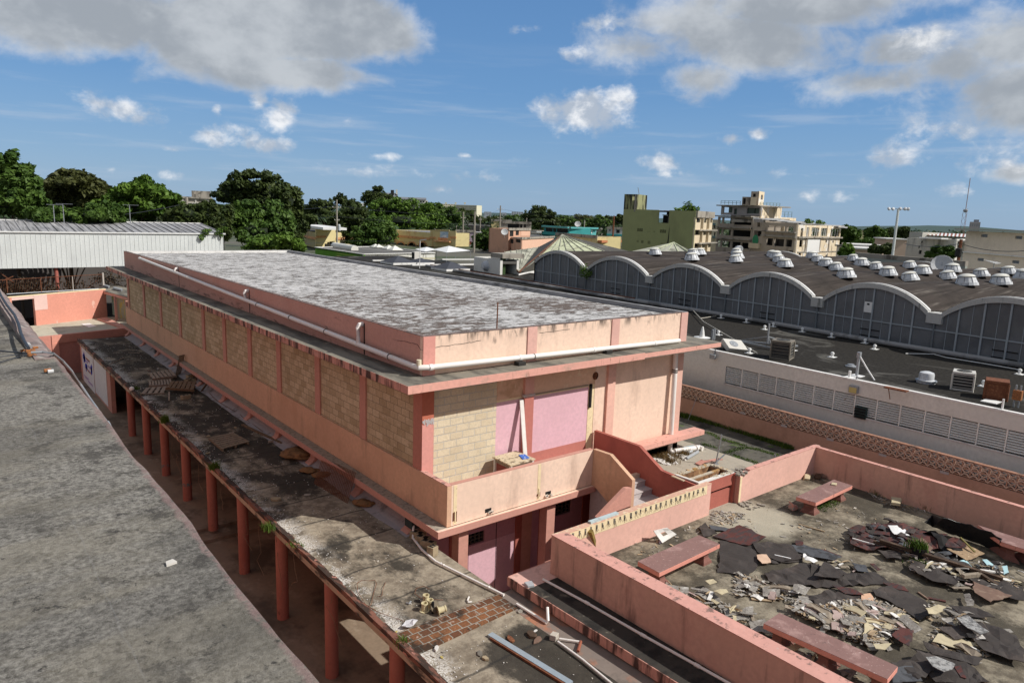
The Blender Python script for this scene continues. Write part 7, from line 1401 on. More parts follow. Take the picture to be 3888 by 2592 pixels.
# cars by the arcade
def car(cc,x,y,d,mat,label,rz):
    p = at(cc,x,y,d=d);p.z = GZ;root = thing('parked_car',p,label,'car','cars parked by the arcade');root.rotation_euler = (0,0,rz)
    root.location = (0,0,0);mb = MB();prof = [(-2.1,.35),(-2.1,.75),(-1.9,.9),(-1.2,.95),(-.7,1.42),(.7,1.45),(1.3,1.0),(2.05,.85),(2.15,.55),(2.1,.35)];n = len(prof)
    mb.add([(px_,yy,pz) for yy in (-.85,.85) for px_,pz in prof],[tuple(range(n)),tuple(range(2*n-1,n-1,-1))]+[(i,n+i,n+(i+1)%n,(i+1)%n) for i in range(n)]);mb.build('body',mat,root,bevel=.06)
    MB().box(-.95,1.0,-.86,.86,.98,1.32).build('window_band',m_glassdk,root)
    for wx in (-1.35,1.35):
        for wy in (-.86,.86): MB().lathe([(.1,-.1),(.32,-.1),(.34,0),(.32,.1),(.1,.1)],(wx,wy,.33),14,Vector((0,1,0))).build('wheel',m_void,root)
    root.location = p;return root
car(c2,2160,828,112,m_white,'white parked car beside the light grey pole',.4);car(c2,2062,828,116,M('dark_red_car',(.18,.04,.03),rough=.4),'dark red parked car beside the arcade',.5);car(c2,2010,828,118,M('dark_blue_car',(.03,.04,.07),rough=.4),'dark blue parked car left of the dark red one',.5)
# distant white slabs on the horizon
def far_block(label,cc,p0,p1,d,mat,floors,cols_,zb=GZ,dep=25,name='distant_block',grp='distant tower blocks'):
    K = Fac(cc,p0,d,p1,d,zb);root = bldg(name,label,K.P0,'building',grp);K.wall(root,mat,[]);K.body(root,mat,dep)
    h = K.zt-(at(cc,p0[0],480,d=d).z if cc is c2 else K.zb);K_ = K.L/cols_;mbs = MB()
    for i in range(floors):
        z = K.zt-3.2*(i+1)+1.0
        for j in range(cols_):
            if z > K.zb+1: K.blk(MB(),K_*(j+.25),K_*(j+.75),z,z+1.3,.05,0).build('window',m_void,root) if floors*cols_ <= 60 else K.blk(mbs,K_*(j+.25),K_*(j+.75),z,z+1.3,.05,0)
    if mbs.v: mbs.build('windows',m_grey,root)['kind'] = 'stuff'
    return K,root
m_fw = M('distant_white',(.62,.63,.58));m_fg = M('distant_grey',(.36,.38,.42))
K,r = far_block('long low cream slab block on the horizon above the bright trees',c2,(1775,408),(1950,412),620,M('distant_cream',(.66,.64,.48)),5,12);K2 = Fac(c2,(1950,415),620,(2140,425),610);K2.wall(r,bpy.data.materials['distant_cream'],[]);K2.body(r,bpy.data.materials['distant_cream'],20,ends='r')
for x in (1865,1952,2035): K.band(r,'roof_tower',bpy.data.materials['distant_cream'],x-8,396,x+8,412,0,back=5)
mb = MB()
for i in range(6):
    for j in range(16): u = K2.L*(j+.3)/16;z = K2.zt-3.2*(i+1);K2.blk(mb,u,u+1.4,z,z+1.3,.3,0)
mb.build('window_rows',M('distant_window',(.18,.2,.22)),r)['kind'] = 'stuff'
K,r = far_block('grey white building with a dark flat roof on the horizon',c2,(1450,368),(1705,378),330,m_fw,3,10);K.band(r,'overhanging_roof',m_fg,1440,352,1690,370,2,back=20)
K,r = far_block('grey building with a dark water tank above the round tree',c2,(1320,300),(1436,325),320,m_fg,4,4);K.band(r,'water_tank',m_void,1372,286,1402,322,.5,back=4);K.band(r,'white_chimney',m_fw,1418,282,1433,325,.5,back=3)
K,r = far_block('small grey white block between the trees left of the round tree',c2,(1060,398),(1145,402),300,m_fw,3,4)
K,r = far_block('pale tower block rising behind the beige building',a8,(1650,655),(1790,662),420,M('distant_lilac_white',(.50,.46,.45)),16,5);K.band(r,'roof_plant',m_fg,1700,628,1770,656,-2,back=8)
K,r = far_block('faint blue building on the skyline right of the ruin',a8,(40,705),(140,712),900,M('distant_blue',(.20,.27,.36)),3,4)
for i,(x0_,x1_,y,lb) in enumerate(((90,155,480,'far left'),(245,290,488,'second from left'),(335,440,480,'widest'),(885,978,516,'right of the big round tree'),(1110,1195,518,'left of the green block'),(1215,1300,518,'nearest the green block'))):
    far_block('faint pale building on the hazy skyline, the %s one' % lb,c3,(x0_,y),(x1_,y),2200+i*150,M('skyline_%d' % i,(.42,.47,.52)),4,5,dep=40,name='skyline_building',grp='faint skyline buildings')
# ================================================================== trees
def tree(label,cc,lobes,d,mat,n,size,name='tree',grp='trees behind the buildings',seed=1,trunk=True,cat='tree'):
    """lobes: (x, y, rx, ry) as seen in the picture, put at distance d with real depth"""
    cs,rs = [],[];g_ = random.Random(seed)
    if cc in (c2,c3) and d >= 85: size *= 1.9
    if d < 85 or cc is a8: n = int(n*1.25)
    for x,y,rx,ry in lobes:
        c_ = at(cc,x,y,d=d);ex_ = at(cc,x+rx,y,d=d);k = 1.10*(ex_-c_).length/rx
        dd = (c_-CAM);dd.z = 0;dd.normalize();c_ = c_+dd*g_.uniform(-.5,.5)*rx*k;cs.append(c_);rs.append((rx*k,rx*k,ry*k))
    lc = cs[0];base = Vector((sum(c.x for c in cs)/len(cs),sum(c.y for c in cs)/len(cs),GZ-.35))
    root = thing(name,base,label,cat,grp)
    n = int(n*1.25);size *= .86
    # break every lobe into smaller tufts so the outline is ragged and light gets between them
    C2,R2 = [],[]
    for c_,r in zip(cs,rs):
        m_ = 22
        for _ in range(m_):
            v = Vector((g_.gauss(0,1),g_.gauss(0,1),g_.gauss(0,1))).normalized();f = g_.uniform(.6,1.1)
            C2.append((c_.x+v.x*r[0]*f,c_.y+v.y*r[1]*f,c_.z+v.z*r[2]*f));q = g_.uniform(.16,.38);R2.append((r[0]*q,r[1]*q,r[2]*q))
        C2.append(tuple(c_));R2.append((r[0]*.62,r[1]*.62,r[2]*.62))
    leaves('crown',C2,R2,n,size,mat,root,seed=seed)
    mb = MB()                                # dark solid lobes added inside to block light through the crown
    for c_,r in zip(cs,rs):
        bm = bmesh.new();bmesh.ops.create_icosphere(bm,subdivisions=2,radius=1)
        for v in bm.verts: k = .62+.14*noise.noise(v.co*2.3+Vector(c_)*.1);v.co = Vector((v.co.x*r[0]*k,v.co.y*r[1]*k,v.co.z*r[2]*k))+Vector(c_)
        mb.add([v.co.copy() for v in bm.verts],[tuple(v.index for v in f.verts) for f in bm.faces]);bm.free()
    mb.build('crown_filler',m_core,root)
    if trunk:
        R_ = max(.12,rs[0][0]*.07);top = cs[0];mb = MB();mb.tube([base,base.lerp(top,.4)+Vector((R_,0,0)),top],R_,8,r1=R_*.5)
        for c_ in cs[1:5]: mb.tube([base.lerp(top,.35),c_],R_*.5,6,r1=R_*.2)
        mb.build('trunk',m_bark,root)
    return root
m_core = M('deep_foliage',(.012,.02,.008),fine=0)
tree('big dark green tree at the far left edge',c1,[(60,380,190,200),(-80,300,160,150),(200,480,170,160),(120,620,220,150),(300,600,90,140),(-60,600,160,160),(230,330,60,50)],72,m_leafm,9000,.30,seed=2)
tree('dark brownish tree second from the left behind the shed',c1,[(640,470,230,120),(520,560,160,150),(800,520,140,120),(700,640,200,110),(450,480,70,80)],82,m_leafbr,8000,.32,seed=3)
tree('bright green tree behind the right half of the shed',c1,[(1250,540,180,120),(1420,620,170,110),(1100,600,140,120),(1300,470,90,60),(1540,680,90,90),(1250,700,220,90),(950,680,120,90)],80,m_leafb,9500,.30,seed=4)
tree('large dark tree towering right of the shed',(900,600,2.3521),[(250,300,230,150),(60,260,130,130),(430,380,140,110),(100,420,200,120),(-90,330,110,100),(500,520,100,110),(380,620,130,120),(120,150,90,40),(280,180,80,40)],92,m_leafd,12000,.34,seed=5)
tree('lighter green tree in front of the large dark one',c2,[(120,500,170,110),(300,520,170,130),(-40,560,150,120),(400,640,110,100),(150,650,200,100)],78,m_leafm,9000,.30,seed=6)
tree('bright green bushes behind the far parapet',c2,[(250,760,120,60),(430,750,110,65),(540,790,70,50),(130,800,80,30)],62,m_leafb,3500,.22,name='bush',seed=7,cat='bush')
tree('small tree group right of the large dark tree',c2,[(720,430,90,55),(650,470,70,80),(800,420,60,45),(920,370,45,45),(1010,420,70,50),(760,520,130,60)],140,m_leafd,4500,.42,seed=8)
tree('dark leaning tree just right of the transformer pole',c2,[(950,560,110,90),(1050,470,100,70),(1060,560,110,80),(840,680,60,40),(960,660,90,60),(880,600,60,60)],104,m_leafd,6500,.32,seed=9)
tree('full bushy tree in front of the yellow arcade',c2,[(1260,650,130,100),(1150,690,130,80),(1330,700,80,80),(1240,580,80,50),(1130,760,130,40)],100,m_leafm,7500,.28,seed=10)
tree('tall round headed tree above the arcade',c2,[(1235,330,90,60),(1200,390,70,50),(1310,360,60,50)],190,m_leafd,2600,.50,seed=11)
tree('broad bright green tree behind the arcade',c2,[(1420,450,130,80),(1300,480,130,90),(1540,470,110,90),(1660,520,110,90),(1480,560,200,70),(1760,560,100,70)],160,m_leafb,9500,.42,seed=12)
tree('mid green trees right of the broad bright tree',c2,[(1850,490,110,60),(1720,450,90,50),(1790,440,70,30),(1930,540,80,60),(1820,590,90,50)],185,m_leafm,5000,.45,seed=13)
tree('darker trees at the right end of the tree row',c2,[(2060,520,70,50),(2000,490,60,30),(2130,540,50,35)],260,m_leafd,1800,.6,seed=14)
tree('big dark tree standing alone above the teal house',c3,[(590,500,90,60),(660,520,60,50),(500,520,60,45),(560,460,45,30),(700,570,60,45),(560,560,110,40)],190,m_leafd,5000,.45,seed=15)
tree('small street tree beside the parked cars',c2,[(2190,710,70,50),(2240,690,50,45),(2150,760,50,40),(2210,790,50,30)],104,m_leafm,3000,.26,seed=16)
for i,(x,y,rx,ry,d,mt,lb) in enumerate(((150,560,120,35,270,m_leafd,'far left'),(380,540,100,30,330,m_leafm,'behind the grey concrete house'),(800,560,110,40,260,m_leafm,'right of the lone dark tree'),(950,545,120,35,330,m_leafbr,'behind the dish'),(1080,570,120,45,220,m_leafm,'behind the pale pole'),(1200,560,90,40,300,m_leafd,'left of the dark pole'),(1300,545,40,45,240,m_leafd,'touching the green block'),(620,610,90,40,230,m_leafm,'below the lone dark tree'))):
    tree('spreading green tree in the middle distance, the one %s' % lb,c3,[(x,y,rx*.7,ry),(x-rx*.6,y+8,rx*.5,ry*.8),(x+rx*.6,y+6,rx*.5,ry*.8)],d,mt,1700,.6,seed=20+i,trunk=True,grp='middle distance trees')
tree('tree standing right beside the ruined block',a8,[(60,800,110,90),(150,820,80,70),(-40,840,80,90),(40,900,100,60)],175,m_leafm,4200,.45,seed=31)
tree('lower bright tree below the one beside the ruin',a8,[(50,1000,80,60),(20,1060,90,60),(90,1050,60,50)],120,m_leafb,2800,.3,seed=32)
tree('round dark tree left of the floodlight mast',a8,[(430,780,110,65),(350,800,70,60),(500,830,80,60),(400,850,110,50)],230,m_leafm,3800,.5,seed=33)
tree('flat dark tree behind the floodlight mast',a8,[(620,790,70,50),(590,830,70,50)],240,m_leafd,2000,.55,seed=34)
tree('round dark tree right of the floodlight mast',a8,[(790,790,80,55),(850,830,50,50),(730,830,60,50)],225,m_leafd,2600,.5,seed=35)
tree('dark tree below the mast, left of the white stained block',a8,[(460,1010,90,60),(550,1000,80,60),(400,1030,60,40),(600,1040,50,40)],115,m_leafd,3200,.3,seed=36)
tree('leafy tree in front of the white stained block',a8,[(1350,1040,100,65),(1260,1010,50,40),(1190,1010,40,40),(1130,1080,60,35),(1420,1070,60,50),(1290,1100,120,30)],100,m_leafm,5500,.22,seed=37)
tree('tree behind the wall at the right of the small houses',a8,[(720,920,60,50),(680,960,60,50),(300,920,120,40),(180,930,80,40)],200,m_leafm,2600,.5,seed=38)
tree('low dark bushes behind the shed under the brownish tree',c1,[(380,760,130,70),(520,720,110,60),(820,740,160,80),(1000,730,110,90)],68,m_leafm,4200,.28,seed=51)
tree('bushy tree filling the gap left of the large dark tree',c1,[(1560,760,110,60),(1680,740,110,80),(1790,700,110,70),(1880,760,120,120),(1640,690,60,40),(1960,830,120,150)],74,m_leafd,5200,.28,seed=52)
tree('low green tree right of the large dark tree by the yellow wing',(900,600,2.3521),[(560,600,70,70),(600,560,60,50),(520,700,80,90),(660,540,60,30)],120,m_leafd,3000,.4,seed=53)
# palm at the left
p = at(c1,600,745,d=70);root = thing('palm_tree',(p.x,p.y,GZ-.35),'feathery palm tree between the two left trees','tree');MB().tube([(p.x,p.y,GZ-.35),p],.18,8,r1=.13).build('trunk',m_bark,root)
V_,F_ = [],[]
for k in range(20):
    az = k*2.4;up = .75-.05*(k % 7);
    spine = [p+Vector((math.cos(az)*t*2.9,math.sin(az)*t*2.9,(up*2.2*t-2.5*t*t))) for t in [i/10 for i in range(11)]]
    for i in range(1,11):
        sd = Vector((-math.sin(az),math.cos(az),0));
        for s_ in (-1,1):
            b_ = spine[i];tip = b_+sd*s_*.65*(1-.5*abs(i/10-.4))+Vector((0,0,-.35));w_ = (spine[i]-spine[i-1])*.45;q = len(V_);V_ += [tuple(b_-w_),tuple(b_+w_),tuple(tip+w_*.4),tuple(tip-w_*.2)];F_.append((q,q+1,q+2,q+3))
np_mesh('fronds',np.array(V_),np.array(F_),leafmat('palm_green',(.04,.09,.015),(.10,.18,.03)),np.random.default_rng(4).random(len(F_)),root)
# two television aerials over the shed
for x0_,y0_,y1_,lb in ((475,652,800,'thin television aerial left of the palm above the shed roof'),(560,645,805,'television aerial with long arms beside the palm above the shed'),(1155,655,810,'television aerial over the middle of the shed roof')):
    a = at(c1,x0_,y0_,d=62);b_ = Vector((a.x,a.y,at(c1,x0_,y1_+10,d=62).z));root = thing('television_aerial',b_,lb,'aerial','television aerials above the shed');MB().tube([b_,a],.03,5).build('mast',m_grey,root);mb = MB();v = Vector((CR.x,CR.y,0)).normalized()
    mb.beam(a-v*.5,a+v*.7,.03,.03);[mb.beam(a+v*(-.4+.25*k)-Vector((.1,.25,0)),a+v*(-.4+.25*k)+Vector((.1,.25,0)),.015,.015) for k in range(5)];mb.build('arms',m_grey,root)
# distant woodland and low hills
g_ = np.random.default_rng(40);cs,rs = [],[]
for _ in range(620):
    a = math.radians(g_.uniform(-12,84));r = g_.uniform(260,1500)**1.0;x,y = CAM.x+math.sin(a)*r,CAM.y+math.cos(a)*r;h = g_.uniform(3.5,7)*(1 if r > 400 else .8);w_ = g_.uniform(6,14);cs.append((x,y,GZ+h*.5));rs.append((w_,w_,h))
tag(leaves('distant_woodland',cs,rs,60000,1.5,m_leaffar,None,seed=41),'low distant woodland spreading to the horizon between the houses','woodland',kind='stuff')
m_hill = M('hazy_hill',(.05,.085,.075),fine=0)
for k,(R_,h,sd) in enumerate(((3200,14,3),(5200,34,9))):
    mb = MB();pts = []
    for i in range(121):
        a = math.radians(-25+i);z = GZ+h*(.55+.75*noise.noise(Vector((i*.11,sd,0)))+.2*noise.noise(Vector((i*.5,sd,0))));pts.append((CAM.x+math.sin(a)*R_,CAM.y+math.cos(a)*R_,z))
    bk = [(CAM.x+(p[0]-CAM.x)*1.25,CAM.y+(p[1]-CAM.y)*1.25,GZ-1) for p in pts];fr = [(CAM.x+(p[0]-CAM.x)*.9,CAM.y+(p[1]-CAM.y)*.9,GZ-1) for p in pts];n = len(pts)
    mb.add(fr+pts+bk,[(i,i+1,n+i+1,n+i) for i in range(n-1)]+[(n+i,n+i+1,2*n+i+1,2*n+i) for i in range(n-1)]);tag(mb.build('hill',m_hill,smooth=True),kind='structure')
# small houses scattered among the far trees
random.seed(77);cols = [(.62,.6,.55),(.6,.45,.35),(.45,.5,.52),(.6,.55,.3),(.35,.3,.28)]
spots = [(c3,60,700,150),(c3,130,640,175),(c3,560,650,160),(c3,1150,640,170),(c3,1080,640,210),(a8,330,1010,125),(a8,270,960,160),(a8,620,880,190),(a8,180,985,145),(a8,720,890,210),(a8,235,765,420),(c2,2300,570,300),(c2,640,550,140),(c2,790,545,150)]
names = ['small white house left of the wooden pole','low house below the grey concrete house','small house just left of the teal house','little house behind the yellow house awning','small house behind the dark pole','small peach house below the dark mast tree','blue roofed house left of the dark mast tree','tiny white house behind the round dark tree','grey house right of the ruin trees','tiny pale house right of the floodlight mast','distant house on the rise right of the ruin','tiny white house far behind the poles','roof glimpsed right of the large dark tree','pale roof glimpsed left of the transformer pole']
for (cc,x,y,d),nm in zip(spots,names):
    p = at(cc,x,y,d=d);z1 = max(p.z,GZ+2.6);w_,l_ = random.uniform(4,6),random.uniform(6,9);root = bldg('small_house',nm,p,'house','small houses among the trees');mt = M('house_%d' % x,random.choice(cols));a = random.uniform(.2,.9);u,v = Vector((math.cos(a),math.sin(a),0)),Vector((-math.sin(a),math.cos(a),0));c_ = Vector((p.x,p.y,(GZ+z1)/2));MB().obox(c_,u*l_/2,v*w_/2,(0,0,(z1-GZ)/2)).build('wall',mt,root)
    MB().obox((p.x,p.y,z1+.1),u*(l_/2+.3),v*(w_/2+.3),(0,0,.12)).build('roof',random.choice([m_lwt,m_grst,m_dkroof]),root)
    for k in (-.55,0.,.55): MB().obox(Vector((p.x,p.y,z1-1.3))+u*k*l_/2-v*(w_/2+.02),u*.45,v*.03,(0,0,.5)).build('window',m_void,root)
# ================================================================== rubbish on the terrace
m_tarp = M('brown_black_roofing_felt',(.050,.042,.038),[((.10,.08,.07),(1.2,1.2,1.2),6,.5,.66,.6),((.35,.3,.26),(30,30,30),3,.72,.78,.7)],rough=.8,bump=(14,.6,.01))
m_red = M('dark_red_shingle',(.10,.035,.030),[((.05,.04,.04),(3,9,3),4,.45,.55,.8),((.4,.35,.3),(35,35,35),2,.72,.78,.7)]);m_slate = M('blue_grey_shingle',(.085,.09,.10),[((.03,.03,.03),(4,4,4),4,.5,.62,.7)])
m_ply = M('grey_splintered_ply',(.29,.27,.24),[((.12,.10,.09),(22,22,5),5,.5,.62,.7),((.54,.52,.48),(6,6,6),4,.55,.68,.7)]);m_tan = M('tan_ply',(.40,.30,.19),[((.3,.2,.12),(9,9,9),4,.5,.7,.5)]);m_cyan = M('pale_cyan_panel',(.42,.62,.66));m_creamb = M('cream_panel',(.52,.45,.30));m_brownb = M('brown_hardboard',(.19,.12,.09),[((.3,.22,.16),(4,4,4),4,.5,.65,.5)]);m_osb = M('chipboard',(.36,.25,.15),[((.75,.6,.4),(16,16,16),4,.6,.66,.8)])
random.seed(99);_lift = [0.012]
def sheet(cc,poly,mat,name,label,cat='sheet',z=None,th=.012,warp=.03,grp=None,sub=3):
    """irregular thin sheet lying on the floor; buckled by noise, each a little above the last"""
    z = TZ+_lift[0] if z is None else z;_lift[0] += .0035
    P_ = [at(cc,x,y,z=z) for x,y in poly];c = sum(P_,Vector())/len(P_)
    Q = []
    for a,b_ in zip(P_,P_[1:]+P_[:1]):
        n = max(1,int((b_-a).length/.12))
        for k in range(n): q = a.lerp(b_,k/n);w_ = min(.03,(b_-a).length*.05);Q.append(q+Vector((random.uniform(-w_,w_),random.uniform(-w_,w_),0)) if k else q)
    bm = bmesh.new();vs = [bm.verts.new(q-Vector((c.x,c.y,z))) for q in Q];f = bm.faces.new(vs);bmesh.ops.triangulate(bm,faces=[f])
    for _ in range(sub-1): bmesh.ops.subdivide_edges(bm,edges=[e for e in bm.edges if e.calc_length() > .16],cuts=1)
    bmesh.ops.triangulate(bm,faces=bm.faces[:])
    for v in bm.verts: p = v.co+c;v.co.z = warp*abs(noise.noise(Vector((p.x*2.2,p.y*2.2,z*9)))*1.5+.6*noise.noise(Vector((p.x*5,p.y*5,z*3))))
    bmesh.ops.recalc_face_normals(bm,faces=bm.faces);me = bpy.data.meshes.new(name);bm.to_mesh(me);bm.free();me.materials.append(mat)
    o = bpy.data.objects.new(name,me);COL.objects.link(o);o.location = (c.x,c.y,z);s = o.modifiers.new('thick','SOLIDIFY');s.thickness = th;s.offset = 1
    return tag(o,label,cat,grp)
FG = 'roofing felt sheets strewn over the terrace'
sheet(a3,[(1290,620),(1500,640),(1535,700),(1540,790),(1480,855),(1270,830),(1285,720)],m_tarp,'felt_sheet','square brown black felt sheet right behind the short near bench',grp=FG,warp=.05)
sheet(a3,[(1500,635),(1640,630),(1850,690),(1840,760),(1640,775),(1530,740)],m_tarp,'felt_sheet','brown black felt sheet right of the square one',grp=FG,warp=.06)
sheet(a4,[(210,800),(380,760),(560,725),(760,800),(1000,790),(1110,870),(880,880),(660,900),(330,880),(240,860)],m_tarp,'felt_sheet','longest brown black felt sheet across the middle of the terrace',grp=FG,warp=.08)
sheet(a4,[(540,735),(600,730),(640,840),(600,850),(540,835)],m_tarp,'felt_sheet','folded flap standing up on the longest felt sheet',grp=FG,warp=.12)
sheet(a4,[(490,950),(780,920),(920,960),(895,1005),(700,1045),(570,1045)],m_tarp,'felt_sheet','buckled black felt sheet at the upper edge of the splintered wood heap',grp=FG,warp=.12)
sheet(a4,[(970,920),(1120,880),(1350,990),(1400,1080),(1310,1135),(1190,1050),(1000,960)],m_tarp,'felt_sheet','black felt sheet right of the splintered wood heap',grp=FG,warp=.06)
sheet(a4,[(130,590),(420,600),(480,690),(330,720),(180,660)],m_tarp,'felt_sheet','creased felt sheet below the blue grey shingles',grp=FG,warp=.06)
sheet(a3,[(1240,590),(1420,515),(1600,600),(1480,655),(1350,625)],m_red,'shingle_sheet','dark red shingle sheet left of the middle of the terrace',grp='shingle sheets',warp=.03)
sheet(a3,[(1145,530),(1190,510),(1270,580),(1180,590)],m_tarp,'felt_sheet','small dark felt scrap left of the dark red shingle sheet',grp=FG,warp=.08)
sheet(a3,[(1215,515),(1400,545),(1400,563),(1230,545)],m_slate,'shingle_strip','blue grey strip lying on the dark red shingle sheet','strip')
sheet(a4,[(400,600),(470,590),(640,640),(760,690),(700,710),(560,680),(440,640)],m_slate,'shingle_sheet','blue grey shingle sheet above the longest felt sheet',grp='shingle sheets',warp=.04)
sheet(a4,[(600,625),(650,630),(760,680),(700,690)],m_red,'shingle_sheet','narrow red shingle piece on the blue grey sheet',grp='shingle sheets')
sheet(a4,[(430,562),(480,565),(485,600),(440,600)],m_red,'shingle_sheet','single square red shingle above the blue grey sheet',grp='shingle sheets')
sheet(a4,[(830,720),(930,740),(950,790),(870,780)],m_slate,'shingle_sheet','blue grey shingle pair near the bare centre of the terrace',grp='shingle sheets',warp=.04)
sheet(a4,[(958,730),(990,730),(1040,770),(1010,775)],m_red,'shingle_sheet','single red shingle right of the blue grey pair',grp='shingle sheets')
sheet(a4,[(1110,860),(1200,885),(1235,920),(1150,905),(1050,860)],m_red,'shingle_sheet','red shingles at the right tip of the longest felt sheet',grp='shingle sheets')
sheet(a4,[(690,880),(820,900),(920,950),(780,940)],m_red,'shingle_sheet','red shingles between the two largest felt sheets',grp='shingle sheets')
sheet(a4,[(815,480),(1000,470),(1100,430),(1260,470),(1480,560),(1500,620),(1250,640),(980,640),(820,610)],m_red,'shingle_sheet','big heap of dark red shingles by the white board',grp='shingle sheets',warp=.16)
sheet(a4,[(900,470),(1080,470),(1190,540),(1000,560)],m_tarp,'felt_sheet','dark felt piece on the left of the red shingle heap',grp=FG,z=TZ+.09,warp=.08)
sheet(a4,[(1480,560),(1560,540),(1640,590),(1620,630),(1500,620)],m_red,'shingle_sheet','stiff red shingle piece propped left of the chipboard',grp='shingle sheets',z=TZ+.16,warp=.1)
sheet(a4,[(1360,690),(1560,700),(1720,800),(1420,780)],m_tarp,'felt_sheet','crumpled black felt under the long dark beam',grp=FG,warp=.15)
sheet(a4,[(1010,640),(1180,650),(1180,700),(1080,690)],m_tarp,'felt_sheet','small black felt piece left of the potted plant',grp=FG,warp=.08)
sheet(a4,[(1300,500),(1420,500),(1600,640),(1640,700),(1480,640)],m_black,'felt_sheet','stiff black felt flap rising between the brown boards',grp=FG,z=TZ+.08,warp=.22)
sheet(a4,[(1560,800),(1800,820),(2048,900),(2048,990),(1900,960)],m_tarp,'felt_sheet','black felt at the right edge below the cream plank',grp=FG,warp=.08)
sheet(a4,[(1520,1020),(1720,1040),(1840,1110),(1600,1100)],m_tarp,'felt_sheet','dusty black felt beside the grey ash patch',grp=FG,warp=.05)
sheet(a4,[(1440,1180),(1600,1165),(1700,1230),(1560,1260)],m_tarp,'felt_sheet','black felt piece above the cream board',grp=FG,warp=.06)
sheet(a4,[(1280,1370),(1470,1330),(1700,1480),(1800,1568),(1420,1568)],m_tarp,'felt_sheet','black felt sheet at the bottom edge right of the long bench',grp=FG,warp=.10)
sheet(a4,[(1700,1260),(2048,1330),(2048,1430),(1760,1350)],m_tarp,'felt_sheet','black felt sheet at the lower right edge',grp=FG,warp=.06)
sheet(a4,[(1580,1120),(1760,1150),(1990,1230),(2048,1330),(1820,1290),(1600,1200)],m_tarp,'felt_sheet','wide black felt under the beige scrap board',grp=FG,warp=.08)
sheet(a4,[(1330,1290),(1480,1330),(1760,1400),(1700,1460),(1400,1370)],m_tarp,'felt_sheet','long dark felt strip below the large cream board',grp=FG,warp=.08)
sheet(a4,[(1250,700),(1420,780),(1600,830),(1560,880),(1400,850),(1230,760)],m_tarp,'felt_sheet','dark felt along the front of the dark heap',grp=FG,warp=.06)
sheet(a4,[(1100,1450),(1300,1380),(1420,1480),(1300,1560)],m_tarp,'felt_sheet','crumpled dark felt right behind the long bench end',grp=FG,warp=.1)
sheet(a4,[(640,720),(800,800),(740,830),(560,820)],m_tarp,'felt_sheet','dark felt tongue below the blue grey shingle sheet',grp=FG,warp=.06)
sheet(a4,[(1110,1240),(1160,1180),(1270,1200),(1235,1310)],m_red,'shingle_sheet','dark wine red shingle square by the long bench end',grp='shingle sheets',warp=.04)
sheet(a4,[(1100,1470),(1260,1460),(1330,1568),(1120,1568)],m_slate,'shingle_sheet','dark slates at the end of the long bench',grp='shingle sheets',warp=.08)
sheet(a4,[(1555,1455),(1600,1450),(1640,1540),(1600,1530)],m_red,'shingle_sheet','lone brown shingle at the lower edge right of the ash patch',grp='shingle sheets')
sheet(a4,[(1085,458),(1190,462),(1240,530),(1130,520)],m_white,'white_board','clean white board lying on the red shingle heap','board',z=TZ+.17,warp=.02)
sheet(a4,[(1195,610),(1325,545),(1405,615),(1385,640)],m_brownb,'hardboard','brown hardboard panel on the red heap behind the potted plant','board',z=TZ+.2,warp=.03)
sheet(a4,[(1500,625),(1640,705),(1770,655),(1640,592)],m_osb,'chipboard_panel','chipboard panel sprinkled with yellow foam crumbs','board',z=TZ+.14,warp=.03)
sheet(a4,[(1690,850),(1965,950),(1810,995),(1700,930)],m_brownb,'hardboard','large grey brown board under the cream plank','board',warp=.03)
sheet(a4,[(1750,865),(1915,897),(1905,945),(1750,912)],m_creamb,'cream_plank','thick cream plank at the right below the beams','plank',z=TZ+.06,th=.04,warp=.01)
sheet(a4,[(1400,1285),(1440,1220),(1720,1290),(1655,1350)],m_creamb,'cream_board','large cream board at the lower right','board',z=TZ+.05,warp=.03)
sheet(a4,[(980,1295),(1110,1295),(1065,1335),(1000,1330)],m_creamb,'cream_board','small curved cream board in front of the long bench','board',warp=.02)
for k,(pl_,lb) in enumerate((([(1580,712),(1635,700),(1680,752),(1600,742)],'left'),([(1752,702),(1785,702),(1850,757),(1785,742)],'middle'),([(1890,745),(1928,742),(1940,790),(1905,802)],'right'))): sheet(a4,pl_,m_cyan,'cyan_panel','pale cyan panel on the dark heap, the %s one' % lb,'panel',z=TZ+.12,warp=.03,grp='pale cyan panels')
sheet(a3,[(1190,890),(1245,878),(1270,900),(1220,912)],m_creamb,'cream_tile','small cream panel lying alone in front of the short near bench','panel')
sheet(a3,[(1535,715),(1600,715),(1630,765),(1570,775),(1540,745)],M('peach_fragment',(.66,.46,.33)),'peach_fragment','peach coloured fragment on the square felt sheet','fragment',z=TZ+.07)
sheet(a3,[(1245,960),(1330,945),(1345,965),(1300,985)],m_creamb,'cream_tile','cream panel between plank scraps in front of the heap','panel')
sheet(a4,[(1350,1050),(1440,1020),(1500,1035),(1420,1090),(1370,1095)],m_creamb,'cream_board','curved cream board right of the black felt sheet','board',warp=.06)
sheet(a4,[(900,945),(960,935),(1000,1000),(930,1010),(900,990)],M('salmon_fragment',(.66,.42,.28)),'salmon_fragment','salmon fragment at the tip of the buckled felt','fragment',z=TZ+.06,warp=.03)
sheet(a4,[(2060//1,250),(1110,250),(1180,262),(1175,300),(1110,290)][1:],m_creamb,'rubble_block','cream block leaning at the foot of the far right wall','block',th=.08)
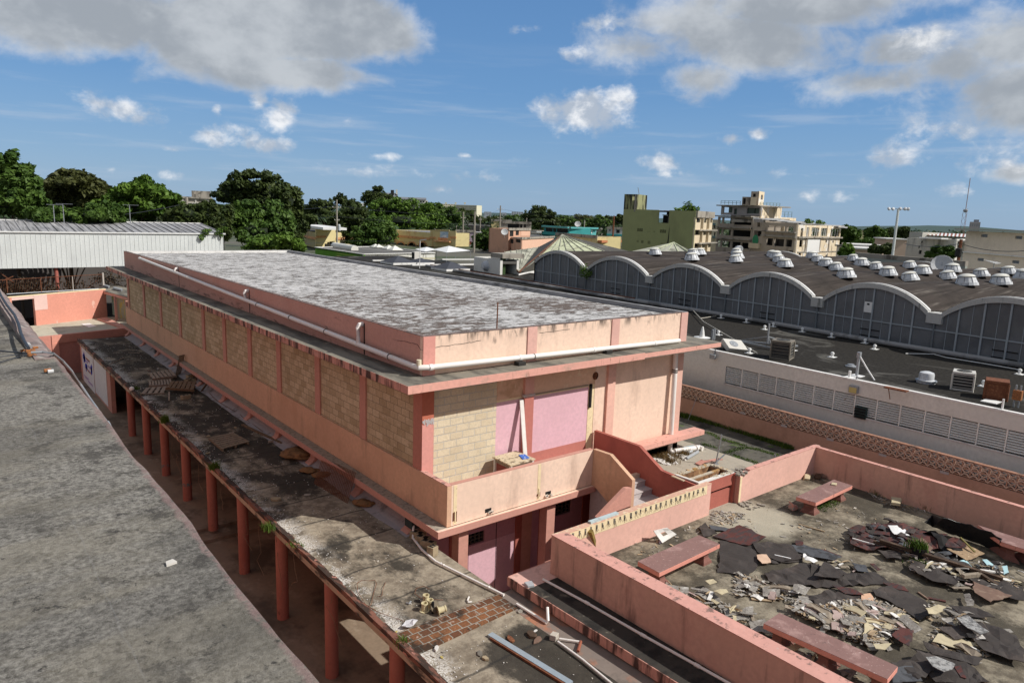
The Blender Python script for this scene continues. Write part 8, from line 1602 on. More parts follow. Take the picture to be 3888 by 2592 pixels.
for q,lb,nm in ((((880,1005),(1000,1010),(1090,1070),(940,1090),(895,1050)),'largest curled grey plywood on the wood heap','plywood_sheet'),(((760,1120),(870,1110),(960,1170),(950,1240),(860,1200),(770,1165)),'wide grey plywood in the centre of the wood heap','plywood_sheet'),(((195,895),(320,905),(325,970),(200,960)),'grey cracked plywood left of the buckled felt','plywood_sheet'),(((20,840),(160,850),(165,910),(30,905)),'curled grey plywood nearest the square felt','plywood_sheet'),(((450,960),(520,960),(570,1050),(470,1040)),'stacked ply sheets at the left of the wood heap','plywood_sheet'),(((420,885),(540,900),(500,950),(415,935)),'pale plywood above the stacked ply','plywood_sheet'),(((590,1110),(640,1105),(700,1180),(640,1170)),'narrow grey plywood beside the long bench','plywood_sheet'),(((1620,950),(1660,950),(1690,1030),(1640,1030)),'white rounded board right of the bare strip','plywood_sheet'),(((100,1155),(210,1150),(260,1220),(130,1215)),'dull lilac board under the near end of the long bench','plywood_sheet'),(((1450,1110),(1530,1120),(1560,1170),(1470,1150)),'white curved board by the cream board','plywood_sheet'),(((1860,1200),(1950,1190),(1970,1230),(1880,1240)),'beige scrap board at the far lower right','plywood_sheet'),(((130,1060),(0,1080),(80,1100),(130,1110)),'pale curled ply by the near parapet','plywood_sheet')):
    sheet(a4,q,m_ply,nm,lb,'plywood',z=TZ+random.uniform(.03,.09),warp=.10,grp='plywood sheets on the terrace')
sheet(a3,[(1105,975),(1180,935),(1290,1010),(1290,1045),(1200,1020)],m_ply,'plywood_sheet','ragged white plywood with a square hole between bench and heap','plywood',z=TZ+.05,warp=.06,grp='plywood sheets on the terrace')
sheet(a3,[(1310,1085),(1330,1075),(1480,1140),(1380,1160),(1330,1130)],m_ply,'plywood_sheet','grey ply with a cream crack by the near parapet','plywood',z=TZ+.05,warp=.06,grp='plywood sheets on the terrace')
sheet(a3,[(905,925),(1010,925),(1020,975),(950,960)],m_ply,'plywood_sheet','pale ply against the near parapet under the bench end','plywood',warp=.05,grp='plywood sheets on the terrace');sheet(a3,[(1022,930),(1080,935),(1080,980),(1022,980)],m_ply,'plywood_sheet','small square ribbed ply by the near parapet','plywood',warp=.04,grp='plywood sheets on the terrace')
# scraps: every one its own object,copied from eight cut shapes
def scrap_mesh(kind,mat):
    L,W,T = random.uniform(.16,.42),random.uniform(.03,.16),random.uniform(.006,.02);n = 5
    top = [Vector((-L/2+L*i/(n-1),W/2*random.uniform(.6,1.1),0)) for i in range(n)];bot = [Vector((-L/2+L*i/(n-1),-W/2*random.uniform(.6,1.1),0)) for i in range(n)]
    bow = random.uniform(0,.03);pts = bot+top[::-1];me = bpy.data.meshes.new('wood_scrap')
    vs = [p+Vector((0,0,bow*(1-(2*p.x/L)**2))) for p in pts]+[p+Vector((0,0,T+bow*(1-(2*p.x/L)**2))) for p in pts];k = len(pts)
    fs = [tuple(range(k-1,-1,-1)),tuple(range(k,2*k))]+[(i,(i+1)%k,k+(i+1)%k,k+i) for i in range(k)]
    me.from_pydata(vs,[],fs);me.materials.append(mat);me.update();return me
mats = [m_ply,m_ply,m_tan,m_ply,m_creamb,m_woodw,M('pinkish_ply',(.42,.32,.29)),m_wood];protos = [scrap_mesh(i,mats[i % 8]) for i in range(24)]
def inpoly(p,poly):
    r = False;n = len(poly)
    for i in range(n):
        a,b_ = poly[i],poly[(i+1) % n]
        if (a[1] > p[1]) != (b_[1] > p[1]) and p[0] < (b_[0]-a[0])*(p[1]-a[1])/(b_[1]-a[1])+a[0]: r = not r
    return r
def scatter(cc,poly,n,label,grp,smin=.7,smax=1.3,h=.10,name='wood_scrap',ms=None):
    xs,ys = [p[0] for p in poly],[p[1] for p in poly];k = 0
    while k < n:
        q = (random.uniform(min(xs),max(xs)),random.uniform(min(ys),max(ys)))
        if not inpoly(q,poly): continue
        p = at(cc,*q,z=TZ+.02);o = bpy.data.objects.new(name,random.choice(ms or protos));COL.objects.link(o);o.location = p+Vector((0,0,random.uniform(0,h)));s_ = random.uniform(smin,smax);o.scale = (s_,s_,s_)
        o.rotation_euler = (random.gauss(0,.16),random.gauss(0,.16),random.uniform(0,6.28));tag(o,label,'scrap',grp);k += 1
heap = [(400,1010),(560,1050),(880,1010),(1000,1010),(1170,1080),(1260,1150),(1250,1200),(1110,1240),(1000,1330),(860,1290),(640,1190),(500,1130),(420,1080)]
scatter(a4,heap,150,'splintered grey wood scrap in the big heap beside the long bench','wood scraps in the big heap',.8,1.6,.14)
scatter(a4,[(0,820),(180,830),(330,900),(420,940),(420,990),(250,990),(60,960),(0,930)],26,'broken plywood scrap between the square felt and the wood heap','wood scraps before the heap')
scatter(a3,[(890,920),(1080,930),(1480,1100),(1500,1170),(1380,1190),(1150,1080)],24,'wood scrap along the foot of the near parapet','wood scraps by the near parapet')
scatter(a4,[(1180,640),(1500,700),(1720,790),(1640,880),(1430,840),(1240,780)],30,'wood scrap in the dark heap below the long beam','wood scraps under the beams',h=.16)
scatter(a4,[(1520,760),(2040,780),(2040,980),(1700,960),(1520,900)],18,'wood scrap at the right end of the beams','wood scraps at the right',h=.1)
scatter(a4,[(1420,1040),(1640,1080),(1820,1200),(1700,1420),(1560,1440),(1420,1260)],26,'scrap of board around the ash patch at the lower right','wood scraps at the lower right')
scatter(a4,[(650,700),(830,700),(850,780),(700,760)],16,'small pale wood chip beside the blue grey shingles','pale wood chips',.4,.8,.04)
scatter(a4,[(280,1230),(420,1290),(900,1530),(640,1500),(300,1300)],16,'scrap lying in the shade under the long bench','scraps under the bench')
shm = []
for k in range(6):
    me = scrap_mesh(0,[m_red,m_tarp,m_slate][k % 3]).copy();
    for v in me.vertices: v.co.y *= 2.2;v.co.x *= .9
    shm.append(me)
scatter(a4,[(830,480),(1100,430),(1480,560),(1500,620),(1250,640),(980,640),(830,600)],44,'loose shingle in the red heap by the white board','loose shingles in the red heap',.8,1.3,.20,'shingle',shm)
scatter(a4,[(1180,660),(1500,640),(1900,760),(1900,830),(1500,760)],26,'loose shingle in the dark heap beneath the long beam','loose shingles under the beam',.8,1.3,.12,'shingle',shm)
# fine splinters and grit that nobody could count
mb = MB();allp = [(a4,heap,3000,.14),(a4,[(0,800),(420,900),(420,1000),(0,960)],260,.05),(a4,[(1180,640),(1900,760),(2040,960),(1500,900),(1240,780)],360,.15),(a4,[(1350,980),(1800,1100),(1800,1450),(1400,1350)],260,.04),(a3,[(890,900),(1500,1100),(1500,1200),(1150,1080)],240,.04),(a3,[(1240,420),(1480,440),(1380,520),(1220,500)],200,.02),(a3,[(700,600),(1240,500),(1240,640),(760,760)],60,.01),(a4,[(100,300),(800,300),(1300,450),(700,700),(0,500)],90,.01),(a4,[(850,170),(1400,340),(1500,380),(1100,330)],140,.02)]
for cc,poly,n,h in allp:
    xs,ys = [p[0] for p in poly],[p[1] for p in poly];k = 0
    while k < n:
        q = (random.uniform(min(xs),max(xs)),random.uniform(min(ys),max(ys)))
        if not inpoly(q,poly): continue
        p = at(cc,*q,z=TZ);a = random.random()*6.3;l = random.uniform(.012,.07);mb.cur = random.choice((0,0,1,2));
        mb.obox(p+Vector((0,0,.01+random.uniform(0,h))),Vector((math.cos(a)*l,math.sin(a)*l,random.uniform(-.02,.02))),Vector((-math.sin(a),math.cos(a),0))*l*random.uniform(.12,.5),(0,0,.003));k += 1
tag(mb.build('splinters',[m_ply,m_tan,M('light_chip',(.50,.46,.40))]),'fine splinters and grit littering the terrace floor','debris',kind='stuff')
# ash patches
for q,lb in (([(1570,1110),(1650,1095),(1720,1150),(1800,1210),(1740,1225),(1650,1180)],'upper'),([(1350,1395),(1430,1385),(1560,1440),(1540,1475),(1480,1495),(1400,1450)],'lower')):
    sheet(a4,q,M('crumbly_ash_'+lb,(.40,.40,.39),[((.12,.12,.12),(12,12,12),6,.45,.6,.8)],bump=(40,1,.02)),'ash_patch','crumbly pale grey ash patch, the %s of the two at the lower right' % lb,'ash',warp=.05)
# beams and sticks
def stick(cc,p,q,z0,z1,wd,th,mat,name,label,cat='beam'): A_,B_ = at(cc,*p,z=z0),at(cc,*q,z=z1);return tag(MB().beam(A_,B_,wd,th).build(name,mat),label,cat)
m_dbeam = M('dark_timber',(.07,.045,.03),[((.14,.09,.06),(4,4,20),4,.5,.6,.6)])
stick(a4,(1030,560),(1900,832),TZ+.28,TZ+.16,.10,.07,m_dbeam,'timber_beam','long dark timber beam crossing the right heap')
stick(a4,(985,565),(1200,640),TZ+.22,TZ+.15,.09,.05,m_dbeam,'timber_beam','shorter dark beam beside the start of the long one');stick(a4,(1730,790),(1880,890),TZ+.2,TZ+.08,.09,.06,m_dbeam,'timber_beam','short dark beam sloping down at the right')
stick(a4,(1615,812),(1740,800),TZ+.2,TZ+.18,.09,.08,m_wood,'timber_beam','stubby grey beam lying across the long dark one');stick(a4,(1740,770),(1900,790),TZ+.2,TZ+.12,.06,.04,m_woodw,'plank','pale plank right of the stubby beam','plank')
stick(a4,(1640,755),(1900,860),TZ+.14,TZ+.1,.05,.03,m_woodw,'plank','thin pale plank under the stubby beam','plank');stick(a4,(835,545),(990,590),TZ+.19,TZ+.12,.035,.025,m_woodw,'stick','white stick at the left of the red heap','stick')
stick(a4,(455,445),(640,497),TZ+.02,TZ+.02,.03,.025,m_tan,'stick','brown stick lying alone in the middle of the terrace','stick');stick(a4,(1600,540),(1700,640),TZ+.3,TZ+.2,.04,.03,M('greenish_lath',(.2,.17,.06)),'lath','greenish lath leaning beside the chipboard','lath')
stick(a4,(120,972),(262,985),TZ+.03,TZ+.03,.07,.02,m_tan,'plank','tan plank lying before the stacked ply','plank');stick(a4,(1500,905),(1490,990),TZ+.02,TZ+.02,.0,.0,m_red,'x','x') if False else None
stick(a4,(1300,925),(1370,975),TZ+.02,TZ+.02,.04,.03,m_brownb,'stick','short brown stick on the bare strip','stick');stick(a4,(1370,965),(1495,990),TZ+.02,TZ+.02,.07,.02,m_red,'shingle_strip','dark red strip on the bare strip of floor','strip');stick(a4,(1400,1290),(1780,1568),TZ+.05,TZ+.05,.07,.05,m_dbeam,'timber_beam','dark beam running off the bottom right below the cream board')
stick(a4,(1240,760),(1440,800),TZ+.08,TZ+.05,.10,.02,m_woodw,'plank','curved whitish plank along the front of the dark heap','plank');stick(a4,(1440,800),(1660,842),TZ+.05,TZ+.05,.12,.02,m_woodw,'plank','second whitish plank continuing to the right','plank')
stick(a4,(285,662),(400,688),TZ+.07,TZ+.07,.03,.02,m_white,'stick','thin white stick on the felt below the shingles','stick');stick(a4,(120,1065),(135,1130),TZ+.04,TZ+.04,.06,.02,m_wood,'plank','short upright grey plank by the near bench','plank')
# white crescent
cr = [(485,660),(500,655),(520,690),(590,712),(560,722),(500,705)];sheet(a4,cr,m_white,'white_crescent','white crescent shaped piece on the felt','fragment',z=TZ+.08,warp=.08)
# tarpaulin over the far right bench
P_ = [(1340,440,.30),(1400,378,.45),(1480,395,.62),(1600,425,.55),(1740,470,.56),(1895,548,.50),(1880,570,.46),(1870,632,.02),(1600,540,.02),(1480,490,.10),(1400,470,.12)]
bm = bmesh.new();Q = [at(a4,x,y,z=TZ+h) for x,y,h in P_];c = sum(Q,Vector())/len(Q);vs = [bm.verts.new(q-c) for q in Q];bmesh.ops.triangulate(bm,faces=[bm.faces.new(vs)]);bmesh.ops.subdivide_edges(bm,edges=bm.edges[:],cuts=3,use_grid_fill=True);bmesh.ops.triangulate(bm,faces=bm.faces[:])
for v in bm.verts: v.co.z += .07*noise.noise((v.co+c)*3.1)+.03*noise.noise((v.co+c)*8)
me = bpy.data.meshes.new('tarpaulin');bm.to_mesh(me);bm.free();me.materials.append(M('black_tarpaulin',(.028,.027,.028),rough=.45));o = bpy.data.objects.new('tarpaulin',me);COL.objects.link(o);o.location = c;s = o.modifiers.new('thick','SOLIDIFY');s.thickness = .012;tag(o,'crumpled black tarpaulin draped over the far right bench','tarpaulin')
# pot with plant
p = at(a4,1290,700,z=TZ+.0);root = thing('plant_pot',p,'black pot with a bushy green weed in the right heap','plant');MB().lathe([(.14,0),(.19,.26),(.20,.30),(.17,.30),(.16,.24),(.01,.23)],p+Vector((0,0,.05)),14).build('pot',m_black,root)
blades([p+Vector((0,0,.30))],.22,260,m_grass,'leaves',.09,.03,root);tag(blades([at(a4,1290,725,z=TZ+.03)],.12,160,m_grass,'weed_tuft',.09,.03),'green weed tuft at the foot of the black pot','weeds')
for k,(x,y,h) in enumerate(((1035,215,.35),(1345,335,.3),(1380,350,.2),(1010,235,.2))): tag(blades([at(a4,x,y,z=TZ)],h,110,m_dryg if k % 2 == 0 else m_grass,'weed_tuft',.08,.012),'thin weed tuft at the foot of the far right wall, the %s one' % ('tallest','second tallest','rightmost','leftmost')[k],'weeds','weeds along the far right wall')
tag(blades([at(a4,x,y,z=TZ) for x,y in ((600,330),(660,300),(700,290),(640,315))],.05,500,m_grass,'moss_patch',.1,.02),'green moss patch under the far corner bench','moss',kind='stuff')
# holed board,can,timber,strip
q = [at(a3,845,550,z=TZ+.33),at(a3,940,533,z=TZ+.33),at(a3,1000,575,z=TZ+.03),at(a3,905,633,z=TZ+.03)]
def bil(u,v): return (q[0]*(1-u)+q[1]*u)*(1-v)+(q[3]*(1-u)+q[2]*u)*v
mb = MB();us = [0,.3,.62,1];vv = [0,.3,.62,1]
for i in range(3):
    for j in range(3):
        if (i,j) != (1,1): A_,B_,C_,D_ = bil(us[i],vv[j]),bil(us[i+1],vv[j]),bil(us[i+1],vv[j+1]),bil(us[i],vv[j+1]);nrm = (B_-A_).cross(D_-A_).normalized()*.02;mb.add([A_,B_,C_,D_]+[k+nrm for k in (A_,B_,C_,D_)],[(3,2,1,0),(4,5,6,7),(0,1,5,4),(1,2,6,5),(2,3,7,6),(3,0,4,7)])
tag(mb.build('holed_board',m_woodw),'whitewashed board with a square hole leaning by the torn socket wall','board')
p = at(a3,890,628,z=TZ+.035);root = thing('drink_can',p,'small silver drink can by the holed board','can');MB().lathe([(.025,-.06),(.033,-.05),(.033,.05),(.025,.06)],p,12,Vector((1,.5,0))).build('can_body',M('can_purple',(.15,.08,.15),rough=.3,metal=.6),root);MB().lathe([(.001,.06),(.026,.06),(.026,.064),(.001,.062)],p,12,Vector((-1,-.8,.2))).build('can_lid',m_grey,root)
p0 = at(a3,425,552,y=-4.1);p1 = at(a3,470,712,z=TZ);tag(MB().beam(p1,p0,.10,.09).build('leaning_timber',M('greenish_timber',(.27,.19,.055),[((.12,.09,.03),(3,3,12),4,.5,.6,.6)])),'greenish brown timber leaning in the near corner of the torn socket wall','timber')
a,b_ = at(a3,418,495,z=TT+.03),at(a3,612,436,z=TT+.03);tag(MB().beam(Vector((a.x,-3.97,TT+.03)),Vector((b_.x,-3.97,TT+.03)),.10,.045).build('pale_blue_plank',M('pale_blue_paint',(.48,.58,.60),[((.3,.3,.3),(5,5,5),4,.5,.66,.6)])),'pale blue plank lying on top of the torn socket wall','plank')
p = at(a3,1775,410,z=TZ);tag(MB().prism([(p.x-.13,p.y-.08),(p.x+.11,p.y-.1),(p.x+.14,p.y+.07),(p.x-.05,p.y+.12)],TZ,[TZ+.2,TZ+.12,TZ+.1,TZ+.24]).build('concrete_chunk',M('pink_chunk',(.55,.28,.23),[((.35,.33,.3),(9,9,9),4,.5,.6,.9)]),bevel=.02),'pink faced chunk of concrete at the leg of the corner bench','rubble')
for k,(x,y,lb) in enumerate(((1868,210,'upright broken brick in the far corner behind the bench'),(1940,205,'dark flat brick piece in the far corner'),(1980,200,'tilted brick piece nearest the far right wall'))): p = at(a3,x,y,z=TZ);tag(MB().obox(p+Vector((0,0,.06)),(.1,.05,.04),(-.04,.07,0),(0,-.02,.05)).build('brick_piece',[m_creamb,m_dbeam,m_brownb][k],bevel=.006),lb,'brick')
p = at(a3,2050,245,z=zb);tag(MB().obox(p+Vector((0,0,.02)),(.09,.03,0),(-.03,.06,0),(0,0,.018)).build('rubble_chip',m_creamb,bevel=.006),'cream rubble chip lying on the corner bench','rubble')
# ================================================================== things on the walkway roof
WR = WZ+.004
def wp(cc,x,y,h=0): return at(cc,x,y,z=WR+h)
def pallet(P4,label,n=7,z=WR,th=.11,mat=None,parent=None):
    P4 = [Vector(p) for p in P4];c = sum(P4,Vector())/4;root = thing('wooden_pallet',(c.x,c.y,WR),label,'pallet','wooden pallets on the walkway roof')
    up = (P4[1]-P4[0]).cross(P4[3]-P4[0]).normalized();up = up if up.z > 0 or abs(up.z) < .3 else -up;mat = mat or m_wood
    for k in range(n): a,b_ = P4[0].lerp(P4[1],(k+.5)/n),P4[3].lerp(P4[2],(k+.5)/n);MB().beam(a+up*th,b_+up*th,(P4[1]-P4[0]).length/n*.68,.018,up=up).build('slat',mat,root)
    for t in (.06,.5,.94): a,b_ = P4[0].lerp(P4[3],t),P4[1].lerp(P4[2],t);MB().beam(a+up*th*.5,b_+up*th*.5,.05,th*.85,up=up).build('bearer',mat,root)
    return root
m_pal = M('grey_brown_pallet',(.27,.21,.15),[((.1,.08,.06),(14,14,14),4,.5,.62,.7)]);m_palp = M('pale_pallet',(.36,.29,.23),[((.15,.1,.08),(14,14,14),4,.5,.62,.7)]);m_palb = M('brown_pallet',(.20,.13,.08),[((.08,.05,.03),(14,14,14),4,.5,.62,.7)])
pallet([wp(c5,1320,1000,.1),wp(c5,1530,965,.1),wp(c5,1580,1020,.1),wp(c5,1360,1050,.1)],'grey pallet lying flat at the back of the pallet group',6,mat=m_palp)
pallet([wp(c5,1325,1065),wp(c5,1530,1050),wp(c5,1545,1100),wp(c5,1330,1110)],'pale pallet in the middle of the pallet group',8,mat=m_palp)
pallet([wp(c5,1250,1175),wp(c5,1470,1165),wp(c5,1500,1105),wp(c5,1300,1120)][::-1],'flat slatted pallet nearest the white ball',4,mat=m_palp,th=.05)
pallet([wp(c5,1480,1130,.12),wp(c5,1735,1150,.12),wp(c5,1755,1075,.2),wp(c5,1530,1070,.2)],'reddish brown pallet stacked on the right of the group',6,mat=m_palb)
u0 = wp(c5,1548,1000);pallet([u0,wp(c5,1600,985),wp(c5,1600,985)+Vector((.25,.1,.95)),u0+Vector((.25,.1,.95))],'pallet standing upright against the low wall behind the group',4,mat=m_pal,th=.1)
pallet([wp(a1,1330,185),wp(a1,1248,112),wp(a1,1400,82),wp(a1,1500,138)],'single grey slatted pallet lying alone further along the roof',7,mat=m_pal)
def cblock(cc,x,y,label,rz=.4,s_=(.19,.095,.09),h=0,mat=None):
    p = wp(cc,x,y,h);root = thing('concrete_block',p,label,'block','loose concrete blocks');u,v = Vector((math.cos(rz),math.sin(rz),0)),Vector((-math.sin(rz),math.cos(rz),0));mt = mat or m_blk
    c = p+Vector((0,0,s_[2]));MB().obox(c,u*s_[0],v*s_[1],(0,0,s_[2])).build('block_body',mt,root,bevel=.006)
    for k in (-.45,.45): MB().obox(c+u*k*s_[0]+Vector((0,0,s_[2]*.9)),u*s_[0]*.32,v*s_[1]*.6,(0,0,s_[2]*.12)).build('core_hole',m_black,root)
m_blk = M('tan_block',(.36,.29,.19),[((.2,.15,.1),(9,9,9),4,.5,.66,.5)])
cblock(c5,1660,1210,'tan concrete block right of the reddish brown pallet',.3);cblock(c5,1680,1060,'concrete block leaning at the pallet corner',.9,h=.05);cblock(c5,1735,1055,'concrete block closest to the low wall behind the pallets',1.2)
cblock(c5,1700,1025,'flat top concrete block at the back of the pallets',.5,h=.12);cblock(c5,1405,1050,'small concrete block under the grey pallet',.1,(.14,.08,.07));cblock(c5,1510,1035,'second small block under the grey pallet',.1,(.14,.08,.07))
for k,(x,y) in enumerate(((1030,590),(1065,620),(1100,650),(1128,700))): cblock(a2,x,y+15,'concrete block in the row at the building corner, number %s from the wall' % ('one','two','three','four')[k],-1.15 if k < 3 else .3,(.19,.095,.095) if k < 3 else (.1,.1,.12),0,m_blk)
p = wp(c5,1178,1138);tag(MB().lathe([(.02,0),(.08,.03),(.105,.1),(.08,.17),(.02,.2)],p,14).build('white_ball',m_white,smooth='auto'),'dirty white ball beside the weeds on the walkway roof','ball')
for k,(cc,x,y,h,n,lb,mt) in enumerate(((c5,1475,1420,.30,420,'large green grass tuft on the lip before the sixth column',m_grass),(c5,1215,1125,.16,200,'green weed behind the white ball',m_grass),(a1,1290,285,.26,260,'green grass tuft on the lip near the single pallet',m_grass),(a1,1612,650,.22,200,'yellow green fern on the outer edge of the lip',m_grass),(a1,1760,735,.08,110,'small green weed in the white grit at the lip',m_grass),(a1,1790,750,.07,110,'smaller weed right of the one in the grit',m_grass),(a2,935,1300,.14,110,'weed sprouting at the brick strip on the lip',m_grass))): tag(blades([wp(cc,x,y)],h,n,mt,'grass_tuft',.07,.014),lb,'grass','grass tufts on the walkway roof')
# sacks,grating,boards
m_sack = M('rusty_burlap',(.25,.13,.055),[((.10,.05,.025),(6,6,6),5,.5,.62,.8)],bump=(20,.8,.02))
def sack(cc,pts,h,label,seed=1):
    P_ = [wp(cc,*q) for q in pts];c = sum(P_,Vector())/len(P_);g_ = random.Random(seed);bm = bmesh.new();bmesh.ops.create_icosphere(bm,subdivisions=3,radius=1)
    rx = max((p-c).xy.length for p in P_)
    u = (P_[1]-P_[0]).normalized()
    w_ = min((p-c).xy.length for p in P_)*1.1;v = Vector((-u.y,u.x,0))
    for k in bm.verts: n_ = 1+.35*noise.noise(k.co*1.8+Vector((seed,0,0)))+.18*noise.noise(k.co*4+Vector((seed,3,0)));k.co = (u*k.co.x*rx+v*k.co.y*w_)*n_+Vector((0,0,max(0,(k.co.z*.5+.5))*h*n_))
    me = bpy.data.meshes.new('burlap_sack');bm.to_mesh(me);bm.free();me.materials.append(m_sack);me.polygons.foreach_set('use_smooth',[True]*len(me.polygons));o = bpy.data.objects.new('burlap_sack',me);COL.objects.link(o);o.location = c;tag(o,label,'sack','old sacks')
sack(a1,[(1725,235),(1860,245),(1860,195),(1760,190)],.28,'largest rusty brown sack heap by the low wall',2);sack(a1,[(1800,305),(1890,310),(1880,290)],.12,'small sack piece left of the wire grating',5);sack(a1,[(1880,340),(1960,330),(1940,315)],.12,'sack piece under the left edge of the grating',7)
sack(a2,[(600,385),(725,405),(725,365),(640,370)],.14,'flat rusty sack past the right end of the grating',9);sack(c6,[(440,1500),(520,1480),(560,1490)],.18,'folded sack leaning at the cove behind the heap',4)
g = [at(a1,1885,370,z=WR),at(a1,2085,490,z=WR),at(a1,2135,305,x=-.30),at(a1,1935,215,x=-.30)];mb = MB()
for k in range(23): mb.tube([g[0].lerp(g[1],k/22),g[3].lerp(g[2],k/22)],.007,4)
for k in range(27): mb.tube([g[0].lerp(g[3],k/26),g[1].lerp(g[2],k/26)],.007,4)
tag(mb.build('wire_grating',m_rust),'rusty wire grating leaning against the low wall','grating')
def wb(cc,p,q,wd,th,mat,name,label,cat,h0=.0,h1=.0): a,b_ = wp(cc,*p,h0),wp(cc,*q,h1);tag(MB().beam(a+Vector((0,0,th/2)),b_+Vector((0,0,th/2)),wd,th).build(name,mat),label,cat)
wb(a1,(1455,22),(1695,135),.10,.05,m_palb,'long_board','long brown board lying by the grey cove','board');wb(a1,(1610,125),(1640,122),.12,.05,m_palp,'wood_offcut','small wood offcut beside the long brown board','offcut')
a,b_ = at(c5,1800,1140,z=WR),at(c5,1855,1060,x=-.25);tag(MB().beam(a,b_,.1,.03).build('leaning_plank',m_palb),'short brown plank leaning on the low wall by the meter box','plank');wb(c5,(1510,1150),(1510,1225),.06,.03,m_palp,'plank','short pale plank standing out from the brown pallet','plank',.1,0)
wb(c5,(965,912),(1105,845),.03,.03,m_palp,'long_stick','long thin stick on the far end of the walkway roof','stick');wb(c5,(1145,798),(1245,802),.04,.03,m_palp,'stick','short stick at the far end of the walkway roof','stick')
wb(a2,(1512,1250),(2050,1580),.13,.05,M('galvanised_channel',(.42,.50,.55),rough=.45,metal=.4),'metal_channel','long galvanised metal channel on the near end of the walkway roof','channel')
a,b_ = wp(a2,1510,1262),wp(a2,2040,1592);tag(MB().beam(a+Vector((-.02,-.06,.02)),b_+Vector((-.02,-.06,.02)),.05,.04).build('rusty_angle',m_rust),'rusty angle iron lying against the galvanised channel','angle iron')
# white drain line on the walkway roof
pts = [at(a2,1003,500,x=-.2),wp(a2,998,600,.06),wp(a2,1060,680,.05),wp(a2,1150,757,.05),wp(a2,1400,880,.05),wp(a2,1605,980,.05)];root = thing('white_drain_line',pts[2],'white plastic drain line running from the corner box over the walkway roof','pipe');MB().tube(pts,.03,8).build('pipe_run',m_pipe,root)
for x,y in ((1195,778),(1495,925)): p = wp(a2,x,y,.05);MB().tube([p-Vector((.02,.05,0)),p+Vector((.02,-.05,0))],.038,8).build('coupling',m_pipe,root)
pts = [wp(a2,1690,1040,.05),wp(a2,1890,1165,.05),wp(a2,1900,1150,.1),at(a2,1895,1060,x=-.02)];root = thing('white_drain_line',pts[0],'white drain line with an elbow below the ledge','pipe');MB().tube(pts,.03,8).build('pipe_run',m_pipe,root)
pts = [wp(a2,1965,1290,.05),wp(a2,2130,1410,.05),wp(a2,2330,1575,.05)];root = thing('thin_conduit',pts[0],'thin beige conduit with a junction box running to the bottom edge','conduit');MB().tube(pts,.022,8).build('pipe_run',m_pipe,root)
p = wp(a2,1940,1275);MB().obox(p+Vector((0,0,.06)),(.07,.03,0),(-.03,.06,0),(0,0,.06)).build('junction_box',M('beige_box',(.5,.46,.4)),root,bevel=.008);MB().tube([wp(a2,1975,1270,.06),wp(a2,2110,1290,.06),wp(a2,2120,1300,.05)],.018,6).build('side_pipe',m_pipe,root);MB().tube([wp(a2,2118,1290,.06),wp(a2,2100,1355,.06)],.03,8).build('red_joint',M('red_primer',(.3,.1,.06)),root)
# flanged pipe stubs,cup,bag,wires,bits
m_fl = M('yellowed_pvc',(.60,.53,.33),rough=.5)
for k,(x,y,ax,lb) in enumerate(((1075,1085,(0,0,1),'front left one'),(1085,1030,(0,0,1),'rear one'),(1112,1062,(0,0,1),'middle one'),(1165,1085,(.9,-.3,.15),'right one lying on its side'))):
    p = wp(a2,x,y,.0 if k < 3 else .09);ax = Vector(ax);root = thing('flange_fitting',p,'yellowed plastic flange fitting, the %s' % lb,'fitting','yellowed flange fittings');MB().lathe([(.105,0),(.105,.012),(.065,.014),(.062,.15),(.072,.15),(.072,.18),(.055,.18),(.05,.05)],p,14,ax).build('fitting_body',m_fl,root)
p = wp(a2,1130,1100);tag(MB().tube([p,p+Vector((.0,0,.25))],.03,8).build('black_stub',m_black),'thin black pipe stub among the yellowed fittings','pipe');p = wp(a2,1140,1090);tag(MB().lathe([(.02,0),(.13,.02),(.13,.03),(.02,.05)],p+Vector((0,0,.1)),14,Vector((.3,-.8,.5))).build('fitting_cap',M('brown_cap',(.16,.13,.09))),'round brown cap leaning on the fittings','cap')
p = wp(a2,1370,1020,.02);tag(MB().tube([wp(a2,1372,992,.03),wp(a2,1362,1015,.03),wp(a2,1370,1028,.03),wp(a2,1390,1025,.03)],.018,6).build('pipe_elbow',m_pipe),'small white pipe elbow at the upper edge of the brick strip','elbow');tag(MB().tube([wp(a2,955,1032,.02),wp(a2,970,1038,.02),wp(a2,985,1022,.03)],.018,6).build('pipe_elbow',m_grey),'small grey pipe elbow left of the yellowed fittings','elbow')
root = sheet(a2,[(920,1205),(950,1165),(1000,1160),(1030,1175),(1000,1200),(950,1215)],M('clear_white_plastic',(.62,.62,.64),rough=.35),'plastic_bag','crumpled whitish plastic bag at the brick strip','bag',z=WR+.01,warp=.14);
def curly(cc,pts,label,r=.006): tag(MB().tube([wp(cc,x,y,.015+.03*(i%2)) for i,(x,y) in enumerate(pts)],r,5,cap=False).build('loose_wire',m_rust),label,'wire','loose wires on the walkway roof')
curly(a2,[(770,1095),(680,1040),(630,960),(625,900),(660,880),(700,885),(745,880),(755,905),(735,970),(720,1040),(690,1075)],'big loop of thin rusty wire on the near walkway roof');curly(a2,[(680,1050),(780,1100),(900,1140),(1010,1180)],'thin wire running down to the plastic bag');curly(a2,[(1110,940),(1070,920),(1020,935),(1010,970),(1050,1000),(1130,1010),(1200,1012)],'curled wire above the yellowed fittings');curly(a2,[(815,895),(800,930),(795,960),(790,985),(760,990)],'short twig like wire right of the big loop');curly(c5,[(1850,1130),(1900,1190),(1960,1240),(2080,1310),(2130,1330),(2165,1370),(2240,1420),(2350,1500)],'long cable lying along the grey cove',.010)
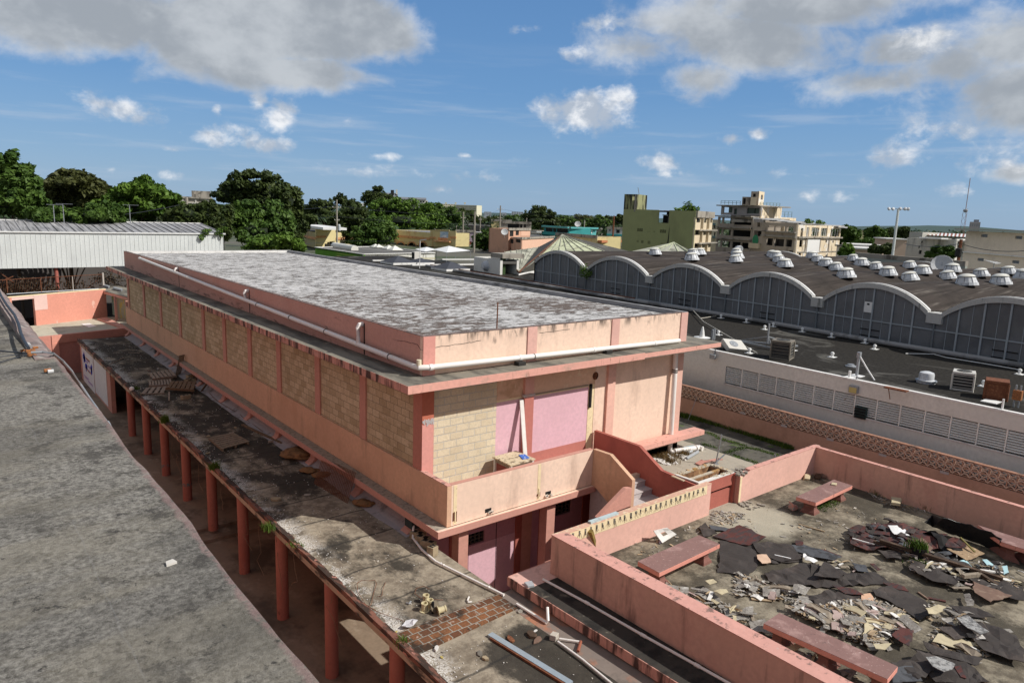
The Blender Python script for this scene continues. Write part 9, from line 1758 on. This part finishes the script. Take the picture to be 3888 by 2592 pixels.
bits = [(a2,450,830,.06,'grit lump by the lip on the near roof'),(a2,765,755,.05,'scrap of foil on the near roof'),(a2,1010,1355,.05,'white crumb on the brick strip edge'),(a2,1155,1340,.09,'white plaster lump below the brick strip'),(a2,1135,1388,.07,'smaller plaster lump below the brick strip'),(a2,1205,1358,.05,'tiny grey lump right of the plaster lump'),(a2,1445,1370,.11,'grey metal plate near the channel'),(a2,1480,1405,.09,'tan tile beside the grey metal plate'),(a2,1790,1250,.16,'dark broken plank by the junction box'),(a2,1830,1280,.16,'brown broken plank by the junction box'),(a2,1815,1218,.07,'white chip above the broken planks'),(a2,1715,1090,.10,'grey stone chunk at the end of the brick strip'),(a2,1650,1280,.13,'rusty tin sheet above the channel'),(a1,1520,475,.13,'cream broken tile at the lip of the roof'),(a1,1250,88,.09,'tan brick left of the single pallet'),(a1,1250,190,.10,'tan brick below the single pallet'),(a1,1093,88,.08,'tan stone at the lip above the single pallet'),(a1,1185,75,.06,'small tan stone above the single pallet'),(a1,1845,438,.13,'grey flat stone below the wire grating'),(a1,1655,468,.18,'pale rectangular patch stone left of the grating'),(c5,1410,937,.07,'white cup behind the pallets'),(c5,1330,958,.14,'flat brown board scrap behind the pallets'),(c5,1340,1298,.06,'white pebble by the lip'),(c5,1440,1325,.10,'pale paper scrap above the grass tuft'),(c5,1340,1243,.14,'torn white plastic strip below the pallets'),(c5,960,672,.07,'white scrap at the far end of the roof'),(c5,2100,1465,.10,'tan stone by the long brown board'),(c5,1760,1340,.05,'bluish wrapper on the dark roof'),(c5,1860,1540,.10,'tan brick on the dark roof'),(c5,1620,1545,.10,'pale stone at the lip below the grass tuft'),(a2,1190,1395,.05,'yellow ring near the plaster lumps'),(a2,885,1225,.05,'small yellow ring at the lip by the brick strip')]
mts = {'white':M('chalk_white',(.62,.60,.57)),'tan':m_blk,'dark':m_dbeam,'brown':m_brownb,'grey':m_grst,'rusty':m_rust,'yellow':M('yellow_plastic',(.45,.36,.12)),'cream':m_creamb,'pale':M('pale_bit',(.5,.46,.4))}
for cc,x,y,s_,lb in bits:
    p = wp(cc,x,y,.01);mt = next((mts[k] for k in mts if k in lb),mts['pale']);a = random.random()*3;u,v = Vector((math.cos(a),math.sin(a),0))*s_,Vector((-math.sin(a),math.cos(a),0))*s_*random.uniform(.4,.7)
    nm = 'broken_plank' if 'plank' in lb else 'stone' if 'stone' in lb or 'lump' in lb or 'pebble' in lb or 'brick' in lb or 'tile' in lb else 'scrap';n = 6;pts = [(p+u*math.cos(t*6.283/n)*random.uniform(.7,1.1)+v*math.sin(t*6.283/n)*random.uniform(.7,1.1)).xy for t in range(n)]
    tag(MB().prism([tuple(q) for q in pts],WR,WR+s_*random.uniform(.15,.5)).build(nm,mt,bevel=.004),lb,nm.replace('_',' '))
mb = MB();random.seed(61)       # grit along the lip and over the slab
for _ in range(1700):
    y = random.uniform(-9,32);x = -2.78+abs(random.gauss(0,.22)) if random.random() < .55 else random.uniform(-2.7,-.4);s_ = random.uniform(.005,.015)*(1 if y < 12 else 1.2);a = random.random()*6;mb.cur = random.choice((0,0,1));mb.obox((x,y,WR+s_*.3),Vector((math.cos(a),math.sin(a),0))*s_,Vector((-math.sin(a),math.cos(a),0))*s_*.7,(0,0,s_*.4))
tag(mb.build('roof_grit',[mts['white'],mts['pale']]),'pale grit and crumbs scattered over the walkway roof','grit',kind='stuff')
